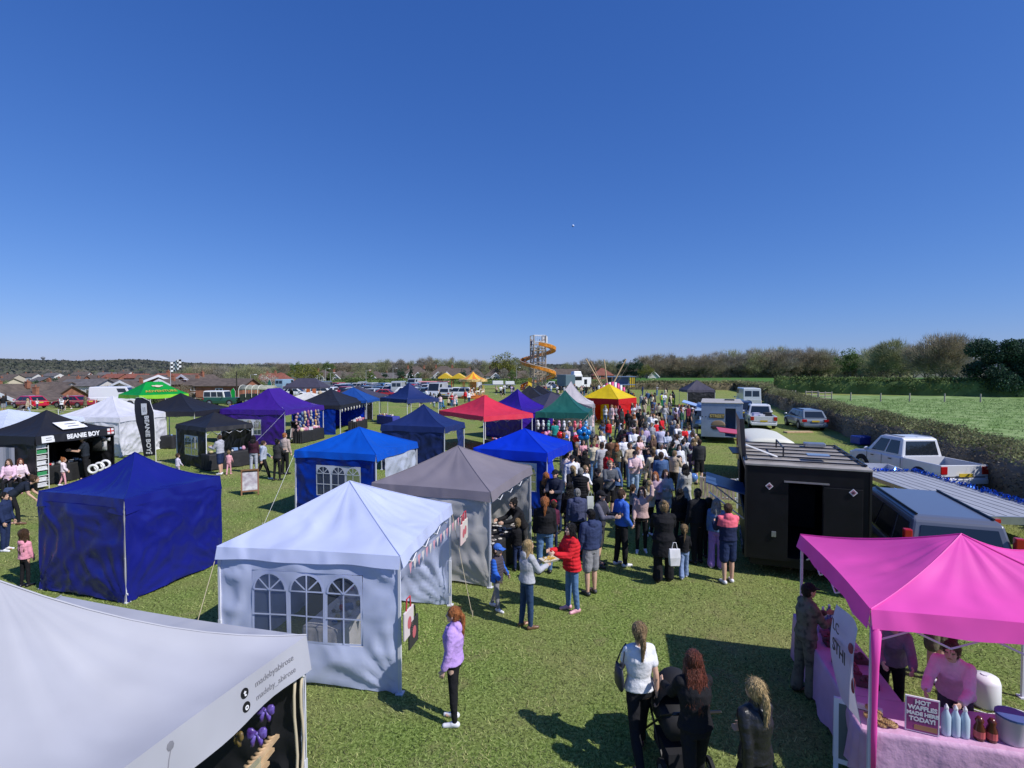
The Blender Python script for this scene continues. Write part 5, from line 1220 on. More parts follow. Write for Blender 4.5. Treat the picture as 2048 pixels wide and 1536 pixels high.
m = MB(); m.box((0, 0, 1.7), (5.4, 2, .15)); m.box((0, 0, 3.2), (5.6, 2.1, .12)); m.box((.3, .6, 2.4), (3.2, .08, 1.5)); m.build('frame', mat('site_blue', (.15, .22, .38), .5), t)
m = MB()
for k in range(6): m.cm = k % 2; m.box((1.75 + k * .17, -.95, 2.2), (.16, .05, 1.9))
obj('hazard_panel', m.mesh('hazard_panel', [M_yellow, M_black]), t)
m = MB(); m.box((-2.1, .3, 2.4), (1, .6, 1.4)); m.build('cupboard', M_black, t)
for x_ in (-1.4, 1.4): wheel(t, x_, -.9, .45, .3, -1)
# ------------------------------------------------------------------ people
def remesh(mb, vox, name, m, smooth=3, post=None):
    me = mb.mesh(name + '_src', None); o = bpy.data.objects.new('tmp', me); COL.objects.link(o)
    r = o.modifiers.new('r', 'REMESH'); r.mode = 'VOXEL'; r.voxel_size = vox; r.use_smooth_shade = True
    s = o.modifiers.new('s', 'SMOOTH'); s.factor = .5; s.iterations = smooth
    dg = bpy.context.evaluated_depsgraph_get(); out = bpy.data.meshes.new_from_object(o.evaluated_get(dg))
    bpy.data.objects.remove(o); bpy.data.meshes.remove(me); out.name = name
    out.materials.clear()
    for mm in (m if isinstance(m, list) else [m]): out.materials.append(mm)
    n = len(out.vertices)
    if post and n:
        co = np.empty(n * 3, np.float32); out.vertices.foreach_get('co', co); co = co.reshape(-1, 3)
        nr = np.empty(n * 3, np.float32); out.vertices.foreach_get('normal', nr); nr = nr.reshape(-1, 3)
        co += nr * post(co)[:, None]; out.vertices.foreach_set('co', co.ravel()); out.update()
    return out
def cap(mb, p0, p1, r0, r1, n=10, fl=1.0):
    """tapered capsule, optionally flattened"""
    p0, p1 = Vector(p0), Vector(p1); d = (p1 - p0); L_ = d.length
    if L_ < 1e-5: d = Vector((0, 0, 1)); L_ = 1e-5
    t = d / L_; u = Vector((1, 0, 0)); u = (u - t * u.dot(t)); u = u.normalized() if u.length > .2 else t.orthogonal().normalized(); v = t.cross(u)
    rings = []
    for k in range(4):
        a = math.pi / 2 * (1 - k / 3.2) if k < 3 else 0; rings.append((p0 - t * r0 * math.sin(a), max(r0 * math.cos(a), r0 * .1)))
    for k in range(1, 4):
        a = math.pi / 2 * (k / 3.2); rings.append((p1 + t * r1 * math.sin(a), max(r1 * math.cos(a), r1 * .1)))
    rings.insert(4, (p1, r1))
    mb.loft([[c + (u * math.cos(2 * math.pi * j / n) + v * math.sin(2 * math.pi * j / n) * fl) * r for j in range(n)] for c, r in rings])
def chain(mb, pts, rs, n=10, fl=1.0):
    for i in range(len(pts) - 1): cap(mb, pts[i], pts[i + 1], rs[i], rs[i + 1], n, fl)
POSES = dict(  # arms (fwd, out, elbow, inward) right(-x) then left(+x); legs (fwd, knee); lean
    stand=((4, 7, 14, 0), (4, 7, 14, 0), (2, 3), (-2, 2), 0), walk=((-20, 6, 18, 0), (22, 6, 28, 5), (20, 6), (-18, 16), 2), walk2=((24, 6, 30, 8), (-18, 6, 14, 0), (-16, 18), (20, 5), 2),
    phone=((28, 8, 88, 28), (8, 8, 20, 0), (3, 3), (-3, 4), 2), hold=((30, 6, 70, 18), (30, 6, 70, 18), (3, 3), (-3, 3), 3), pockets=((-6, 14, 48, 20), (-6, 14, 48, 20), (4, 4), (-4, 3), 0),
    point=((62, 12, 18, -4), (6, 8, 30, 6), (6, 4), (-6, 6), 4), cross=((22, 8, 92, 52), (22, 8, 92, 52), (2, 2), (-3, 2), 0), push=((38, 6, 42, 4), (38, 6, 42, 4), (14, 5), (-14, 12), 6),
    bend=((8, 8, 34, 4), (16, 8, 30, 4), (18, 14), (-6, 8), 52), lean=((45, 8, 40, 10), (45, 8, 40, 10), (6, 6), (-6, 4), 24), sit=((18, 8, 62, 10), (18, 8, 62, 10), (84, 84), (80, 86), 8), handup=((8, 8, 20, 0), (130, 20, 60, 10), (3, 3), (-3, 4), 0),
    kid=((10, 14, 30, 4), (10, 14, 30, 4), (10, 6), (-10, 10), 2), slide=((40, 10, 30, 0), (40, 10, 30, 0), (60, 20), (60, 20), -10))
SKEL = {}
def skel(bt, pose):
    k = (bt, pose)
    if k in SKEL: return SKEL[k]
    aR, aL, lR, lL, lean = POSES[pose]; rr = R
    sw = dict(m=.195, f=.172, k=.155)[bt]; hw = dict(m=.088, f=.094, k=.075)[bt]; hs = dict(m=1, f=1, k=1.28)[bt]
    J = {}; hip = Vector((0, 0, .93 if bt != 'k' else .84)); th = .43 if bt != 'k' else .37; sh = .42 if bt != 'k' else .38
    J['hip'] = hip
    for s, l in ((-1, lR), (1, lL)):
        h = hip + Vector((s * hw, 0, -.03)); f, kn = rr(l[0]), rr(l[1])
        knee = h + Vector((s * .02, -math.sin(f), -math.cos(f))).normalized() * th
        ank = knee + Vector((s * .012, -math.sin(f - kn), -math.cos(f - kn))).normalized() * sh
        J['h', s], J['k', s], J['a', s] = h, knee, ank; J['fa', s] = f - kn
    dz = .075 - min(J['a', -1].z, J['a', 1].z)
    LM = Matrix.Rotation(rr(lean), 3, 'X')
    T = lambda p: hip + LM @ (Vector(p) - hip)
    topz = 1.44 if bt != 'k' else 1.30
    J['T'] = T; J['sw'] = sw; J['hw'] = hw; J['hs'] = hs; J['topz'] = topz
    for s, a in ((-1, aR), (1, aL)):
        S = T((s * (sw - .022), .0, topz - .04)); f, o, e_, inn = [rr(v) for v in a]; ex = rr(lean) * .0
        u = Vector((s * math.sin(o), -math.sin(f) * math.cos(o), -math.cos(f) * math.cos(o)))
        ul, fl_ = (.285, .25) if bt != 'k' else (.235, .21)
        el = S + u * ul
        w = Vector((s * math.sin(o) * .5 - s * math.sin(inn), -math.sin(f + e_), -math.cos(f + e_))).normalized()
        wr = el + w * fl_
        J['s', s], J['e', s], J['w', s], J['wd', s] = S, el, wr, w
    for k2 in list(J):
        v = J[k2]
        if isinstance(v, Vector) and (not isinstance(k2, tuple) or k2[0] != 'wd'): J[k2] = v + Vector((0, 0, dz))
    J['dz'] = dz; J['Tz'] = lambda p: T(p) + Vector((0, 0, dz))
    J['neck'] = J['Tz']((0, .0, topz + .06)); J['head'] = J['Tz']((0, -.012 - .0, topz + .175 * (hs if bt == 'k' else 1)))
    SKEL[k] = J; return J
def torso_rings(bt, J, inf, z0=None, z1=None, flare=0.0):
    """elliptic torso profile, inflated"""
    prof = dict(m=[(.84, .150, .105), (.93, .165, .115), (1.02, .152, .105), (1.12, .152, .105), (1.25, .172, .118), (1.36, .182, .115), (1.42, .165, .095), (1.465, .10, .075)],
                f=[(.84, .160, .115), (.92, .175, .125), (1.00, .155, .11), (1.09, .132, .098), (1.22, .150, .12), (1.30, .158, .130), (1.40, .150, .088), (1.45, .09, .068)],
                k=[(.74, .125, .10), (.82, .135, .108), (.92, .128, .10), (1.02, .125, .10), (1.14, .135, .105), (1.22, .142, .10), (1.28, .13, .085), (1.32, .08, .065)])[bt]
    out = []
    if z0 is not None and z0 < prof[0][0]: prof = [(z0, prof[0][1] + flare, prof[0][2] + flare)] + prof
    for z, rx, ry in prof:
        if z0 is not None and z < z0 - 1e-6: continue
        if z1 is not None and z > z1: continue
        out.append([J['Tz']((math.cos(a) * (rx + inf), math.sin(a) * (ry + inf) , z)) for a in [2 * math.pi * j / 18 for j in range(18)]])
    return out
SK = lambda c: c
def body_mesh(bt, pose):
    J = skel(bt, pose); mb = MB(); ls = dict(m=1, f=.9, k=.8)[bt]; hs = J['hs']
    mb.loft(torso_rings(bt, J, 0))
    for s in (-1, 1):
        cap(mb, J['h', s], J['k', s], .083 * ls, .055 * ls, 12); cap(mb, J['k', s], J['k', s].lerp(J['a', s], .35), .054 * ls, .056 * ls); cap(mb, J['k', s].lerp(J['a', s], .35), J['a', s], .055 * ls, .036 * ls)
        S, E, Wr, d = J['s', s], J['e', s], J['w', s], J['wd', s]
        cap(mb, J['Tz']((s * .07, 0, J['topz'] - .02)), S, .046 * ls, .050 * ls); cap(mb, S, E, .049 * ls, .040 * ls); cap(mb, E, E.lerp(Wr, .3), .040 * ls, .041 * ls); cap(mb, E.lerp(Wr, .3), Wr, .041 * ls, .026 * ls)
        # hand: palm, five fingers, thumb from the side of the palm
        f = Vector((0, -1, 0)); fw = f - d * f.dot(d)
        fw = fw.normalized() if fw.length > .45 else (Vector((0, 0, 1)) - d * d.z).normalized()
        pn = d.cross(fw) * s      # palm normal, towards the body
        if pn.x * s > 0: pn = -pn
        hk = 1.0 if bt != 'k' else .86
        for q in (-1.3, -.45, .4, 1.25):
            cap(mb, Wr + fw * q * .010 * hk + d * .01, Wr + d * .085 * hk + fw * q * .021 * hk, .013 * hk, .0125 * hk, 8)
        for q, L_ in ((1.45, .068), (.5, .080), (-.5, .075), (-1.45, .058)):
            b0 = Wr + d * .085 * hk + fw * q * .0215 * hk; b1 = b0 + (d * .92 + pn * .35).normalized() * L_ * .5 * hk; b2 = b1 + (d * .7 + pn * .7).normalized() * L_ * .5 * hk
            chain(mb, [b0, b1, b2], [.0095, .0088, .0075], 7)
        t0 = Wr + d * .03 + fw * .022; t1 = t0 + (fw * .8 + d * .75 + pn * .25).normalized() * .042 * hk; t2 = t1 + (d * .95 + fw * .25 + pn * .3).normalized() * .032 * hk
        chain(mb, [t0, t1, t2], [.013, .0115, .009], 7)
        # foot
        an = J['a', s]; cap(mb, an - Vector((0, -.03, .035)), an + Vector((0, -.13, -.045)), .038 * ls, .030 * ls)
    H = J['head']; cap(mb, J['neck'] - Vector((0, 0, .05)), H - Vector((0, -.02, .06)), .056 * ls if bt != 'k' else .05, .05)
    mb.ball(H + Vector((0, .012, .02 * hs)), (.074 * hs, .092 * hs, .098 * hs), 16, 12); mb.ball(H + Vector((0, -.028 * hs, -.045 * hs)), (.056 * hs, .058 * hs, .066 * hs), 14, 9)
    mb.ball(H + Vector((0, -.055 * hs, -.088 * hs)), (.028 * hs, .026 * hs, .022 * hs), 8, 6)
    cap(mb, H + Vector((0, -.078 * hs, .012 * hs)), H + Vector((0, -.098 * hs, -.022 * hs)), .010 * hs, .014 * hs, 8)
    for s in (-1, 1):
        mb.ball(H + Vector((s * .076 * hs, .012, -.008 * hs)), (.012 * hs, .02 * hs, .032 * hs), 8, 6); mb.ball(H + Vector((s * .036 * hs, -.058 * hs, -.03 * hs)), (.022 * hs, .02 * hs, .02 * hs), 8, 6)
        cap(mb, H + Vector((s * .014 * hs, -.080 * hs, .030 * hs)), H + Vector((s * .045 * hs, -.070 * hs, .032 * hs)), .008 * hs, .007 * hs, 6)
    out = remesh(mb, .0085, 'body', [M_skin, M_eye, M_lip], 2)
    n = len(out.polygons); c = np.empty(n * 3, np.float32); out.polygons.foreach_get('center', c); c = c.reshape(-1, 3) - np.array(H); mi = np.zeros(n, np.int32)
    fr = c[:, 1] < -.035 * hs
    for s in (-1, 1): mi[fr & (((c[:, 0] - s * .032 * hs) / (.014 * hs)) ** 2 + ((c[:, 2] - .008 * hs) / (.0085 * hs)) ** 2 < 1)] = 1
    mi[fr & ((c[:, 0] / (.026 * hs)) ** 2 + ((c[:, 2] + .060 * hs) / (.0085 * hs)) ** 2 < 1)] = 2
    out.polygons.foreach_set('material_index', mi); return out
def wr_post(amp, f=9, seed=0):
    def p(co):
        return np.array([amp * (noise.noise(Vector((x * f * .6 + seed, y * f * .6, z * f))) + .5 * noise.noise(Vector((x * f * 1.8, y * f * 1.8 + seed, z * f * 2.6)))) for x, y, z in co])
    return p
def top_mesh(bt, pose, kind):
    J = skel(bt, pose); mb = MB(); ls = dict(m=1, f=.9, k=.8)[bt]; k = bt == 'k'
    inf = dict(tee=.018, jumper=.028, hoodie=.036, puffer=.05, coat=.035, gilet=.045, shirt=.022, dress=.018, vest=.018)[kind]
    z0 = dict(tee=.90, jumper=.88, hoodie=.85, puffer=.83, coat=.56, gilet=.86, shirt=.84, dress=.52, vest=.96)[kind] - (.10 if k else 0)
    rings = torso_rings(bt, J, inf, z0, None, .05 if kind in ('dress',) else .01 if kind == 'coat' else 0)
    if z0 < (.74 if k else .84):
        zt = .74 if k else .84
        base = rings[0]; rings = torso_rings(bt, J, inf, zt)
        lean0 = [Vector((math.cos(a) * (.17 + inf + (.05 if kind == 'dress' else .02)), math.sin(a) * (.125 + inf + (.06 if kind == 'dress' else .03)), z0 + J['dz'])) for a in [2 * math.pi * j / 18 for j in range(18)]]
        rings = [lean0] + rings
    mb.loft(rings)
    arm = dict(tee=.55, jumper=2, hoodie=2, puffer=2, coat=2, gilet=0, shirt=2, dress=.5, vest=0)[kind]; t = inf * .75
    for s in (-1, 1):
        S, E, Wr = J['s', s], J['e', s], J['w', s]; cap(mb, J['Tz']((s * .07, 0, J['topz'] - .015)), S, .050 * ls + inf * .7, .054 * ls + t * .8)
        if arm == 2: cap(mb, S, E, .056 * ls + t, .043 * ls + t); cap(mb, E, E.lerp(Wr, .9), .043 * ls + t, .030 * ls + t)
        elif arm > 0: cap(mb, S, S.lerp(E, arm), .054 * ls + t * .8, .050 * ls + t)
    if kind in ('hoodie', 'coat', 'puffer', 'jumper', 'gilet'):
        n0 = J['neck']; mb.lathe((0, 0, 0), [], 8) if False else None
        cap(mb, n0 - Vector((0, -.01, .05)), n0 - Vector((0, -.012, .005)), .078, .07)
    if kind == 'hoodie': mb.ball(J['Tz']((0, .095, J['topz'] - .0)), (.115, .06, .085), 12, 8); mb.ball(J['Tz']((0, .05, J['topz'] + .055)), (.10, .055, .045), 12, 8)
    amp = .004 + inf * .12
    base = wr_post(amp, 9, len(kind))
    if kind in ('puffer', 'gilet'):
        post = lambda co: base(co) * .4 + .014 * (np.abs(np.sin(co[:, 2] * 42)) ** .6 - .6)
    else: post = base
    return remesh(mb, .0115, kind, M_cloth, 2, post)
def bottom_mesh(bt, pose, kind):
    J = skel(bt, pose); mb = MB(); ls = dict(m=1, f=.9, k=.8)[bt]; k = bt == 'k'
    inf = dict(jeans=.014, leggings=.006, shorts=.022, wide=.03, skirt=.015)[kind]
    zt = 1.0 if not k else .9
    zz = (.84, zt) if not k else (.74, zt)
    mb.loft(torso_rings(bt, J, min(inf * .5, .005), zz[0] - .0, zt + .03))
    for s in (-1, 1):
        h, kn, an = J['h', s], J['k', s], J['a', s]
        cap(mb, h + Vector((-s * .012, 0, .02)), kn if kind != 'shorts' else h.lerp(kn, .88), .088 * ls + inf, .057 * ls + inf * (1 if kind != 'shorts' else 1.9), 12)
        if kind in ('jeans', 'leggings', 'wide'):
            cap(mb, kn, kn.lerp(an, .35), .057 * ls + inf, .057 * ls + inf); cap(mb, kn.lerp(an, .35), an + Vector((0, 0, .02)), .057 * ls + inf, (.040 if kind != 'wide' else .07) * ls + inf)
    if kind == 'skirt':
        a0 = torso_rings(bt, J, inf, zz[0] + .04, zt)[0]
        zb = .32 + J['dz']; mb.loft([[Vector((math.cos(a) * .21, math.sin(a) * .19 - .01, zb)) for a in [2 * math.pi * j / 18 for j in range(18)]], a0])
    return remesh(mb, .0115, kind, M_cloth, 2, wr_post(.0045 if kind != 'leggings' else .0015, 11, 3))
def shoe_mesh(bt, pose):
    J = skel(bt, pose); mb = MB()
    for s in (-1, 1):
        an = J['a', s]; up = Vector((0, 0, 1)); a = J['fa', s]; fwd = Vector((s * .12, -1, 0)).normalized()
        lift = an.z - .075
        p = min(.6, max(0, lift * 3)); fw = (fwd * math.cos(p) - up * math.sin(p)).normalized()
        cap(mb, an - fw * .035 - up * .03, an + fw * .03 - up * .02, .046, .045, 10); cap(mb, an - fw * .035 - up * .046, an + fw * .155 - up * .048, .034, .036, 10); cap(mb, an + fw * .03 - up * .03, an + fw * .13 - up * .045, .042, .034, 10)
    return remesh(mb, .011, 'shoes', M_obj, 2)
def hair_mesh(bt, pose, kind):
    J = skel(bt, pose); mb = MB(); H = J['head']; hs = J['hs']; T = J['Tz']; tz = J['topz']
    V_ = lambda x, y, z: H + Vector((x, y, z)) * hs
    if kind in ('cap', 'beret'):
        mb.ball(V_(0, .012, .045), (.088 * hs, .104 * hs, .082 * hs), 14, 10); 
        if kind == 'cap': mb.loft([[V_(x * .072, -.06 - y * .03, .040 + z) for x, y, z in ((-1, 0, -.008), (1, 0, -.008), (1, 0, .008), (-1, 0, .008))], [V_(x * .062, -.155 - y * .02, .022 + z) for x, y, z in ((-1, 0, -.006), (1, 0, -.006), (1, 0, .006), (-1, 0, .006))]])
        return remesh(mb, .0095, 'hat', M_cloth, 1)
    v = .092 if kind != 'crop' else .083
    mb.ball(V_(0, .030, .034), (v * hs, (v + .012) * hs, (v + .008) * hs), 16, 12)
    mb.ball(V_(0, .045, -.015), (.080 * hs, .070 * hs, .09 * hs), 12, 9)
    if kind in ('short', 'crop'): pass
    if kind in ('long', 'bob'):
        ln = .30 if kind == 'long' else .12
        for x in (-.062, -.03, 0, .03, .062):
            p0 = V_(x, .055 - abs(x) * .5, .01); p1 = T((x * 1.35, .10 - abs(x) * .6, tz + .02)); p2 = T((x * 1.5, .12 - abs(x) * .5, tz - ln + abs(x)))
            chain(mb, [p0, p1] + ([p2] if kind == 'long' else []), [.042, .040, .028], 8)
        for s in (-1, 1): chain(mb, [V_(s * .075, .0, .02), V_(s * .085, -.01, -.09)] + ([T((s * .095, -.05, tz - .12))] if kind == 'long' else []), [.028, .026, .02], 8)
    if kind in ('pony', 'plait'):
        mb.ball(V_(0, .115, .05), (.03, .03, .03), 8, 6)
        chain(mb, [V_(0, .11, .05), V_(0, .155, -.01), T((0, .15, tz + .05)), T((0.01, .14, tz - (.12 if kind == 'pony' else .2)))], [.026, .036, .036, .012], 9)
    if kind == 'bun': mb.ball(V_(0, .085, .125), (.045, .045, .042), 10, 8)
    sd = len(kind)
    def post(co):
        return np.array([.006 * noise.noise(Vector((x * 55 + sd, y * 55, z * 9))) + .004 * noise.noise(Vector((x * 110, y * 110 + sd, z * 14))) for x, y, z in co])
    me = remesh(mb, .0095, 'hair', M_hair, 1, post)
    n = len(me.vertices); co = np.empty(n * 3, np.float32); me.vertices.foreach_get('co', co); co = co.reshape(-1, 3); nr = np.empty(n * 3, np.float32); me.vertices.foreach_get('normal', nr); nr = nr.reshape(-1, 3)
    k = min(n, {'long': 900, 'bob': 700, 'pony': 600, 'plait': 600}.get(kind, 380)); ii = np.random.randint(0, n, k); P = co[ii]; Nn = nr[ii]
    dn = np.array([0, .12, -1.0]) - Nn * (Nn @ np.array([0, .12, -1.0]))[:, None]; dn += np.random.normal(size=dn.shape) * .16 + Nn * .10; dn /= np.linalg.norm(dn, axis=1)[:, None]
    sdv = np.cross(dn, Nn); sdv /= np.linalg.norm(sdv, axis=1)[:, None] + 1e-6; L_ = (.05 if kind not in ('short', 'crop') else .022) * (.6 + np.random.rand(k, 1))
    V = np.stack([P - sdv * .0028 + Nn * .001, P + sdv * .0028 + Nn * .001, P + dn * L_ + Nn * .005], 1).reshape(-1, 3)
    bm = bmesh.new(); bm.from_mesh(me); vs = [bm.verts.new(v) for v in V.tolist()]
    for i in range(k): bm.faces.new(vs[3 * i:3 * i + 3])
    bm.to_mesh(me); bm.free(); return me
CACHE = {}
def lib(fn, *a):
    k = (fn.__name__,) + a
    if k not in CACHE: CACHE[k] = fn(*a)
    return CACHE[k]
SKINS = [(.60, .37, .27), (.66, .43, .33), (.55, .33, .23), (.45, .26, .17), (.22, .11, .07)]
PC = dict(black=(.013, .013, .016), white=(.74, .74, .78), navy=(.018, .03, .085), jeans=(.10, .19, .36), pale_jeans=(.30, .40, .58), dark_jeans=(.03, .06, .13), grey=(.25, .25, .27), dark_grey=(.05, .05, .055), pink=(.72, .36, .42), red=(.62, .02, .03),
          blue=(.045, .14, .50), pale_blue=(.32, .45, .68), green=(.02, .16, .09), khaki=(.13, .12, .075), cream=(.62, .54, .40), brown=(.16, .085, .05), orange=(.70, .16, .03), maroon=(.17, .015, .04), lilac=(.50, .32, .72), mustard=(.55, .33, .06), beige=(.48, .38, .28), camo=(.09, .085, .055), lime=(.45, .65, .06), purple=(.16, .05, .3), teal=(.02, .25, .24))
HC = dict(blonde=(.48, .34, .16), brown=(.075, .040, .022), dark=(.012, .010, .010), ginger=(.40, .14, .045), grey=(.30, .29, .28), fair=(.30, .20, .10), auburn=(.13, .035, .02), white=(.6, .58, .55))
CNAME = dict(jeans='blue jeans', pale_jeans='pale jeans', dark_jeans='dark jeans')
PEOPLE = []
def person(x, y, rz, h, bt='m', pose='stand', top=('jumper', 'black'), bot=('jeans', 'jeans'), shoes='white', hair=('short', 'brown'), skin=0, label=None, group=None, cat='person', z=None, stretch=1.0, shiny=False, wrap=1.0, two=None, sleeve=None, camo=False):
    std = 1.75 if bt != 'k' else 1.66
    s = h / std
    e = empty('person', (x, y, gz(x, y) if z is None else z), rz, label, cat, group)
    e.scale = (s * stretch, s * stretch, s)
    obj('body', lib(body_mesh, bt, pose), e, color=SKINS[skin % 5] if not isinstance(skin, tuple) else skin)
    col = lambda c, P: P[c] if isinstance(c, str) else c
    o = obj(top[0], lib(top_mesh, bt, pose, top[0]), e, color=col(top[1], PC))
    if two or sleeve:
        o.data = o.data.copy(); nm, c2 = two or sleeve; o.data.materials.append(mat('panel_' + nm, c2, .85, noise_amt=.08)); J = lib_skel = skel(bt, pose); n = len(o.data.polygons); c = np.empty(n * 3, np.float32); o.data.polygons.foreach_get('center', c); c = c.reshape(-1, 3)
        mk = (c[:, 2] > J['topz'] + J['dz'] - .19) & (abs(c[:, 0]) < .235) if two else (abs(c[:, 0]) > .165)
        o.data.polygons.foreach_set('material_index', mk.astype(np.int32))
    if camo: o.data = o.data.copy(); o.data.materials[0] = M_camo
    if shiny: o.data = o.data.copy(); o.data.materials[0] = M_shiny
    o = obj('trousers' if bot[0] in ('jeans', 'leggings', 'wide') else bot[0], lib(bottom_mesh, bt, pose, bot[0]), e, color=col(bot[1], PC))
    if camo: o.data = o.data.copy(); o.data.materials[0] = M_camo
    obj('shoes', lib(shoe_mesh, bt, pose), e, color=col(shoes, PC))
    if hair:
        if hair[0] in ('cap', 'beret'):
            obj('hair', lib(hair_mesh, bt, pose, 'crop'), e, color=HC[hair[2] if len(hair) > 2 else 'brown']); obj('hat', lib(hair_mesh, bt, pose, hair[0]), e, color=col(hair[1], PC))
        else: obj('hair', lib(hair_mesh, bt, pose, hair[0]), e, color=col(hair[1], HC))
    PEOPLE.append(e); return e, skel(bt, pose), s
def PP(px, py_foot, deg, h, *a, **k):
    """person by the photo pixel of the feet; deg = heading: 0 faces the camera, 90 faces right, 180 away, 270 left"""
    v = G(px, py_foot); return person(v.x, v.y, R(deg), h, *a, **k)
def hand_pt(pr, s, d=.09):
    e, J, sc = pr; q = J['w', s] + J['wd', s] * d; q = Vector((q.x * e.scale.x, q.y * e.scale.y, q.z * e.scale.z)); return Vector(e.location) + Matrix.Rotation(e.rotation_euler.z, 3, 'Z') @ q
# ------------------------------------------------------------------ people in the photograph
W_ = 'white'
P_ = PP
woman_hoodie = PP(905, 1458, 262, 1.53, 'f', 'stand', ('hoodie', 'lilac'), ('leggings', 'black'), W_, ('plait', 'ginger'), 1, 'girl in lilac hoodie and black leggings beside the white gazebo')
wt = PP(1283, 1536, 186, 1.68, 'f', 'walk', ('tee', 'white'), ('jeans', 'black'), 'black', ('pony', 'fair'), 0, 'woman in white t-shirt and black trousers, fair ponytail, dark shoulder bag')
v = (1.93, 5.42); pushw = person(v[0], v[1], R(186), 1.68, 'f', 'push', ('jumper', 'black'), ('jeans', 'black'), 'black', ('long', 'auburn'), 0, 'woman in black with long auburn hair pushing a black pram')
leath = person(2.38, 5.02, R(200), 1.66, 'f', 'walk2', ('jumper', 'black'), ('jeans', 'black'), 'black', ('pony', 'blonde'), 0, 'blonde woman with ponytail in shiny black leather jacket', shiny=True)
camo = PP(1620, 1400, 95, 1.6, 'f', 'hold', ('jumper', 'camo'), ('wide', 'camo'), 'black', ('cap', 'black', 'dark'), 2, 'person in camouflage uniform and black cap at the pink stall', camo=True)
tray = PP(1054, 1262, 118, 1.58, 'f', 'hold', ('hoodie', (.42, .43, .47)), ('jeans', 'dark_jeans'), 'brown', ('long', 'blonde'), 0, 'woman with blonde hair in pale grey hoodie holding a food tray')
redw = PP(1145, 1228, 290, 1.69, 'f', 'hold', ('puffer', 'red'), ('jeans', 'jeans'), 'pink', ('bob', 'dark'), 1, 'dark haired woman in red padded jacket and blue jeans')
PP(1183, 1193, 205, 1.76, 'm', 'stand', ('hoodie', (.035, .05, .12)), ('shorts', 'grey'), 'dark_grey', ('cap', 'black', 'dark'), 0, 'man in navy hoodie, grey shorts and black cap behind the red jacket')
PP(993, 1225, 60, 1.27, 'k', 'kid', ('puffer', (.07, .06, .08)), ('jeans', 'grey'), W_, ('cap', 'blue'), 1, 'boy in blue cap, blue sleeves and grey trousers beside the grey tent', sleeve=('bright_blue', (.02, .12, .55)))
PP(1090, 1150, 178, 1.74, 'f', 'stand', ('hoodie', 'black'), ('jeans', 'jeans'), 'black', ('pony', 'ginger'), 0, 'woman in loose black jumper with long ginger-brown ponytail and jeans', stretch=1.12)
PP(1200, 1136, 60, 1.79, 'm', 'hold', ('jumper', (.04, .04, .055)), ('shorts', 'dark_grey'), 'black', ('cap', 'black', 'dark'), 0, 'man in black tracksuit top and black cap looking at his phone', sleeve=('slate_sleeve', (.10, .10, .14)))
PP(1245, 1135, 112, 1.80, 'm', 'pockets', ('jumper', (.05, .14, .55)), ('jeans', 'black'), W_, ('short', 'brown'), 1, 'young man in bright blue sweatshirt and black trousers')
PP(1330, 1166, 172, 1.74, 'f', 'hold', ('coat', 'black'), ('wide', 'black'), 'black', ('bun', 'fair'), 0, 'woman in long black coat holding a white bag', stretch=1.2)
PP(1371, 1160, 170, 1.18, 'k', 'kid', ('jumper', 'black'), ('wide', (.22, .30, .5)), W_, ('pony', 'fair'), 0, 'small girl in black top and blue-grey trousers beside the black coat')
PP(1460, 1170, 182, 1.72, 'm', 'hold', ('hoodie', (.018, .025, .07)), ('shorts', 'navy'), W_, ('short', 'brown'), 0, 'person in navy and coral pink hoodie with navy shorts, back turned', two=('coral', (.80, .14, .20)))
PP(1436, 1140, 150, 1.62, 'f', 'stand', ('jumper', (.12, .2, .38)), ('wide', (.32, .19, .55)), W_, ('long', 'grey'), 0, 'woman in blue hoodie and lilac trousers in the trailer shade')
PP(1420, 1118, 175, 1.45, 'k', 'stand', ('jumper', 'black'), ('jeans', 'black'), 'black', ('short', 'dark'), 0, 'dark dressed child queueing at the black trailer')
PP(1362, 1105, 178, 1.60, 'f', 'stand', ('jumper', 'black'), ('leggings', 'black'), 'black', ('long', 'dark'), 0, 'dark haired woman in black holding a pink balloon')
PP(1397, 1130, 200, 1.80, 'm', 'stand', ('jumper', 'black'), ('jeans', 'black'), 'black', ('crop', 'dark'), 2, 'tall man all in black beside the pink balloon')
PP(1372, 1040, 190, 1.70, 'f', 'stand', ('coat', (.42, .42, .40)), ('jeans', 'dark_jeans'), W_, ('long', 'dark'), 1, 'woman in long pale grey cardigan behind the pink balloon')
PP(1162, 1060, 160, 1.78, 'm', 'pockets', ('gilet', 'black'), ('jeans', 'black'), 'black', ('crop', 'grey'), 1, 'grey haired man in black padded gilet with bare arms')
PP(1220, 1038, 12, 1.80, 'm', 'hold', ('shirt', (.10, .11, .13)), ('shorts', 'black'), W_, ('short', 'fair'), 1, 'man in grey jacket and black shorts looking down at his hands')
PP(1197, 1030, 5, 1.45, 'k', 'stand', ('jumper', 'black'), ('jeans', 'black'), 'black', ('cap', 'black', 'dark'), 0, 'boy in black clothes and cap beside the man in grey jacket')
PP(1188, 966, 182, 1.68, 'f', 'hold', ('jumper', 'cream'), ('jeans', 'jeans'), W_, ('bun', 'blonde'), 0, 'blonde woman in cream jumper and blue jeans, back turned')
PP(1133, 1000, 130, 1.66, 'f', 'pockets', ('jumper', (.7, .58, .6)), ('jeans', 'pale_jeans'), W_, ('bun', 'dark'), 0, 'woman in pale pink jumper and pale jeans at the cobalt gazebo')
PP(1157, 985, 30, 1.62, 'f', 'hold', ('tee', 'black'), ('skirt', 'brown'), 'black', ('long', 'brown'), 1, 'woman in black top and brown skirt in front of the balloons')
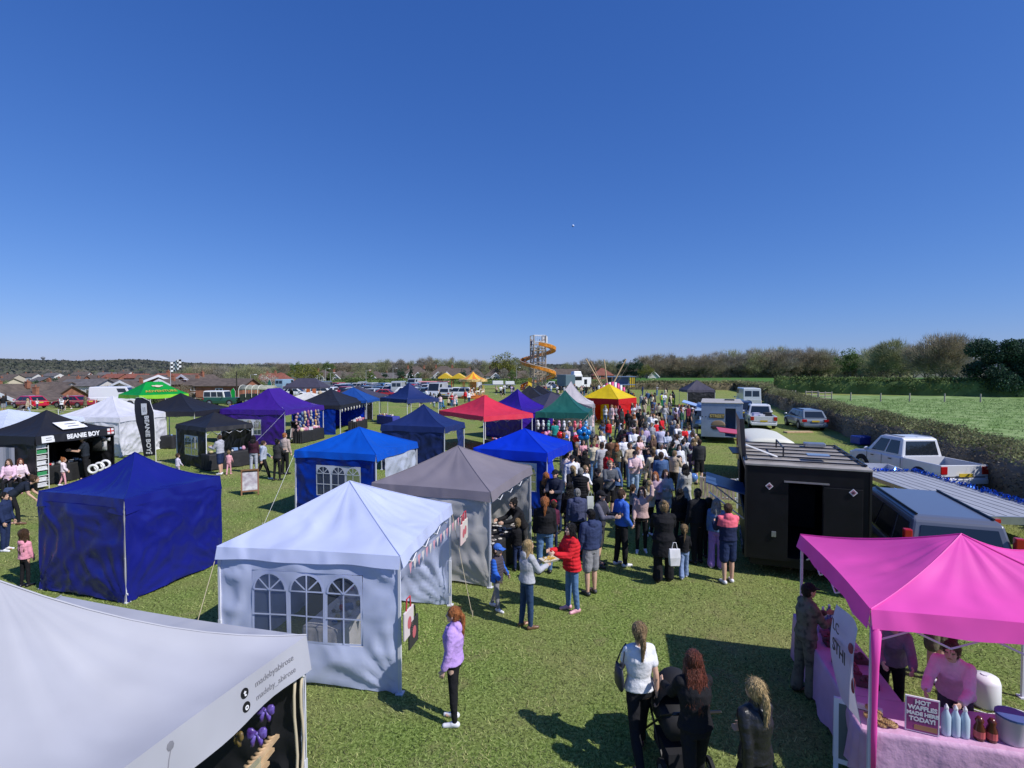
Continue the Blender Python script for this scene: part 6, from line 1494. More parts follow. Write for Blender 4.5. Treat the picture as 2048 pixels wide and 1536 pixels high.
PP(1170, 992, 175, 1.64, 'f', 'handup', ('tee', 'black'), ('shorts', 'black'), 'black', ('long', 'dark'), 2, 'woman in short black outfit with hand raised')
PP(1222, 955, 170, 1.72, 'm', 'stand', ('tee', 'brown'), ('jeans', 'dark_grey'), 'black', ('short', 'dark'), 2, 'man in brown t-shirt, back turned, mid crowd')
PP(1277, 985, 10, 1.70, 'f', 'walk', ('tee', 'white'), ('jeans', 'jeans'), W_, ('bun', 'ginger'), 1, 'woman in white puff-sleeved top and blue jeans with white handbag')
PP(1335, 932, 10, 1.66, 'f', 'hold', ('jumper', (.45, .5, .62)), ('skirt', 'khaki'), 'beige', ('long', 'dark'), 1, 'woman in pale denim jacket and long khaki skirt')
PP(1322, 925, 185, 1.80, 'm', 'stand', ('tee', (.5, .5, .68)), ('jeans', 'black'), W_, ('short', 'brown'), 0, 'large man in pale lavender t-shirt, back turned', stretch=1.15)
PP(1350, 905, 170, 1.78, 'm', 'stand', ('jumper', (.10, .13, .2)), ('jeans', (.4, .42, .42)), W_, ('crop', 'white'), 0, 'white haired man in slate blue jumper near the silver trailer')
PP(1400, 970, 178, 1.82, 'm', 'stand', ('jumper', (.03, .03, .035)), ('shorts', 'black'), 'black', ('crop', 'brown'), 1, 'man in charcoal sweatshirt and black shorts at the red camper')
PP(1367, 962, 120, 1.72, 'm', 'hold', ('shirt', (.2, .22, .24)), ('shorts', 'grey'), W_, ('cap', 'dark_grey', 'dark'), 1, 'man in grey jacket and cap holding a carrier bag')
PP(1388, 955, 180, 1.66, 'f', 'stand', ('coat', (.07, .05, .1)), ('jeans', 'navy'), 'black', ('long', 'fair'), 0, 'fair haired woman in dark plum coat at the red camper')
PP(1332, 1055, 0, 1.68, 'f', 'hold', ('coat', (.62, .60, .57)), ('jeans', (.5, .5, .5)), W_, ('long', 'brown'), 1, 'woman in open cream white jacket looking down')
PP(1312, 1060, 340, 1.66, 'f', 'hold', ('jumper', (.5, .35, .42)), ('jeans', 'navy'), W_, ('long', 'ginger'), 1, 'ginger haired woman in dusty pink cardigan beside the cream jacket')
PP(1285, 1108, 350, 1.66, 'f', 'handup', ('jumper', (.52, .36, .34)), ('leggings', 'black'), W_, ('long', 'brown'), 1, 'woman in blush pink jumper with raised arm beside the blue sweatshirt')
PP(1300, 1075, 200, 1.55, 'f', 'stand', ('jumper', 'cream'), ('leggings', 'black'), W_, ('long', 'blonde'), 0, 'blonde girl in cream behind the blush pink jumper')
PP(1112, 1068, 330, 1.80, 'm', 'hold', ('jumper', (.02, .025, .05)), ('jeans', 'navy'), 'black', ('cap', 'black', 'dark'), 0, 'man in dark navy jumper and black cap at the grey tent corner')
PP(1093, 1062, 150, 1.66, 'f', 'stand', ('jumper', 'black'), ('jeans', 'black'), W_, ('long', 'ginger'), 0, 'ginger haired woman reaching into the grey tent stall')
PP(1108, 1100, 180, 1.25, 'k', 'stand', ('jumper', (.1, .02, .05)), ('jeans', 'navy'), 'black', ('cap', (.55, .02, .06)), 0, 'small child in raspberry red cap behind the black jumper')
PP(1155, 1120, 190, 1.72, 'm', 'stand', ('hoodie', (.06, .07, .14)), ('jeans', 'black'), 'black', ('crop', 'grey'), 1, 'balding man in slate navy hoodie behind the red padded jacket')
PP(1140, 1095, 190, 1.66, 'f', 'stand', ('jumper', 'black'), ('leggings', 'black'), 'black', ('long', 'dark'), 0, 'dark haired woman in black left of the balding man')
PP(1045, 1128, 300, 1.62, 'f', 'lean', ('jumper', 'black'), ('jeans', 'dark_grey'), 'black', ('bun', 'dark'), 0, 'stallholder in black bending over the table of the grey tent')
PP(1035, 1145, 190, 1.2, 'k', 'stand', ('jumper', 'black'), ('jeans', 'navy'), 'black', ('crop', 'fair'), 0, 'small boy in black standing in the grey tent shadow')
PP(1012, 1060, 350, 1.65, 'f', 'lean', ('jumper', 'dark_grey'), ('jeans', 'black'), 'black', ('long', 'auburn'), 0, 'stallholder inside the grey tent behind the jewellery table')
PP(1110, 905, 200, 1.75, 'm', 'stand', ('tee', 'teal'), ('jeans', 'navy'), 'black', ('short', 'dark'), 0, 'man in emerald green t-shirt by the balloons')
PP(1250, 935, 170, 1.78, 'm', 'stand', ('hoodie', (.05, .012, .02)), ('jeans', 'black'), W_, ('short', 'dark'), 0, 'person in black and maroon printed hoodie, back turned')
PP(1262, 925, 175, 1.74, 'm', 'stand', ('jumper', (.05, .045, .16)), ('jeans', 'navy'), 'black', ('crop', 'grey'), 0, 'man in indigo jumper beside the maroon printed hoodie')
PP(1275, 918, 172, 1.66, 'f', 'stand', ('tee', (.35, .02, .08)), ('jeans', 'black'), 'black', ('long', 'brown'), 0, 'woman in crimson top beside the indigo jumper')
PP(1287, 905, 178, 1.64, 'f', 'stand', ('tee', (.72, .32, .36)), ('jeans', 'black'), 'black', ('long', 'fair'), 0, 'woman in salmon pink top right of the crimson one')
PP(1308, 950, 185, 1.2, 'k', 'stand', ('jumper', 'pale_blue'), ('jeans', 'navy'), W_, ('long', 'blonde'), 0, 'small blonde girl in pale blue among the crowd')
PP(1310, 962, 20, 1.1, 'k', 'kid', ('tee', 'maroon'), ('jeans', 'black'), W_, ('short', 'dark'), 2, 'little child in maroon in front of the pale blue girl')
# left side
PP(438, 950, 262, 1.74, 'm', 'hold', ('hoodie', (.42, .42, .48)), ('shorts', 'navy'), W_, ('short', 'brown'), 0, 'man in pale grey hoodie and navy shorts beside the small black gazebo')
PP(455, 950, 190, 1.05, 'k', 'kid', ('jumper', 'pink'), ('leggings', 'pink'), 'pink', ('bun', 'fair'), 0, 'toddler in pink holding the hand of the man in grey hoodie')
PP(352, 958, 160, 1.05, 'k', 'kid', ('jumper', (.6, .55, .68)), ('leggings', (.4, .4, .5)), W_, ('short', 'brown'), 0, 'small child in pale lilac behind the royal blue gazebo')
PP(122, 973, 130, 1.12, 'k', 'kid', ('hoodie', (.72, .62, .68)), ('leggings', 'pink'), W_, ('bun', 'ginger'), 0, 'little girl in white and pink at the black market gazebo counter')
PP(167, 960, 300, 1.82, 'm', 'hold', ('tee', (.02, .025, .035)), ('jeans', 'black'), 'black', ('cap', 'black', 'dark'), 0, 'stallholder in black inside the black market gazebo', stretch=1.12)
PP(505, 948, 190, 1.70, 'f', 'stand', ('jumper', (.05, .015, .03)), ('jeans', (.4, .42, .5)), W_, ('long', 'dark'), 0, 'woman in dark burgundy with pale jeans by the purple gazebo')
PP(524, 960, 120, 1.66, 'm', 'walk', ('hoodie', (.40, .44, .55)), ('jeans', 'black'), W_, ('short', 'brown'), 0, 'person in pale blue-grey hoodie walking by the purple gazebo')
PP(552, 962, 165, 1.72, 'f', 'hold', ('jumper', (.03, .03, .035)), ('leggings', 'black'), 'black', ('bun', 'dark'), 0, 'woman in black carrying a child near the azure gazebo')
PP(568, 950, 160, 1.84, 'm', 'stand', ('jumper', (.45, .36, .33)), ('jeans', 'black'), 'black', ('crop', 'ginger'), 1, 'tall man in beige jumper standing behind the azure gazebo corner')
PP(40, 1178, 172, 1.22, 'k', 'stand', ('hoodie', (.78, .32, .42)), ('leggings', 'black'), 'black', ('long', 'brown'), 0, 'girl in pink hooded coat with long brown hair at the left edge')
PP(18, 1052, 120, 1.70, 'f', 'bend', ('tee', (.015, .02, .035)), ('leggings', 'black'), 'brown', ('bun', 'brown'), 0, 'person in black bending right over at the left edge')
PP(14, 990, 30, 1.66, 'f', 'sit', ('jumper', (.72, .50, .62)), ('leggings', 'black'), W_, ('long', 'brown'), 0, 'woman in pink top sitting on a folding chair at the left edge')
PP(34, 985, 60, 1.60, 'f', 'sit', ('jumper', (.75, .62, .70)), ('leggings', 'black'), 'pink', ('long', 'auburn'), 0, 'woman in white and pink sitting beside the black market gazebo')
PP(2, 1105, 100, 1.5, 'f', 'stand', ('jumper', 'navy'), ('jeans', 'navy'), W_, ('short', 'dark'), 0, 'person in navy cut by the left picture edge')
# pink stall staff
vv = G(1900, 1400); inner = person(5.2, 6.05, R(-50), 1.60, 'f', 'lean', ('jumper', (.85, .50, .60)), ('jeans', (.10, .09, .10)), 'white', ('bun', 'brown'), 0, 'stallholder in pale pink jumper bending over the waffle table', stretch=1.04)
person(4.95, 6.75, R(-30), 1.60, 'f', 'lean', ('jumper', (.20, .18, .22)), ('jeans', 'black'), 'black', ('pony', 'brown'), 0, 'second helper at the back of the pink stall')
person(5.15, 4.35, R(215), 1.64, 'f', 'hold', ('jumper', (.72, .40, .50)), ('jeans', 'black'), 'black', ('long', 'fair'), 0, 'customer in pink sleeve at the right picture edge, by the waffle bottles')
person(6.35, 7.75, R(10), 1.7, 'm', 'stand', ('tee', 'white'), ('shorts', 'khaki'), W_, ('short', 'brown'), 0, 'person with bare legs and white trainers behind the pink stall')
# slide riders
for i, (dx, dz, c, lb) in enumerate(((-1.0, 6.6, 'dark_grey', 'person climbing the stairs of the spiral slide tower'), (.3, 8.7, 'white', 'person in white standing at the top of the spiral slide'), (-1.3, 8.7, 'navy', 'person in dark clothes at the left of the slide top'))):
    person(HX + dx, HY - .6, R(20), 1.5, 'k', 'stand', ('tee', c), ('jeans', 'navy'), 'white', ('short', 'brown'), 0, lb, z=dz)
# ---- the dense crowd
occupied = [(e.location.x, e.location.y) for e in PEOPLE]
TOPC = [('black', 'black'), ('white', 'white'), ('pale pink', (.72, .52, .55)), ('white', 'white'), ('white', 'white'), ('pink', 'pink'), ('pale pink', (.72, .52, .55)), ('grey', 'grey'), ('dark grey', 'dark_grey'), ('navy', 'navy'), ('navy', 'navy'), ('red', 'red'), ('faded blue', (.07, .13, .28)), ('pale blue', 'pale_blue'),
        ('dark green', (.02, .07, .045)), ('khaki', 'khaki'), ('cream', 'cream'), ('cream', 'cream'), ('brown', (.1, .06, .045)), ('maroon', 'maroon'), ('lilac', (.45, .36, .55)), ('beige', 'beige'), ('beige', 'beige'), ('black', 'black'), ('black', 'black'), ('white', 'white'), ('dark grey', 'dark_grey'), ('charcoal', (.03, .03, .035)), ('charcoal', (.03, .03, .035)), ('pale grey', (.42, .42, .45)), ('pale grey', (.42, .42, .45))]
BOTC = [('blue jeans', 'jeans', 'jeans'), ('black trousers', 'jeans', 'black'), ('dark jeans', 'jeans', 'dark_jeans'), ('black leggings', 'leggings', 'black'), ('grey trousers', 'wide', 'grey'), ('pale jeans', 'jeans', 'pale_jeans'), ('black shorts', 'shorts', 'black'), ('grey shorts', 'shorts', 'grey'), ('beige trousers', 'jeans', 'beige')]
HRC = [('blonde', 'blonde'), ('brown', 'brown'), ('dark', 'dark'), ('fair', 'fair'), ('ginger', 'ginger'), ('grey', 'grey'), ('brown', 'brown'), ('dark', 'dark')]
TW = dict(tee='t-shirt', jumper='jumper', hoodie='hoodie', coat='long coat', shirt='shirt', puffer='padded jacket', gilet='gilet', dress='dress')
used = set()
rng = random.Random(21)
def crowd(n, Yr, pr, place, group, mind=.5, tries=60, h=None):
    k = 0
    for _ in range(n * tries):
        if k >= n: break
        t = rng.random(); Y = Yr[0] + (Yr[1] - Yr[0]) * t; p0 = pr[0][0] + (pr[1][0] - pr[0][0]) * t; p1 = pr[0][1] + (pr[1][1] - pr[0][1]) * t
        px = p0 + (p1 - p0) * rng.random(); X = XY(px, Y)
        if any((X - a) ** 2 + (Y - b) ** 2 < mind ** 2 for a, b in occupied): continue
        bt = rng.choice(['m', 'f', 'f', 'm', 'f', 'k'] if h is None else ['m', 'f']); tcn, tc = rng.choice(TOPC); bn, bk, bc = rng.choice(BOTC)
        if bt == 'm' and bk == 'leggings': bn, bk, bc = BOTC[0]
        tk = rng.choice(dict(m=['tee', 'jumper', 'hoodie', 'shirt'], f=['jumper', 'tee', 'hoodie', 'coat', 'dress'], k=['jumper', 'tee', 'hoodie'])[bt])
        hk = rng.choice(dict(m=['short', 'short', 'crop', 'cap'], f=['long', 'pony', 'bun', 'long'], k=['short', 'long', 'pony'])[bt]); hn, hc = rng.choice(HRC)
        pose = rng.choice(['stand', 'walk', 'hold', 'pockets', 'stand', 'walk2', 'phone'] if bt != 'k' else ['kid', 'stand', 'walk'])
        if Y > 40: pose = rng.choice(['stand', 'walk', 'hold']) if bt != 'k' else 'kid'
        back = rng.random() < .55; ang = (180 if back else 0) + rng.uniform(-60, 60)
        who = dict(m='man', f='woman', k='child')[bt]
        hh = dict(m=rng.uniform(1.68, 1.86), f=rng.uniform(1.56, 1.72), k=rng.uniform(1.0, 1.4))[bt]
        hd = dict(short='%s hair' % hn, crop='cropped %s hair' % hn, cap='black cap', long='long %s hair' % hn, pony='%s ponytail' % hn, bun='%s bun' % hn)[hk]
        ph = place(X, Y) if callable(place) else place
        lb = '%s in %s %s and %s, %s, %s' % (who, tcn, TW[tk], bn, hd, ph)
        if lb in used or len(lb.split()) > 16: continue
        used.add(lb); occupied.append((X, Y)); k += 1
        person(X, Y, R(ang), hh, bt, pose, (tk, tc), (bk, bc), rng.choice(['white', 'white', 'black', 'grey', 'brown']), (hk, hc) if hk != 'cap' else ('cap', 'black', hc), rng.choice([0, 1, 0, 1, 2, 3, 4]), lb, group)
def pl(X, Y):
    s = 'left' if (X / Y) < .18 else 'right' if (X / Y) > .30 else 'middle'
    return 'front crowd, %s' % s if Y < 26 else 'mid crowd, %s' % s if Y < 38 else 'deep crowd, %s' % s
CG = 'people in the dense crowd between gazebos and trailers'
crowd(20, (15.5, 21), ((1130, 1360), (1145, 1385)), pl, CG, .6)
crowd(42, (21, 30), ((1125, 1395), (1130, 1395)), pl, CG, .45)
crowd(62, (30, 46), ((1135, 1395), (1215, 1392)), pl, CG, .42)
crowd(26, (46, 72), ((1240, 1385), (1245, 1345)), 'towards the striped stall', CG, .7)
crowd(38, (86, 108), ((1085, 1200), (1090, 1260)), 'behind the dark green gazebo', 'people behind the row of gazebos', .7)
crowd(6, (76, 98), ((1290, 1350), (1280, 1345)), 'on the open grass by the hedge', 'people on the open grass by the hedge', 2.0)
crowd(22, (60, 84), ((815, 905), (800, 1010)), 'near the carousel', 'people around the carousel', .8)
crowd(9, (84, 104), ((985, 1040), (985, 1050)), 'beside the slide tower', 'people beside the slide tower', .8)
crowd(8, (52, 66), ((0, 130), (5, 250)), 'by the rope fence', 'people by the rope fence', 1.2)
crowd(5, (40, 46), ((455, 520), (455, 500)), 'behind the violet gazebo', 'people behind the violet gazebo', 1.0)
crowd(6, (74, 80), ((560, 640), (560, 640)), 'by the long slate canopy', 'people by the long slate canopy', 1.0)
hv = [(1325, 815, 'yellow', (.75, .85, .05)), (1347, 812, 'black', (.02, .02, .02))]
for px, py, n_, c in hv: PP(px, py, 200, 1.75, 'm', 'stand', ('tee', c), ('jeans', (.55, .75, .05) if n_ == 'black' else (.05, .3, .1)), 'black', ('short', 'dark'), 0, 'steward in %s top and bright trousers on the open grass' % n_)

# ------------------------------------------------------------------ things people hold, stalls, signs, boards, ropes
def put(m, name, mt, label, cat, loc=(0, 0, 0), rz=0, parent=None, bevel=0, color=None, group=None):
    o = m.build(name, mt, parent, bevel=bevel, color=color); o.location = loc; o.rotation_euler = (0, 0, rz)
    return tag(o, label, cat, group) if not parent else o
# food tray held by the woman in pale grey
c = (hand_pt(tray, -1) + hand_pt(tray, 1)) / 2
m = MB(); m.loft([[(x * .13, y * .09, 0) for x, y in ((-1, -1), (1, -1), (1, 1), (-1, 1))], [(x * .16, y * .115, .04) for x, y in ((-1, -1), (1, -1), (1, 1), (-1, 1))]])
e = empty('food_tray', c + Vector((0.02, 0, .02)), R(30), 'pale food tray with chips held by the woman in pale grey hoodie', 'tray'); m.build('tray', mat('card', (.62, .55, .42), .7), e)
m = MB()
for k in range(26): m.box((random.uniform(-.11, .11), random.uniform(-.07, .07), .045 + random.uniform(0, .015)), (.012, .06, .012), rz=random.uniform(0, 3))
m.build('chips', mat('chips', (.66, .42, .07), .6), e)
# shoulder bag
e = empty('shoulder_bag', (1.27, 6.12, .12), R(8), 'dark shoulder bag on the woman in white t-shirt', 'bag'); e.scale = (.85, .8, .9)
m = MB(); m.smooth = True; m.loft([[Vector((.045 * a * math.cos(t), .155 * b * math.sin(t), z)) for t in [2 * math.pi * j / 14 for j in range(14)]] for a, b, z in ((.5, .8, .84), (1, 1, .88), (1.1, 1.02, 1.0), (.6, .92, 1.13))]); m.build('bag_body', mat('bag_leather', (.02, .022, .035), .45), e)
m = MB(); m.tube([(0, -.12, 1.12), (.05, -.06, 1.3), (.09, .0, 1.42), (.05, .07, 1.3), (0, .12, 1.12)], .011, 5); m.build('strap', mat('bag_leather'), e)
# pram
def pram(x, y, rz, label, col=(.012, .012, .015), s=1.0):
    e = empty('pram', (x, y, gz(x, y)), rz, label, 'pram'); e.scale = (s,) * 3
    m = MB(); m.smooth = True
    rings = []
    for i in range(8):
        a = R(10 + i * 17); rings.append([Vector((.25 * math.cos(t), -.02 + .34 * math.cos(a) * (.35 + .65 * abs(math.sin(t))) * -1 * -1, .70 + (.40 * math.sin(a)) * max(.05, math.sin(t)))) for t in [math.pi * j / 10 for j in range(11)]])
    m.loft(rings, False, False); m.build('hood', mat('pram_fabric', objcol=True, rough=.8), e, color=col)
    m = MB(); m.smooth = True; m.loft([[Vector((.23 * k * cx, .05 + .42 * k * cy, z)) for cx, cy in ((-1, -.8), (-.8, -1), (.8, -1), (1, -.8), (1, .8), (.8, 1), (-.8, 1), (-1, .8))] for k, z in ((.75, .42), (.95, .52), (1, .72))]); m.build('seat', mat('pram_fabric'), e, color=col)
    m = MB()
    for sx in (-1, 1): m.tube([(sx * .26, -.62, .98), (sx * .26, -.3, .74), (sx * .25, .35, .14)], .014, 5); m.tube([(sx * .25, -.36, .18), (sx * .25, .15, .6)], .014, 5)
    m.tube([(-.26, -.62, .98), (.26, -.62, .98)], .018, 6); m.build('frame', M_black, e)
    m = MB(); m.box((0, -.1, .25), (.4, .5, .16)); m.build('basket', mat('pram_fabric'), e, color=col)
    for sx in (-.27, .27):
        for yy, r in ((-.36, .14), (.38, .10)):
            m = MB(); m.loft([[Vector((sx + o, yy + r * math.cos(t), r + r * math.sin(t))) for t in [2 * math.pi * j / 14 for j in range(14)]] for o in (-.02, .02)]); w_ = m.build('wheel', M_tyre, e)
            m = MB(); m.loft([[Vector((sx + o, yy + r * .6 * math.cos(t), r + r * .6 * math.sin(t))) for t in [2 * math.pi * j / 10 for j in range(10)]] for o in (-.026, .026)]); m.build('rim', M_rim, w_)
    return e
pram(1.93, 6.12, R(4), 'large black pram pushed by the auburn haired woman')
pram(XY(1243, 30), 30, R(150), 'black pram with pale hood edge in the middle of the crowd'); pram(XY(1300, 24.5), 24.5, R(60), 'black pushchair beside the small blonde girl')
pram(XY(43, 52), 52, R(90), 'pushchair standing by the left rope fence', (.12, .1, .1))
# balloons
def balloon(x, y, z, c, label, r=.14, anchor=None):
    e = empty('balloon', (x, y, z), 0, label, 'balloon', None)
    m = MB(); m.smooth = True; m.lathe((0, 0, 0), [(.005, -r * 1.15), (r * .3, -r * 1.05), (r * .75, -r * .6), (r, 0), (r * .85, r * .55), (r * .45, r * .9), (.004, r)], 14); m.build('balloon_skin', mat('balloon_rubber', objcol=True, rough=.2, transl=.2), e, color=c)
    m = MB(); m.tube([(0, 0, -r * 1.15), (.02, 0, -r * 1.15 - .5)], .003, 4); m.build('string', M_white, e)
for px, py, Y, c, n_, r in ((1120, 870, 26, (.75, .02, .03), 'red balloon above the yellow one', .17), (1131, 876, 26, (.02, .16, .6), 'blue round balloon beside the red one', .17), (1124, 885, 26, (.8, .72, .1), 'yellow balloon, lowest of the balloon bunch', .15),
                           (1153, 878, 26, (.75, .03, .04), 'red balloon left of the large blue inflatable', .2), (1161, 889, 25, (.4, .5, .75), 'pale blue balloon held low in the crowd', .13), (1389, 956, 20, (.12, .25, .6), 'blue balloon by the man in charcoal sweatshirt', .17)):
    v = G(px, py, Y=Y); balloon(v.x, v.y, v.z, c, n_, r)
v = G(1168, 868, Y=25.5); m = MB(); m.smooth = True
for k in range(5):
    a = k * 1.2566 + .3; m.ball((.2 * math.cos(a), 0, .2 * math.sin(a)), (.17, .12, .17), 10, 7)
m.ball((0, 0, 0), (.26, .13, .26), 12, 8); e = empty('foil_balloon', v, 0, 'large blue flower shaped foil balloon in front of the dark green gazebo', 'balloon'); m.build('foil', mat('foil_blue', (.01, .17, .5), .25, metal=.3), e)
m = MB(); m.ball((0, -.12, 0), (.09, .04, .09), 10, 6); m.build('centre', M_black, e)
v = G(1380, 1022, Y=13.4); m = MB(); m.smooth = True; m.ball((0, 0, 0), (.17, .06, .21), 12, 8); m.ball((.1, 0, .14), (.08, .05, .1), 8, 6); m.tube([(0, 0, -.2), (0, 0, -.6)], .004, 4)
put(m, 'foil_balloon', mat('foil_pink', (.75, .2, .5), .35), 'pink foil balloon held by the dark haired woman in black', 'balloon', v)
# carrier bags / white bag
def bag(px, py, Y, label, c=(.72, .72, .74), w=.26, h=.34, nm='carrier_bag'):
    v = G(px, py, Y=Y); m = MB(); m.smooth = False
    m.loft([[(-w * .42, -.05, 0), (w * .42, -.05, 0), (w * .42, .05, 0), (-w * .42, .05, 0)], [(-w * .5, -.07, h * .5), (w * .5, -.05, h * .5), (w * .5, .07, h * .5), (-w * .5, .05, h * .5)], [(-w * .48, -.02, h), (w * .48, -.03, h), (w * .46, .02, h), (-w * .46, .03, h)]])
    e = empty(nm, v, random.uniform(-.4, .4), label, 'bag'); m.build('bag', mat('bag_cloth', objcol=True, rough=.7, noise_amt=.1), e, color=c, bevel=.012)
    m = MB(); m.tube([(-w * .25, 0, h - .01), (-w * .12, 0, h + .13), (w * .12, 0, h + .13), (w * .25, 0, h - .01)], .009, 5); m.build('handle', mat('bag_cloth'), e, color=c)
    return e
bag(1352, 1135, 11.0, 'white paper bag hanging beside the long black coat', h=.36, w=.24)
bag(1181, 1030, 14.6, 'pale carrier bag beside the man in black gilet', (.45, .48, .48), .2, .5)
bag(1225, 1003, 16.3, 'mustard paper bag held by the man in grey jacket', (.55, .42, .16), .16, .3); bag(1288, 947, 19.6, 'small white handbag on the woman in blue jeans', h=.2, w=.24); bag(1372, 945, 21.5, 'white carrier bag of the man in grey cap', h=.42)
bag(1135, 1118, 12.0, 'white bag on the grass behind the red padded jacket', h=.22, w=.26)
m = MB(); m.loft([[(-.16, -.1, 0), (.16, -.1, 0), (.16, .1, 0), (-.16, .1, 0)], [(-.17, -.12, .2), (.17, -.12, .2), (.17, .1, .2), (-.17, .1, .2)], [(-.12, -.06, .42), (.12, -.06, .42), (.12, .06, .42), (-.12, .06, .42)]])
v = G(12, 1000); e = empty('backpack', v, .3, 'dark blue and red backpack on the grass by the sitting women', 'backpack'); m.build('backpack_body', mat('pack_navy', (.03, .05, .12), .7), e, bevel=.04)
m = MB(); m.box((.12, -.13, .16), (.12, .08, .26)); m.build('pocket', mat('pack_red', (.6, .03, .05), .7), e, bevel=.03)
# chairs under the sitting women
def camp_chair(x, y, rz, label, c=(.02, .02, .03)):
    e = empty('folding_chair', (x, y, gz(x, y)), rz, label, 'chair')
    m = MB(); m.box((0, 0, .43), (.5, .46, .03)); m.build('seat', mat('chair_cloth', objcol=True), e, color=c); m = MB(); m.box((0, .25, .68), (.5, .03, .42)); m.build('backrest', mat('chair_cloth'), e, color=c)
    for sx in (-.24, .24):
        for sy, t_ in ((-.2, .2), (.24, -.2)):
            m = MB(); m.tube([(sx, sy, .0), (sx, t_ if sy < 0 else sy, .45 if sy < 0 else .88)], .012, 5); m.build('leg', M_steel, e)
for px, py, dg, lb in ((14, 990, 30, 'folding chair under the woman in pink top'), (34, 985, 60, 'folding chair under the woman in white and pink')):
    v = G(px, py); d = Matrix.Rotation(R(dg), 3, 'Z') @ Vector((0, .40, 0)); camp_chair(v.x + d.x * .3, v.y + d.y * .3, R(dg), lb)
v = G(852, 925); camp_chair(v.x, v.y, R(150), 'white folding chair stacked beside the azure gazebo', (.6, .6, .65))
# tables and cloths --------------------------------------------------------------
def table(x, y, rz, w, d, label, cloth=None, clabel=None, h=.74, drop=.66, clothm=None):
    e = empty('folding_table', (x, y, gz(x, y)), rz, label, 'table')
    m = MB(); m.box((0, 0, h - .02), (w, d, .04)); m.build('table_top', M_white, e, bevel=.008)
    for sx in (-1, 1):
        for sy in (-1, 1):
            m = MB(); m.tube([(sx * (w / 2 - .12), sy * (d / 2 - .06), 0), (sx * (w / 2 - .16), sy * (d / 2 - .08), h - .04)], .014, 6); m.build('leg', M_alu, e)
    if cloth is not None:
        per = []; n = 80; hw, hd = w / 2 + .012, d / 2 + .012; P_ = 2 * (w + d)
        def pt(t):
            s = (t % 1) * 4
            q = [(-hw, -hd), (hw, -hd), (hw, hd), (-hw, hd), (-hw, -hd)]; i = int(s); f = s - i; return Vector((q[i][0] + (q[i + 1][0] - q[i][0]) * f, q[i][1] + (q[i + 1][1] - q[i][1]) * f))
        m = MB(); m.smooth = True; rings = []
        for j, zz in enumerate((h + .008, h + .008, h - .05, h - drop * .4, h - drop * .75, h - drop)):
            ring = []
            for k in range(n):
                p = pt(k / n); o = p.normalized() * ((0 if j < 2 else .012) + .035 * max(0, (h - zz) / drop) * (1 + math.sin(k * 1.35 + x) + .6 * math.sin(k * .61)))
                if j == 0: ring.append((p.x * .97, p.y * .97, zz))
                else: ring.append((p.x + o.x, p.y + o.y, zz + (.02 * math.sin(k * .9) if j == 5 else 0)))
            rings.append(ring)
        m.loft(rings, False); m.add([(-hw * .975, -hd * .975, h + .0075), (hw * .975, -hd * .975, h + .0075), (hw * .975, hd * .975, h + .0075), (-hw * .975, hd * .975, h + .0075)], [(0, 1, 2, 3)])
        o = m.build('tablecloth', clothm or mat('table_cloth', objcol=True, rough=.7, noise_amt=.06, bump=.4, bump_scale=6), color=cloth); o.location = (x, y, gz(x, y)); o.rotation_euler = (0, 0, rz); tag(o, clabel, 'tablecloth')
    return e
def goods(x, y, rz, w, d, n, label, cols, zt=.755, s=.1, kind='mix', name='stall_goods', hmax=.14):
    """a spread of small wares, each a thing of its own sharing a few meshes"""
    for i in range(n):
        a, b = random.uniform(-w / 2, w / 2), random.uniform(-d / 2, d / 2); v = Matrix.Rotation(rz, 3, 'Z') @ Vector((a, b, 0)); m = MB(); q = s * random.uniform(.7, 1.4); k = random.choice('abc')
        if k == 'a': m.box((0, 0, q * .35), (q * 1.2, q, q * .7), rz=random.uniform(0, 3)); nm = 'goods_box'
        elif k == 'b': m.smooth = True; m.lathe((0, 0, 0), [(q * .5, 0), (q * .55, q * .5), (q * .3, q * .9), (q * .28, q)], 9); nm = 'goods_jar'
        else: m.smooth = True; m.ball((0, 0, q * .4), (q * .6, q * .45, q * .4), 8, 5); nm = 'soft_toy'
        o = m.build(nm, M_objm, color=random.choice(cols), bevel=.006 if k == 'a' else 0); o.location = (x + v.x, y + v.y, gz(x, y) + zt); o.rotation_euler = (0, 0, random.uniform(0, 6)); tag(o, label, 'goods', label)
MIX = [(.6, .3, .4), (.6, .55, .5), (.2, .3, .5), (.5, .1, .1), (.7, .7, .7), (.1, .1, .12), (.5, .4, .2)]
# pink stall --------------------------------------------------------------------
pinkm = mat('pink_cloth', (.70, .42, .62), .6, transl=.15, bump=.5, bump_scale=6, noise_amt=.05)
u_ = Vector((A29[0] - C29[0], A29[1] - C29[1], 0)).normalized(); rzp = math.atan2(-u_.x * 1, u_.y * 1)
fr = Vector((u_.y * -1, u_.x, 0)) * 1.0       # along the front edge, to the right
fr = Vector((-u_.y, u_.x, 0));  fr = fr if fr.x > 0 else -fr
rzf = math.atan2(fr.y, fr.x)
Pf = Vector((A29[0], A29[1], 0))
ct = Pf + fr * 1.22 - u_ * .40; table(ct.x, ct.y, rzf, 2.5, .62, 'front trestle table of the pink stall', (.7, .4, .6), 'long pink-white cloth on the front table of the pink stall', clothm=pinkm, drop=.5)
cs_ = Pf - u_ * 1.80 + fr * .30; table(cs_.x, cs_.y, rzf + math.pi / 2, 2.1, .6, 'side trestle table of the pink stall beside the camouflaged person', (.7, .4, .6), 'pink cloth hanging from the side table of the pink stall', clothm=pinkm, drop=.7)
def on_front(a, b, z=.752): q = ct + fr * a + u_ * b; return Vector((q.x, q.y, z))
def on_side(a, b, z=.752): q = cs_ + u_ * a + fr * b; return Vector((q.x, q.y, z))
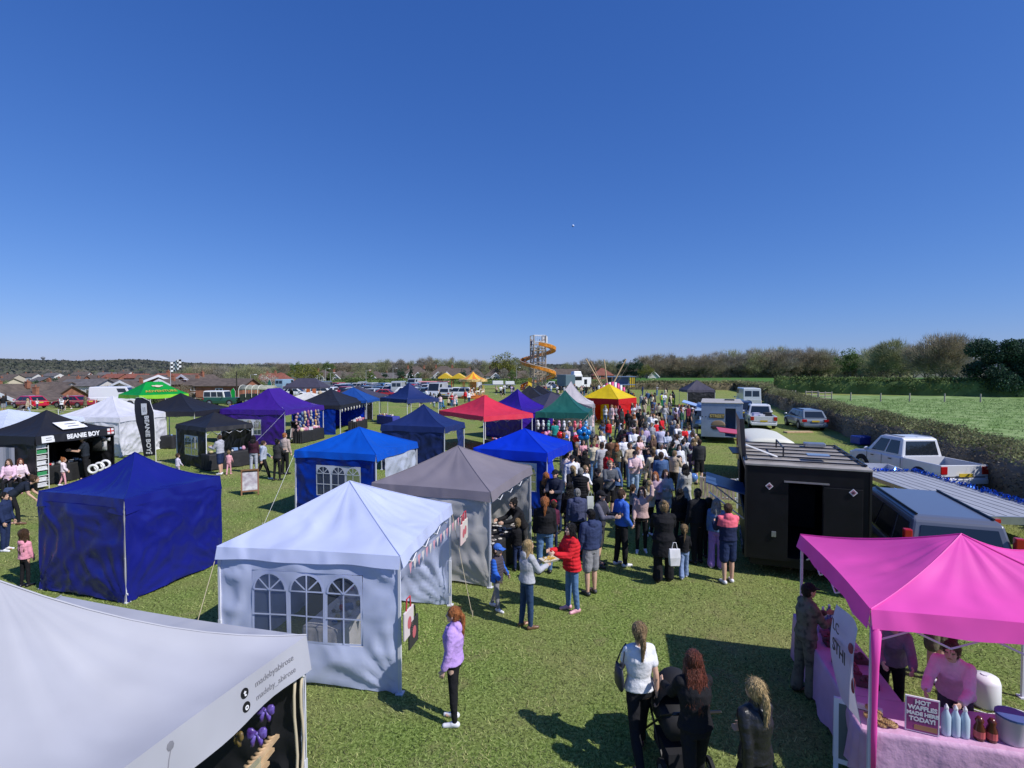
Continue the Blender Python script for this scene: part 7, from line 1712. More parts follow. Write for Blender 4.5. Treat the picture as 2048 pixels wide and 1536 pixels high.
# sign
e = empty('counter_sign', on_front(-.66, .24, .757), rzf + R(-10), 'square purple counter sign reading HOT WAFFLES MADE HERE TODAY', 'sign')
m = MB(); m.box((0, 0, .19), (.30, .016, .38)); m.build('sign_frame', M_white, e); m = MB(); m.box((0, -.010, .19), (.275, .004, .355)); m.build('sign_face', mat('sign_purple', (.30, .05, .20), .5), e)
for i, tx in enumerate(('HOT', 'WAFFLES', 'MADE HERE', 'TODAY!')): text(tx, .062 if i != 2 else .052, 'sign_lettering', M_white, e, frame((0, -.0135, .325 - i * .062), (1, 0, 0), (0, 0, 1)), ext=.001, bold=.003)
m = MB(); m.box((.03, -.013, .055), (.2, .002, .05)); m.build('sign_picture', mat('waffle_pic', (.4, .2, .1), .6), e)
# waffles
for i in range(12):
    m = MB(); m.lathe((0, 0, 0), [(.05, 0), (.055, .012), (.05, .025)], 10)
    for k in (-1, 0, 1): m.box((k * .025, 0, .028), (.006, .09, .006)); m.box((0, k * .025, .028), (.09, .006, .006))
    o = put(m, 'waffle', mat('waffle', (.42, .27, .12), .7), 'round waffle in the pile on the front pink table', 'waffle', on_front(-1.0 + random.uniform(-.13, .13), .12 + random.uniform(-.1, .1), .755 + (i % 4) * .026), random.uniform(0, 3), group='waffles piled on the front pink table')
for i in range(3):
    m = MB(); m.smooth = True; m.lathe((0, 0, 0), [(.042, 0), (.045, .02), (.045, .2), (.02, .26), (.016, .28)], 12); e = empty('squeezy_bottle', on_front(-.42 + i * .085, .2), 0, 'pale blue squeezy bottle on the pink table, %s from the sign' % nth(i), 'bottle', 'pale squeezy bottles'); m.build('bottle', mat('bottle_pale', (.55, .68, .80), .3, transl=.2), e)
    m = MB(); m.lathe((0, 0, .28), [(.02, 0), (.02, .02), (.006, .05)], 8); m.build('cap', M_white, e)
for i in range(2):
    m = MB(); m.smooth = True; m.lathe((0, 0, 0), [(.045, 0), (.048, .02), (.05, .12), (.03, .17), (.04, .2), (.02, .24)], 12); e = empty('sauce_bottle', on_front(-.12 + i * .11, .2), 0, 'dark chocolate sauce bottle on the pink table, %s of two' % nth(i), 'bottle', 'sauce bottles'); m.build('bottle', mat('sauce_brown', (.10, .025, .015), .25), e)
    m = MB(); m.lathe((0, 0, .03), [(.0515, 0), (.0515, .07)], 12, False); m.build('bottle_label', mat('label_red', (.5, .1, .1), .5), e)
goods(ct.x + fr.x * .55 - u_.x * .16, ct.y + fr.y * .55 - u_.y * .16, rzf, 1.5, .22, 16, 'small jar or box at the back of the front pink table', [(.5, .1, .2), (.6, .5, .5), (.2, .06, .04), (.1, .1, .2), (.7, .6, .3)], s=.075)
m = MB(); m.smooth = True; m.lathe((0, 0, 0), [(.115, 0), (.12, .02), (.135, .25), (.14, .26), (.125, .262)], 18); e = empty('bucket', on_front(.20, .14), 0, 'white mixing bucket with blue rim at the right of the pink table', 'bucket'); m.build('bucket', mat('tub_white', (.62, .6, .66), .4, transl=.2), e)
m = MB(); m.lathe((0, 0, .262), [(.144, 0), (.144, .02), (.12, .024)], 18); m.build('lid', mat('lid_blue', (.06, .12, .3), .4), e)
m = MB(); m.lathe((0, 0, 0), [(.11, 0), (.13, .08), (.02, .10)], 14); put(m, 'waffle_iron', M_black, 'black round waffle iron beside the white bucket', 'waffle iron', on_front(.52, .14))
m = MB(); m.lathe((0, 0, 0), [(.06, 0), (.13, .07)], 14, False); m.lathe((0, 0, .01), [(.05, 0), (.12, .06)], 14, False); put(m, 'bowl', mat('bowl_red', (.45, .06, .05), .4), 'red bowl behind the white bucket', 'bowl', on_front(.45, -.2))
for i in range(10):
    m = MB(); q = random.uniform(.12, .2); m.box((0, 0, .03), (q * 1.4, q, .06))
    for k in range(6): m.ball((random.uniform(-.5, .5) * q, random.uniform(-.35, .35) * q, .07), .03, 7, 5)
    p = on_side(-.9 + i * .19, random.uniform(-.12, .12)); put(m, 'cake_box', M_objm, 'tray of brownies and sweets on the side pink table', 'cake tray', p, rzf + random.uniform(-.2, .2), color=random.choice([(.25, .06, .08), (.5, .4, .38), (.12, .05, .05), (.4, .2, .3)]), group='trays of brownies on the side pink table')
for i in range(6):
    m = MB(); m.smooth = True; m.lathe((0, 0, 0), [(.04, 0), (.04, .13), (.018, .17), (.018, .2)], 10); p = on_side(-1.0 + i * .11, .18 - (i % 2) * .12); e = empty('drink_bottle', p, 0, 'small drinks bottle at the far end of the side table, %s' % nth(i), 'bottle', 'drinks bottles'); m.build('bottle', M_obj, e, color=random.choice([(.08, .12, .3), (.5, .5, .6), (.1, .1, .15)])); m = MB(); m.lathe((0, 0, .2), [(.02, 0), (.018, .02)], 8); m.build('cap', M_white, e)
# hanging banner with script lettering
bp = Pf - u_ * .55 - fr * .06
e = empty('stall_banner', (0, 0, 0), 0, 'white hanging banner with curly dark lettering on the pink stall side', 'banner')
bn = MB(); bn.smooth = True
def BP(u, v): q = Pf - u_ * (.03 + .62 * (1 - u)) - fr * (.08 + .03 * math.sin(u * 5 + v * 2) + .07 * math.sin(v * 3)); return Vector((q.x, q.y, .86 + 1.0 * v - .06 * u * (1 - v)))
bn.grid(BP, 14, 14); bn.build('banner_cloth', mat('banner_white', (.62, .62, .74), .6, transl=.2, bump=.5, bump_scale=4), e)
Mb = lambda z, dx=0: frame(Pf - u_ * (.33 + dx) - fr * .19 + Vector((0, 0, z)), u_, (0, 0, 1))
inkm = mat('ink_dark', (.05, .04, .06), .6)
text('STHI', .20, 'banner_lettering', inkm, e, Mb(1.45), ext=.002, bold=.002); text('LC', .17, 'banner_lettering', inkm, e, Mb(1.68, .1), ext=.002); m = MB(); q = Pf - u_ * .12 - fr * .14; m.ball((q.x, q.y, 1.6), (.02, .04, .06), 8, 6); m.ball((q.x + .02, q.y - .02, 1.2), (.015, .03, .09), 8, 6); m.build('banner_drawing', mat('drawing_red', (.3, .05, .07), .6), e)
# pink leg wrap
m = MB(); m.smooth = True; m.loft([[Vector((Pf.x + r * math.cos(t) * (1 + .25 * math.sin(t * 4)) + fr.x * .05, Pf.y + r * math.sin(t) + fr.y * .05, z)) for t in [2 * math.pi * j / 14 for j in range(14)]] for r, z in ((.024, .35), (.03, .8), (.026, 1.0), (.036, 1.5), (.055, 1.92))]); tag(m.build('leg_wrap', C_pink), 'pink cloth gathered round the front left leg of the pink gazebo', 'drape')
# A-board bottom right, water drum, cable
def aboard(x, y, rz, label, frame_m, face_m, w=.6, h=1.0, txt=None, face2=None):
    e = empty('sandwich_board', (x, y, gz(x, y)), rz, label, 'sign')
    for s in (-1, 1):
        M = Matrix.Translation((0, s * .16, 0)) @ Matrix.Rotation(R(s * 11), 4, 'X')
        m = MB()
        for c_, d_ in (((-w / 2, 0, h / 2), (.05, .03, h)), ((w / 2, 0, h / 2), (.05, .03, h)), ((0, 0, h - .025), (w - .05, .03, .05)), ((0, 0, .15), (w - .05, .03, .05))): m.box(c_, d_)
        me = m.mesh('board_frame', frame_m); me.transform(M); obj('board_frame', me, e)
        m = MB(); m.box((0, 0, .56 * h + .02), (w - .05, .012, h * .84 - .06)); me = m.mesh('board_face', face_m if s < 0 else (face2 or M_blackm)); me.transform(M); f_ = obj('board_face', me, e)
        if txt and s < 0:
            for i, (t_, z_, sz, mm) in enumerate(txt): text(t_, sz, 'board_lettering', mm, f_, M @ frame((0, -.012, z_), (1, 0, 0), (0, 0, 1)), ext=.001)
    return e
v = G(1728, 1560); aboard(v.x, v.y, R(-30), 'white framed sandwich board at the foot of the pink gazebo leg', M_white, mat('board_green', (.12, .15, .14), .5), w=.42, h=.82)
M_poster = mat('poster', (.6, .6, .62), .6, col2=(.3, .25, .3), noise_scale=5)
v = G(497, 990); aboard(v.x, v.y, R(25), 'wooden sandwich board with a printed poster on the open grass', mat('board_wood', (.24, .12, .06), .5), M_poster, w=.55, h=.95)
v = G(484, 908); aboard(v.x, v.y, R(20), 'plain white sandwich board between the small black and purple gazebos', M_white, M_white, w=.6, h=1.0, face2=M_white)
v = G(590, 882); aboard(v.x, v.y, R(-10), 'white A-frame stand beside the plush toys of the purple gazebo', M_white, mat('toy_board', (.4, .3, .3), .7), w=.6, h=1.3)
m = MB(); m.smooth = True; m.lathe((0, 0, 0), [(.16, 0), (.175, .03), (.17, .34), (.15, .4), (.04, .42)], 16); v = Vector((6.55, 7.15, 0)); e = empty('water_drum', v, 0, 'white plastic drum round the back leg of the pink gazebo', 'drum'); m.build('drum', M_white, e)
m = MB(); m.lathe((0, 0, .4), [(.05, 0), (.045, .03)], 10); m.build('cap', M_white, e)
m = MB(); pts = [Vector((5.9 + t * .1, 7.15 + .12 * math.sin(t * .9) - t * .02, .012)) for t in range(0, 14)]; m.tube(pts, .009, 5); tag(m.build('power_cable', M_white), 'white cable on the grass beside the plastic drum', 'cable')
# T1 hanging goods -----------------------------------------------------------------
t1 = TENTS['t1']['e'].matrix_world; u1 = Vector((F1[0] - A1[0], F1[1] - A1[1], 0)).normalized(); w1 = Vector((B1[0] - A1[0], B1[1] - A1[1], 0)).normalized(); Q1 = Vector((A1[0], A1[1], 0))
def q1(a, b, z): q = Q1 + u1 * a + w1 * b; return Vector((q.x, q.y, z))
M_scr = mat('galaxy_satin', (.07, .015, .22), .35, col2=(.13, .10, .35), noise_scale=14, noise_amt=.5); M_scr2 = mat('leopard', (.06, .04, .02), .5, col2=(.5, .4, .25), noise_scale=28); M_scr3 = mat('gold_satin', (.30, .20, .05), .3, col2=(.04, .03, .03), noise_scale=14)
def bow(c, s, mt, label):
    s *= .8
    m = MB(); m.smooth = True
    for sg in (-1, 1):
        m.loft([[Vector((sg * x * s, y_ * s * k, z_ * s * k)) for y_, z_ in [(.35 * math.cos(t), .9 * math.sin(t)) for t in [2 * math.pi * j / 10 for j in range(10)]]] for x, k in ((.05, .25), (.5, .75), (.95, .8), (1.15, .5))])
        m.tube([(sg * .1 * s, 0, -.1 * s), (sg * .45 * s, -.1 * s, -.9 * s), (sg * .5 * s, 0, -1.5 * s)], [.12 * s, .3 * s, .22 * s], 6)
    m.ball((0, 0, 0), .25 * s, 8, 6); put(m, 'hair_bow', mt, label, 'hair bow', c, random.uniform(-.6, .6))
bow(q1(.42, .12, 1.62), .085, M_scr, 'purple satin bow hanging highest under the pale grey gazebo corner'); bow(q1(.55, .1, 1.50), .09, M_scr, 'shiny blue and violet bow, second from the gazebo leg'); bow(q1(.72, .14, 1.60), .075, M_scr3, 'dark gold bow hanging left of the violet bows')
bow(q1(.50, .05, 1.0), .09, M_scr2, 'spotted black bow under the wooden pegs'); bow(q1(.38, .08, .92), .08, M_scr2, 'lower spotted bow beside the rope'); bow(q1(.58, .16, .80), .085, M_scr3, 'gold centred bow, lowest of the hanging bows')
for r_ in range(3):
    e = empty('peg_rail', q1(.30 + r_ * .03, .10 + r_ * .03, 1.30 - r_ * .11), math.atan2(u1.y, u1.x) + .15, 'wooden peg rail carrying headbands, %s from the top' % nth(r_), 'peg rail')
    m = MB(); m.box((.2, 0, 0), (.42, .035, .03)); m.build('rail', M_lwood, e)
    for k in range(8):
        m = MB(); m.smooth = True; m.tube([(.02 + k * .05, -.01, .01), (.015 + k * .05, -.05, -.015), (.005 + k * .05, -.085, -.01)], [.013, .018, .012], 6); m.build('peg', M_lwood, e)
for a, b, z0_, z1_, lb in ((.12, .04, .2, 1.78, 'thick pale rope hanging at the pale grey gazebo leg'), (.05, .02, .5, 1.76, 'second rope hanging next to the black wall')):
    m = MB(); m.smooth = True; m.tube([q1(a + .02 * math.sin(k * 1.2), b, z0_ + (z1_ - z0_) * k / 8) for k in range(9)], .014, 6); tag(m.build('rope', M_rope), lb, 'rope')
m = MB(); m.smooth = True; m.ball(q1(.08, .02, 1.80), .035, 8, 6); m.tube([q1(.08, .02, 1.8), q1(.16, .0, 1.83), q1(.1, -.04, 1.76), q1(.02, .03, 1.79)], .012, 5); tag(m.build('cord_knot', M_white), 'white cord knot tied under the pale grey valance', 'cord')
c1 = Q1 + u1 * 1.9 + w1 * .55; table(c1.x, c1.y, math.atan2(u1.y, u1.x), 1.7, .6, 'trestle table under the pale grey gazebo', (.035, .035, .04), 'dark cloth on the table under the pale grey gazebo')
goods(c1.x, c1.y, math.atan2(u1.y, u1.x), 1.5, .45, 14, 'small handmade wares on the pale grey gazebo table', [(.1, .05, .2), (.4, .1, .3), (.5, .5, .5), (.6, .45, .2)], s=.07)
m = MB(); m.box((0, 0, .85), (1.1, .01, 1.0)); put(m, 'clear_panel', mat('clear_panel', (.3, .4, .3), .15, alpha=.25), 'clear plastic side panel beside the hanging bows', 'panel', q1(1.15, .02, 0), math.atan2(u1.y, u1.x))
# lettering on the valance of T1 : side 3 runs A-C; outward = -w1
vo = -w1
Mv = lambda a, z: frame(Q1 + u1 * a + vo * (.013 + .045 * (2.1 - z) / .33 - .04 * math.sin(math.pi * a / 3)) + Vector((0, 0, z)), -u1, Vector((0, 0, 1)) - vo * .12)
gz_ = mat('print_grey', (.20, .20, .23), .6)
val_text('t1', 3, 'madebyabirose', .074, 2.57, 2.0, gz_); val_text('t1', 3, 'madeby_abirose', .07, 2.57, 1.89, gz_)
for a, z, ch_ in ((.77, 2.01, 't'), (.77, 1.90, 'o')):
    m = MB(); m.lathe((0, 0, 0), [(.04, 0), (.04, .004)], 16); me = m.mesh('logo_disc', M_black); val_print('t1', 3, me, 3 - a, z - .012, 'logo_disc', off=.002)
    o_ = text(ch_, .07, 'logo_letter', M_white, ext=.001, bold=.002); me = o_.data; bpy.data.objects.remove(o_); val_print('t1', 3, me, 3 - a, z - .012, 'logo_letter', off=.009)
m = MB(); m.tube([(-.02, 0, 0), (.0, .08, 0), (.02, .13, 0)], .004, 4); m.ball((.02, .16, 0), (.03, .035, .003), 8, 5)
me = m.mesh('flower_print', gz_); val_print('t1', 3, me, 1.55, 1.86, 'flower_print'); val_text('t1', 3, 'Rose', .15, 1.33, 1.88, gz_, 'script_lettering')
# T2: bunting, totes, table
A_, C_, B_ = Vector((*A2, 0)), Vector((*D2, 0)), Vector((*B2, 0)); d2 = (C_ - A_).normalized(); o2 = Vector((d2.y, -d2.x, 0)); n2 = -o2
bu = MB()
for k in range(17):
    p = A_ + d2 * (.25 + k * .17) + o2 * .03; bu.cm = k % 2; bu.add([p + Vector((0, 0, 1.80)), p + d2 * .12 + Vector((0, 0, 1.80)), p + d2 * .06 + Vector((0, 0, 1.63))], [(0, 1, 2)])
me = bu.mesh('bunting', [mat('bunt_pink', (.62, .3, .36), .7), mat('bunt_cream', (.62, .58, .55), .7)]); tag(obj('bunting', me), 'pink and cream bunting under the open side of the white gazebo', 'bunting')
for a, z, lb, c in ((2.85, 1.45, 'pink printed tote bag hanging at the far corner of the white gazebo', (.66, .50, .48)), (2.98, 1.48, 'pale tote bag behind the pink printed one', (.6, .56, .5)), (.12, 1.0, 'white tote with red handles hanging at the near pole of the white gazebo', (.64, .56, .56)), (.30, .78, 'black tote hanging just behind the red handled one', (.03, .03, .03))):
    p = A_ + d2 * a + o2 * .07; e = empty('tote_bag', (p.x, p.y, z), math.atan2(d2.y, d2.x), lb, 'tote bag')
    m = MB(); m.box((0, 0, 0), (.34, .03, .40)); m.build('bag', mat('tote_cloth', objcol=True, rough=.8), e, color=c, bevel=.01)
    m = MB(); m.tube([(-.08, 0, .2), (-.06, 0, .36), (.06, 0, .36), (.08, 0, .2)], .012, 5); m.build('handle', mat('tote_red', (.5, .04, .06), .7) if c[0] > .1 else M_black, e)
    m = MB(); m.ball((0, -.018, 0), (.07, .004, .09), 10, 6); m.build('print', mat('print_rose', (.5, .12, .14), .7), e)
    for sgn_ in (0,): pass
ct2 = A_ + d2 * 1.3 - o2 * 1.35; table(ct2.x, ct2.y, math.atan2(d2.y, d2.x), 2.2, .6, 'trestle table inside the white gazebo', (.62, .6, .62), 'white cloth on the table inside the white gazebo'); goods(ct2.x, ct2.y, math.atan2(d2.y, d2.x), 2.0, .45, 16, 'small wares on the white gazebo table', MIX, s=.09)
ct2 = A_ + d2 * 2.2 - o2 * 1.9; table(ct2.x, ct2.y, math.atan2(d2.y, d2.x) + 1.57, 1.4, .6, 'second table at the back of the white gazebo', (.1, .09, .1), 'dark cloth on the second white gazebo table'); goods(ct2.x, ct2.y, 0, 1, .4, 8, 'boxes on the back table of the white gazebo', MIX, s=.14)
# T4 table with jewellery, hanging items
A_, C_ = Vector((*A4, 0)), Vector((*D4, 0)); d4 = (C_ - A_).normalized(); o4 = Vector((d4.y, -d4.x, 0))
c4 = A_ + d4 * 1.35 - o4 * .45; r4 = math.atan2(d4.y, d4.x); table(c4.x, c4.y, r4, 2.1, .7, 'jewellery table under the mauve grey gazebo', (.014, .014, .016), 'black cloth reaching the grass under the mauve grey gazebo', drop=.7)
for i in range(46):
    m = MB(); q = random.uniform(.04, .09); m.box((0, 0, .01), (q * 1.3, q, .012)); m.lathe((0, 0, .014), [(q * .3, 0), (q * .3, .012)], 10)
    v = Matrix.Rotation(r4, 3, 'Z') @ Vector((random.uniform(-.95, .95), random.uniform(-.3, .3), 0)); put(m, 'jewellery_card', M_objm, 'white jewellery card laid out on the black table', 'jewellery', (c4.x + v.x, c4.y + v.y, .752), random.uniform(0, 3), color=random.choice([(.6, .6, .6), (.35, .3, .28), (.7, .66, .6)]), group='jewellery cards on the black table')
for i in range(6):
    p = A_ + d4 * (2.1 + i * .11) - o4 * 1.2; m = MB()
    for k in range(5): m.box((0, 0, -k * .1), (.05, .01, .07))
    put(m, 'hanging_sign', M_objm, 'white wooden word sign hanging in the mauve grey gazebo', 'hanging decoration', (p.x, p.y, 1.62 - (i % 2) * .15), 0, color=(.62, .62, .68), group='word signs hanging in the mauve grey gazebo')
# T16 shop: fascia lettering and stock
t16 = TENTS['t16']; A_, D_ = Vector((*A16, 0)), Vector((*D16, 0)); f16 = (D_ - A_).normalized(); n16 = Vector((f16.y, -f16.x, 0)); W16 = (D_ - A_).length
inv = t16['e'].matrix_world.inverted()
M16 = lambda a, z, o=.03: inv @ frame(A_ + f16 * a + n16 * o + Vector((0, 0, z)), f16, Vector((0, 0, 1)) - n16 * .10)
val_text('t16', 0, 'BEANIE BOY', .25, W16 * .58, 1.915, M_white, 'fascia_lettering', .010)
def bars_logo(name, M, s, parent):
    m = MB(); m.box((0, 0, 0), (1.0 * s, .62 * s, .006)); m.box((.54 * s, .13 * s, 0), (.12 * s, .26 * s, .005)); m.box((.56 * s, -.16 * s, 0), (.16 * s, .28 * s, .0045)); me = m.mesh(name, M_white); me.transform(M); l_ = obj(name, me, parent)
    m = MB()
    for y_ in (.1, -.1): m.box((.12 * s, y_ * s, .0045), (.5 * s, .045 * s, .004))
    me = m.mesh('logo_bars', M_black); me.transform(M); obj('logo_bars', me, l_)
bars_logo('fascia_logo', M16(.42, 1.93), .42, t16['e'])
# roof logo lies on the front slope
sl_ = (A_ + D_) / 2; upv = (Vector((0, 0, .62)) - n16 * 1.1).normalized()
bars_logo('roof_logo', inv @ frame(sl_ + f16 * .12 - n16 * .55 + Vector((0, 0, 2.335)), f16, (Vector((0, 0, .52)) - n16 * 1.0)), .92, t16['e'])
m = MB()
for k, (a, z) in enumerate(((W16 - .32, 2.0), (W16 - .16, 2.0), (W16 - .32, 1.87), (W16 - .16, 1.87))): 
    pass
m.box((0, 0, 0), (.3, .24, .004)); me = m.mesh('flag_print', mat('flag_white', (.7, .66, .68), .6)); me.transform(M16(W16 - .2, 1.94)); fp = obj('flag_print', me, t16['e'])
m = MB(); m.box((0, 0, .004), (.3, .05, .003)); m.box((0, 0, .0045), (.05, .24, .003)); me = m.mesh('flag_cross', M_red); me.transform(M16(W16 - .2, 1.94)); obj('flag_cross', me, fp)
def p16(a, b, z=0): q = A_ + f16 * a - n16 * b; return Vector((q.x, q.y, z))
e = empty('shelf_rack', p16(.3, .25), math.atan2(f16.y, f16.x), 'tall white rack stacked with folded clothes in the black market gazebo', 'rack')
m = MB()
for sx in (-.22, .22):
    for sy in (-.18, .18): m.box((sx, sy, .85), (.02, .02, 1.7))
m.build('frame', M_white, e)
for k in range(8):
    m = MB(); m.box((0, 0, .12 + k * .21), (.44, .36, .015)); m.build('shelf', M_white, e)
for k in range(8):
    m = MB(); m.smooth = True
    for j in range(3): m.box((random.uniform(-.03, .03), 0, .02 + j * .045), (.36, .3, .04))
    p = p16(.3, .25); put(m, 'folded_clothes', M_cloth, 'folded clothes on shelf %s of the white rack, counted from the grass' % nth(k), 'clothes', (p.x, p.y, .13 + k * .21), math.atan2(f16.y, f16.x), bevel=.01, color=random.choice([(.6, .6, .64), (.05, .3, .12), (.5, .5, .5), (.7, .7, .72)]))
for a, c, lb in ((W16 - .28, (.62, .6, .62), 'white t-shirt hanging at the right of the black market gazebo'), (W16 - .5, (.03, .03, .03), 'black t-shirt hanging beside the white one')):
    m = MB(); m.smooth = True; m.loft([[Vector((.22 * k * math.cos(t), .05 * math.sin(t), z)) for t in [2 * math.pi * j / 12 for j in range(12)]] for k, z in ((.95, 0), (.9, .3), (1.0, .52), (.5, .62))]); m.box((-.25, 0, .48), (.16, .05, .14)); m.box((.25, 0, .48), (.16, .05, .14)); p = p16(a, .35, 1.1); put(m, 'hanging_shirt', M_cloth, lb, 't-shirt', p, .2, color=c)
p = p16(1.75, .9); table(p.x, p.y, math.atan2(f16.y, f16.x), 1.8, .6, 'counter table of the black market gazebo', (.012, .012, .014), 'black cloth over the black market counter', drop=.7); goods(p.x, p.y, math.atan2(f16.y, f16.x), 1.6, .4, 16, 'folded beanies and goods on the black counter', [(.6, .03, .04), (.5, .5, .5), (.03, .03, .03), (.7, .7, .7), (.05, .05, .06)], s=.11)
for i in range(3):
    m = MB(); m.smooth = True; t_ = [2 * math.pi * j / 16 for j in range(17)]; m.tube([(.0 + .16 * math.cos(a), 0, .16 * math.sin(a)) for a in t_], .05, 7, False); p = p16(2.15 + i * .28, -.12, .45 + .05 * i); put(m, 'white_ring', M_white, 'white padded ring at the right of the black counter, %s' % nth(i), 'ring', p, .3, group='white padded rings')
# small white cloth stall left wall of T16
m = MB(); m.grid(lambda u, v: (p16(0, .9 + .9 * u) - f16 * (.05 + .03 * math.sin(u * 9))) + Vector((0, 0, .75 + .9 * v)), 8, 6); tag(m.build('hanging_cloth', mat('pale_cloth', (.42, .42, .5), .7, transl=.2)), 'pale cloth pinned to the left wall of the black market gazebo', 'cloth')
# feather banner
fb = G(308, 925); e = empty('feather_banner', fb, R(-8), 'tall black feather banner reading BEANIE BOY beside the white gazebo', 'banner')
m = MB(); pole = [(0.02, 0, 0), (.0, 0, 1.6), (-.05, 0, 2.5), (-.25, 0, 3.05), (-.75, 0, 3.26), (-1.05, 0, 3.2)]; m.tube(pole, [.018, .016, .014, .012, .01, .008], 6); m.box((0, 0, .01), (.6, .06, .02)); m.build('pole', M_white, e)
m = MB(); out = [(-.02, .35), (0, 1.6), (-.05, 2.5), (-.25, 3.04), (-.55, 3.22), (-1.02, 3.2)]; inn_ = [(-.52, .25), (-.66, 1.3), (-.82, 2.0), (-.93, 2.6), (-1.0, 3.0), (-1.04, 3.18)]
rows_ = []
for (x0, z0_), (x1, z1_) in zip(out, inn_): rows_.append([Vector((x0 + (x1 - x0) * 1.28 * t / 6, .02 * math.sin(t + z0_ * 2), z0_ + (z1_ - z0_) * t / 6)) for t in range(7)])
m.smooth = True; m.loft(rows_, False, False); sa = m.build('sail', mat('banner_black', (.015, .014, .025), .5), e)
o_ = text('BEANIE BOY', .33, 'banner_lettering', M_white, e, frame((-.38, -.045, 1.42), (.06, 0, -1), (1, 0, .06)), ext=.002, bold=.01)
bars_logo('banner_logo', frame((-.55, -.045, 2.68), (.05, 0, -1), (1, 0, .1)), .5, e)
for k in range(3): m = MB(); m.lathe((0, 0, 0), [(.05, -.002), (.05, .002)], 12); me = m.mesh('social_icon', M_white); me.transform(frame((-.44 + k * .13, -.045, .46), (1, 0, 0), (0, 0, 1))); obj('social_icon', me, e)
# T19 lettering
t19 = TENTS['t19']; inv = t19['e'].matrix_world.inverted(); A_ = Vector((*A19, 0)); Bv = Vector((-33.6, 54.5, 0)); f_ = (Bv - A_).normalized(); n_ = Vector((f_.y, -f_.x, 0)); slope = (Vector((0, 0, 1.0)) - n_ * 1.75).normalized()
gold = mat('gold_letter', (.45, .33, .05), .5); L19 = (Bv - A_).length
for tx, sz, k, mm in (('ADVENTURE', .52, .34, gold), ('PARK', .2, .5, M_white)):
    pass
text('ADVENTURE', .52, 'canopy_lettering', gold, t19['e'], inv @ frame(A_ + f_ * L19 * .5 - n_ * .62 + Vector((0, 0, 2.44)), f_, slope), ext=.01, bold=.01)
m = MB(); m.smooth = True; m.ball((0, 0, 0), (.32, .22, .02), 12, 6); m.ball((-.35, .05, 0), (.2, .12, .02), 10, 6); m.ball((.35, .05, 0), (.2, .12, .02), 10, 6); me = m.mesh('canopy_emblem', mat('emblem_cream', (.6, .5, .4), .6)); me.transform(inv @ frame(A_ + f_ * L19 * .5 - n_ * 1.35 + Vector((0, 0, 2.93)), f_, slope)); obj('canopy_emblem', me, t19['e'])
# sides stalls: purple toy stall, blue bunting stall, navy stall, red stall
def stall_table(key, a, out, label, n, cols, w=2.4, cl=(.014, .014, .018), s=.13, glabel=None):
    t = TENTS[key]; M = t['e'].matrix_world; i, j = a; p = (Vector((*t['cs'][i], 0)) + Vector((*t['cs'][j], 0))) / 2; dv = (Vector((*t['cs'][j], 0)) - Vector((*t['cs'][i], 0))).normalized(); nn = p.normalized(); q = M @ (p + nn * out); dd = M.to_3x3() @ dv; rz = math.atan2(dd.y, dd.x)
    table(q.x, q.y, rz, w, .65, 'table of ' + label, cl, 'cloth over the table of ' + label, drop=.7); goods(q.x, q.y, rz, w - .2, .5, n, glabel or 'wares on the table of ' + label, cols, s=s)
    return q, rz, dd
q, rz, dd = stall_table('t23', (0, 1), .2, 'the purple toy stall', 26, [(.65, .4, .5), (.6, .6, .65), (.7, .6, .4), (.3, .4, .6), (.5, .2, .3)], s=.2)
for i in range(7):
    m = MB(); m.smooth = True
    for k in range(6): m.ball((random.uniform(-.08, .08), random.uniform(-.08, .08), -k * .2), (random.uniform(.05, .11), .08, random.uniform(.08, .16)), 7, 5)
    p = q + dd * (-1.2 + i * .4); o = put(m, 'plush_string', M_objm, 'string of plush toys hanging in the purple gazebo, %s from the left' % nth(i), 'soft toys', (p.x, p.y, 1.85), 0, color=[(.42, .25, .25), (.1, .16, .3), (.45, .38, .25), (.35, .12, .2), (.4, .4, .42), (.5, .3, .15), (.2, .2, .3)][i], group='strings of plush toys')
stall_table('t25', (0, 1), .3, 'the blue walled bunting stall', 24, MIX, s=.14); stall_table('t27', (0, 1), .5, 'the navy gazebo stall', 10, MIX, cl=(.03, .04, .3)); stall_table('t8', (0, 3), -.3, 'the coral red gazebo stall', 14, MIX); stall_table('t13', (0, 1), .0, 'the balloon stall', 22, [(.6, .05, .08), (.1, .3, .6), (.7, .3, .5), (.6, .6, .6)], s=.2); stall_table('t21', (0, 3), .1, 'the small black gazebo stall', 10, MIX); stall_table('t20', (0, 3), .1, 'the large black gazebo stall', 10, MIX)
for i in range(9):
    t = TENTS['t25']; M = t['e'].matrix_world; a, b = Vector((*t['cs'][0], 1.78)), Vector((*t['cs'][1], 1.78)); p = M @ a.lerp(b, (i + .5) / 9); m = MB(); m.tube([(0, 0, .05), (.02, 0, -.08), (-.01, 0, -.2)], [.03, .05, .02], 5); put(m, 'hanging_ornament', M_objm, 'white ornament hanging along the edge of the black bunting gazebo', 'ornament', p, 0, color=(.62, .6, .55), group='white ornaments on the black bunting gazebo')
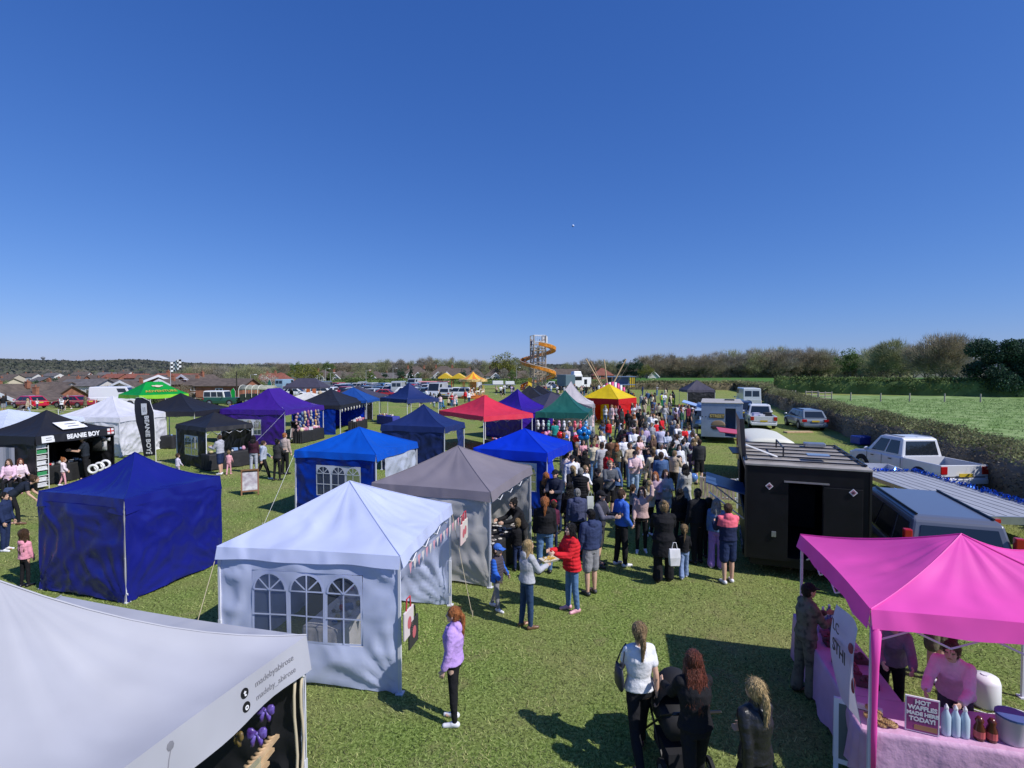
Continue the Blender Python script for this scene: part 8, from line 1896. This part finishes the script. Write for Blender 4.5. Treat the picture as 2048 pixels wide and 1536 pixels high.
# hanging inflatables under the green tent front
for i in range(10):
    t = TENTS['t13']; M = t['e'].matrix_world; a, b = Vector((*t['cs'][0], 1.35)), Vector((*t['cs'][1], 1.35)); p = M @ a.lerp(b, (i + .5) / 10); m = MB(); m.smooth = True; m.ball((0, 0, 0), (.13, .1, .16), 8, 6); m.ball((.02, 0, .2), (.09, .08, .09), 8, 6); m.ball((0, 0, -.2), (.08, .07, .1), 8, 6)
    put(m, 'inflatable_toy', M_obj, 'inflatable toy hanging under the front of the dark green gazebo, %s from the right' % nth(i), 'inflatable toy', (p.x, p.y, p.z), i, color=random.choice([(.7, .1, .15), (.65, .3, .5), (.1, .3, .55), (.62, .62, .66), (.1, .35, .3)]), group='inflatable toys under the dark green gazebo')
# blue tarpaulin windbreak
v = G(1062, 868); e = empty('windbreak', (v.x, v.y, 0), R(6), 'bright blue tarpaulin tied between poles left of the balloon stall', 'windbreak')
m = MB(); m.smooth = True; m.grid(lambda u, v_: (-1.6 + 3.2 * u, .07 * math.sin(u * 19) * (1.2 - v_) + .05 * math.sin(u * 7), .35 + (1.35 - .1 * math.sin(math.pi * u)) * v_), 30, 8); m.build('sheet', fab('tarp_blue', (.005, .13, .50), .2, .35, bump=.8), e)
for x_ in (-1.6, 0, 1.6):
    m = MB(); m.tube([(x_, .05, 0), (x_, .05, 1.85)], .02, 6); m.build('pole', M_steel, e)
# wooden pallet counter beside the black trailer
v = G(1440, 1016); e = empty('pallet_counter', (v.x, v.y, 0), R(-20), 'weathered wooden pallet counter with white frame left of the black trailer', 'counter')
for k in range(9):
    m = MB(); m.box((-.55 + k * .125, 0, .62), (.1, .02, .72)); m.build('slat', mat('pallet_wood', (.55, .42, .34), .8, noise_amt=.35, noise_scale=6, stretch=(3, 3, .5)), e)
m = MB(); m.box((0, .04, .95), (1.2, .05, .05)); m.box((0, .04, .3), (1.2, .05, .05)); m.tube([(.6, .0, .98), (1.0, .5, .3)], .03, 4); m.tube([(-.5, .1, .28), (.9, .5, .24)], .025, 4); m.box((-.58, .04, .5), (.05, .05, 1.0)); m.box((.58, .04, .5), (.05, .05, 1.0)); m.build('frame', M_white, e)
# rope fences, lamp posts, poles, flags
def rope_fence(pts, label, post_h=1.05):
    e = empty('rope_fence', (0, 0, 0), 0, label, 'fence')
    P3 = [Vector((x, y, gz(x, y))) for x, y in pts]
    for p in P3:
        m = MB(); m.tube([p, p + Vector((0, 0, post_h))], .03, 6); m.build('post', M_steel, e)
    m = MB(); pp = []
    for i in range(len(P3) - 1):
        for k in range(6): q = P3[i].lerp(P3[i + 1], k / 6); pp.append(q + Vector((0, 0, post_h - .06 - .1 * math.sin(math.pi * k / 6))))
    m.tube(pp + [P3[-1] + Vector((0, 0, post_h - .06))], .022, 4); m.build('rope', M_rope, e)
rope_fence([(XY(p, 60 + (p / 240) * 2), 60 + (p / 240) * 2) for p in (-20, 60, 122, 190, 250, 300)], 'far rope fence behind the parked red cars')
rope_fence([(XY(p, 49), 49) for p in (-20, 45, 115, 175, 240)], 'near rope fence behind the black market gazebo', .9)
rope_fence([(XY(p, 74), 74) for p in (330, 390, 450, 520, 600, 680, 760)], 'rope fence in front of the far car park')
def lamp(px, top, Y, label, arm=.9):
    v = G(px, top, Y=Y); b_ = gz(v.x, Y); e = empty('lamp_post', (v.x, Y, b_), 0, label, 'lamp post'); h = v.z - b_
    m = MB(); m.tube([(0, 0, 0), (0, 0, h * .2), (0, 0, h)], [.1, .07, .05], 7); m.tube([(0, 0, h), (arm, 0, h + .12)], .04, 5); m.build('pole', mat('lamp_grey', (.32, .34, .33), .6), e)
    m = MB(); m.box((arm + .25, 0, h + .1), (.6, .22, .12), taper=.7); m.build('lamp_head', M_white, e)
for px, tp, Y, lb in ((651, 738, 150, 'tall lamp post left of the gabled house'), (661, 746, 150, 'shorter lamp post beside the tall one'), (732, 741, 150, 'lamp post with arm in front of the white ground floor house'), (786, 737, 170, 'lamp post left of the twin gables'), (359, 760, 110, 'thin lamp post behind the green canopy'), (501, 750, 120, 'pale lamp post right of the long brick building'), (1033, 735, 170, 'lamp post left of the slide tower')): lamp(px, tp, Y, lb)
m = MB(); a = G(473, 743, Y=90); m.tube([(0, 0, 0), (0, 0, a.z)], [.13, .09], 7); put(m, 'pole', M_bark2, 'dark timber pole beside the off-road vehicle', 'pole', (a.x, 90, 0))
# chequered flag on a tall pole
e = empty('chequered_flag', (XY(341, 56), 56, 0), 0, 'black and white chequered flag flying on a thin pole above the estate', 'flag'); tp_ = G(341, 742, Y=56).z
m = MB(); m.tube([(0, 0, 0), (.0, 0, tp_ + 1.0)], [.03, .012], 6); m.build('pole', M_steel, e)
m = MB(); nx, nz_ = 6, 5
for i in range(nx):
    for j in range(nz_):
        m.cm = (i + j) % 2; F = lambda a, b: Vector((.05 + 1.1 * a / nx, .12 * math.sin(a * 1.1), tp_ - .1 + 1.05 * b / nz_ + .28 * a / nx - .04 * math.sin(a)))
        m.add([F(i, j), F(i + 1, j), F(i + 1, j + 1), F(i, j + 1)], [(0, 1, 2, 3)])
obj('flag_cloth', m.mesh('flag_cloth', [M_white, M_black]), e)
for px, py, tp, Y, lb, mt in ((470, 806, 772, 72, 'bright green feather flag beside the off-road vehicle', C_green), (543, 800, 758, 76, 'dark green feather flag beside the covered truck', C_teal)):
    b_ = XY(px, Y); h = G(px, tp, Y=Y).z; e = empty('feather_flag', (b_, Y, gz(b_, Y)), R(20), lb, 'flag'); m = MB(); m.tube([(0, 0, 0), (0, 0, h * .8), (-.2, 0, h)], .02, 5); m.build('pole', M_steel, e)
    m = MB(); m.loft([[Vector((0, .02, .6)), Vector((-.45, -.02, .5))], [Vector((0, .03, h * .55)), Vector((-.6, -.03, h * .55))], [Vector((-.03, 0, h * .85)), Vector((-.5, 0, h * .85))], [Vector((-.2, 0, h)), Vector((-.35, 0, h * .95))]], False, False); m.build('sail', mt, e)
for px, lb, c in ((620, 'orange feather flag left of the white car', (.7, .16, .03)), (632, 'second orange feather flag by the white car', (.75, .2, .08))):
    Y = 80; b_ = XY(px, Y); e = empty('feather_flag', (b_, Y, 0), 0, lb, 'flag'); m = MB(); m.tube([(0, 0, 0), (0, 0, 2.4)], .02, 5); m.build('pole', M_steel, e); m = MB(); m.loft([[Vector((0, 0, .4)), Vector((-.5, 0, .4))], [Vector((0, .02, 1.4)), Vector((-.6, 0, 1.4))], [Vector((0, 0, 2.3)), Vector((-.4, 0, 2.2))]], False, False); m.build('sail', mat('flag_orange%d' % px, c, .6, transl=.2), e)
# timber gates and posts in the meadow
e = empty('timber_gate', (0, 0, 0), 0, 'pale timber field gate with two sections at the far side of the meadow', 'gate')
for k, (p0, p1) in enumerate(((1612, 1636), (1638, 1664))):
    Y = 80 - k * 3; a, b = G(p0, 0, Y=Y), G(p1, 0, Y=Y); a.z = b.z = 0; m = MB()
    for z_ in (.35, .75, 1.15): m.tube([a + Vector((0, 0, z_)), b + Vector((0, 0, z_))], .06, 4)
    for q in (a, (a + b) / 2, b): m.tube([q, q + Vector((0, 0, 1.35))], .08, 5)
    m.build('gate_section', mat('weathered_timber', (.36, .31, .27), .8, noise_amt=.2), e)
for i, (px, Y) in enumerate(((1591, 84), (1702, 76), (1762, 74), (1820, 74), (1890, 73), (1962, 72), (1585, 84))):
    x = XY(px, Y); m = MB(); m.tube([(0, 0, 0), (.03, 0, 1.25)], .09, 6); put(m, 'fence_post', mat('weathered_timber'), 'old wooden fence post along the far meadow edge, %s from the gate' % nth(i), 'post', (x, Y, 0))
# mobility scooters near the carousel
for i, (px, py, rz, c) in enumerate(((884, 817, 20, (.05, .2, .45)), (872, 806, -30, (.04, .04, .05)), (905, 812, 60, (.05, .3, .4)))):
    v = G(px, py); e = empty('mobility_scooter', v, R(rz), '%s mobility scooter in the crowd before the carousel' % ('blue', 'black', 'teal')[i], 'scooter')
    m = MB(); m.smooth = True; m.box((0, 0, .28), (.5, 1.1, .12)); m.tube([(0, -.5, .3), (0, -.58, .75), (0, -.45, .95)], [.12, .09, .05], 7); m.tube([(-.25, -.42, .98), (.25, -.42, .98)], .02, 5); m.build('body', M_obj, e, color=c, bevel=.03)
    m = MB(); m.box((0, .3, .62), (.46, .44, .1)); m.box((0, .52, .9), (.44, .1, .5)); m.build('seat', M_black, e, bevel=.04)
    for x_, y_ in ((-.24, .4), (.24, .4), (-.2, -.5), (.2, -.5)):
        m = MB(); m.loft([[Vector((x_ + o, y_ + .14 * math.cos(t), .14 + .14 * math.sin(t))) for t in [2 * math.pi * j / 12 for j in range(12)]] for o in (-.04, .04)]); m.build('wheel', M_tyre, e)
# moon
v = G(1145, 454, Y=7000); m = MB(); m.smooth = True; m.ball((0, 0, 0), 16, 20, 14); put(m, 'moon', mat('moon_rock', (.62, .72, .9), .95), 'tiny pale daytime moon in the blue sky', 'moon', v)
# water tower on the ridge
v = G(87, 716, Y=1450); m = MB(); m.tube([(0, 0, -20), (0, 0, -2)], 1.3, 8); m.lathe((0, 0, -4), [(2, 0), (5, 3), (5, 6), (1, 8)], 12); put(m, 'water_tower', mat('tower_grey', (.2, .22, .25), .8), 'small water tower on the crest of the far hill', 'tower', v)
# misc ground items
m = MB(); m.box((0, 0, .06), (2.0, .5, .1)); put(m, 'timber_board', M_lwood, 'pale timber board on the grass behind the cream camper', 'board', G(1598, 866), .1)
m = MB(); m.box((0, 0, .3), (1.2, .8, .5)); v = G(1730, 890); put(m, 'storage_box', mat('box_blue', (.02, .05, .3), .5), 'dark blue crate on the grass in front of the white pickup', 'box', v, .1, bevel=.06)
# boards on the trailer flap (lit lettering strip of the black trailer menu)
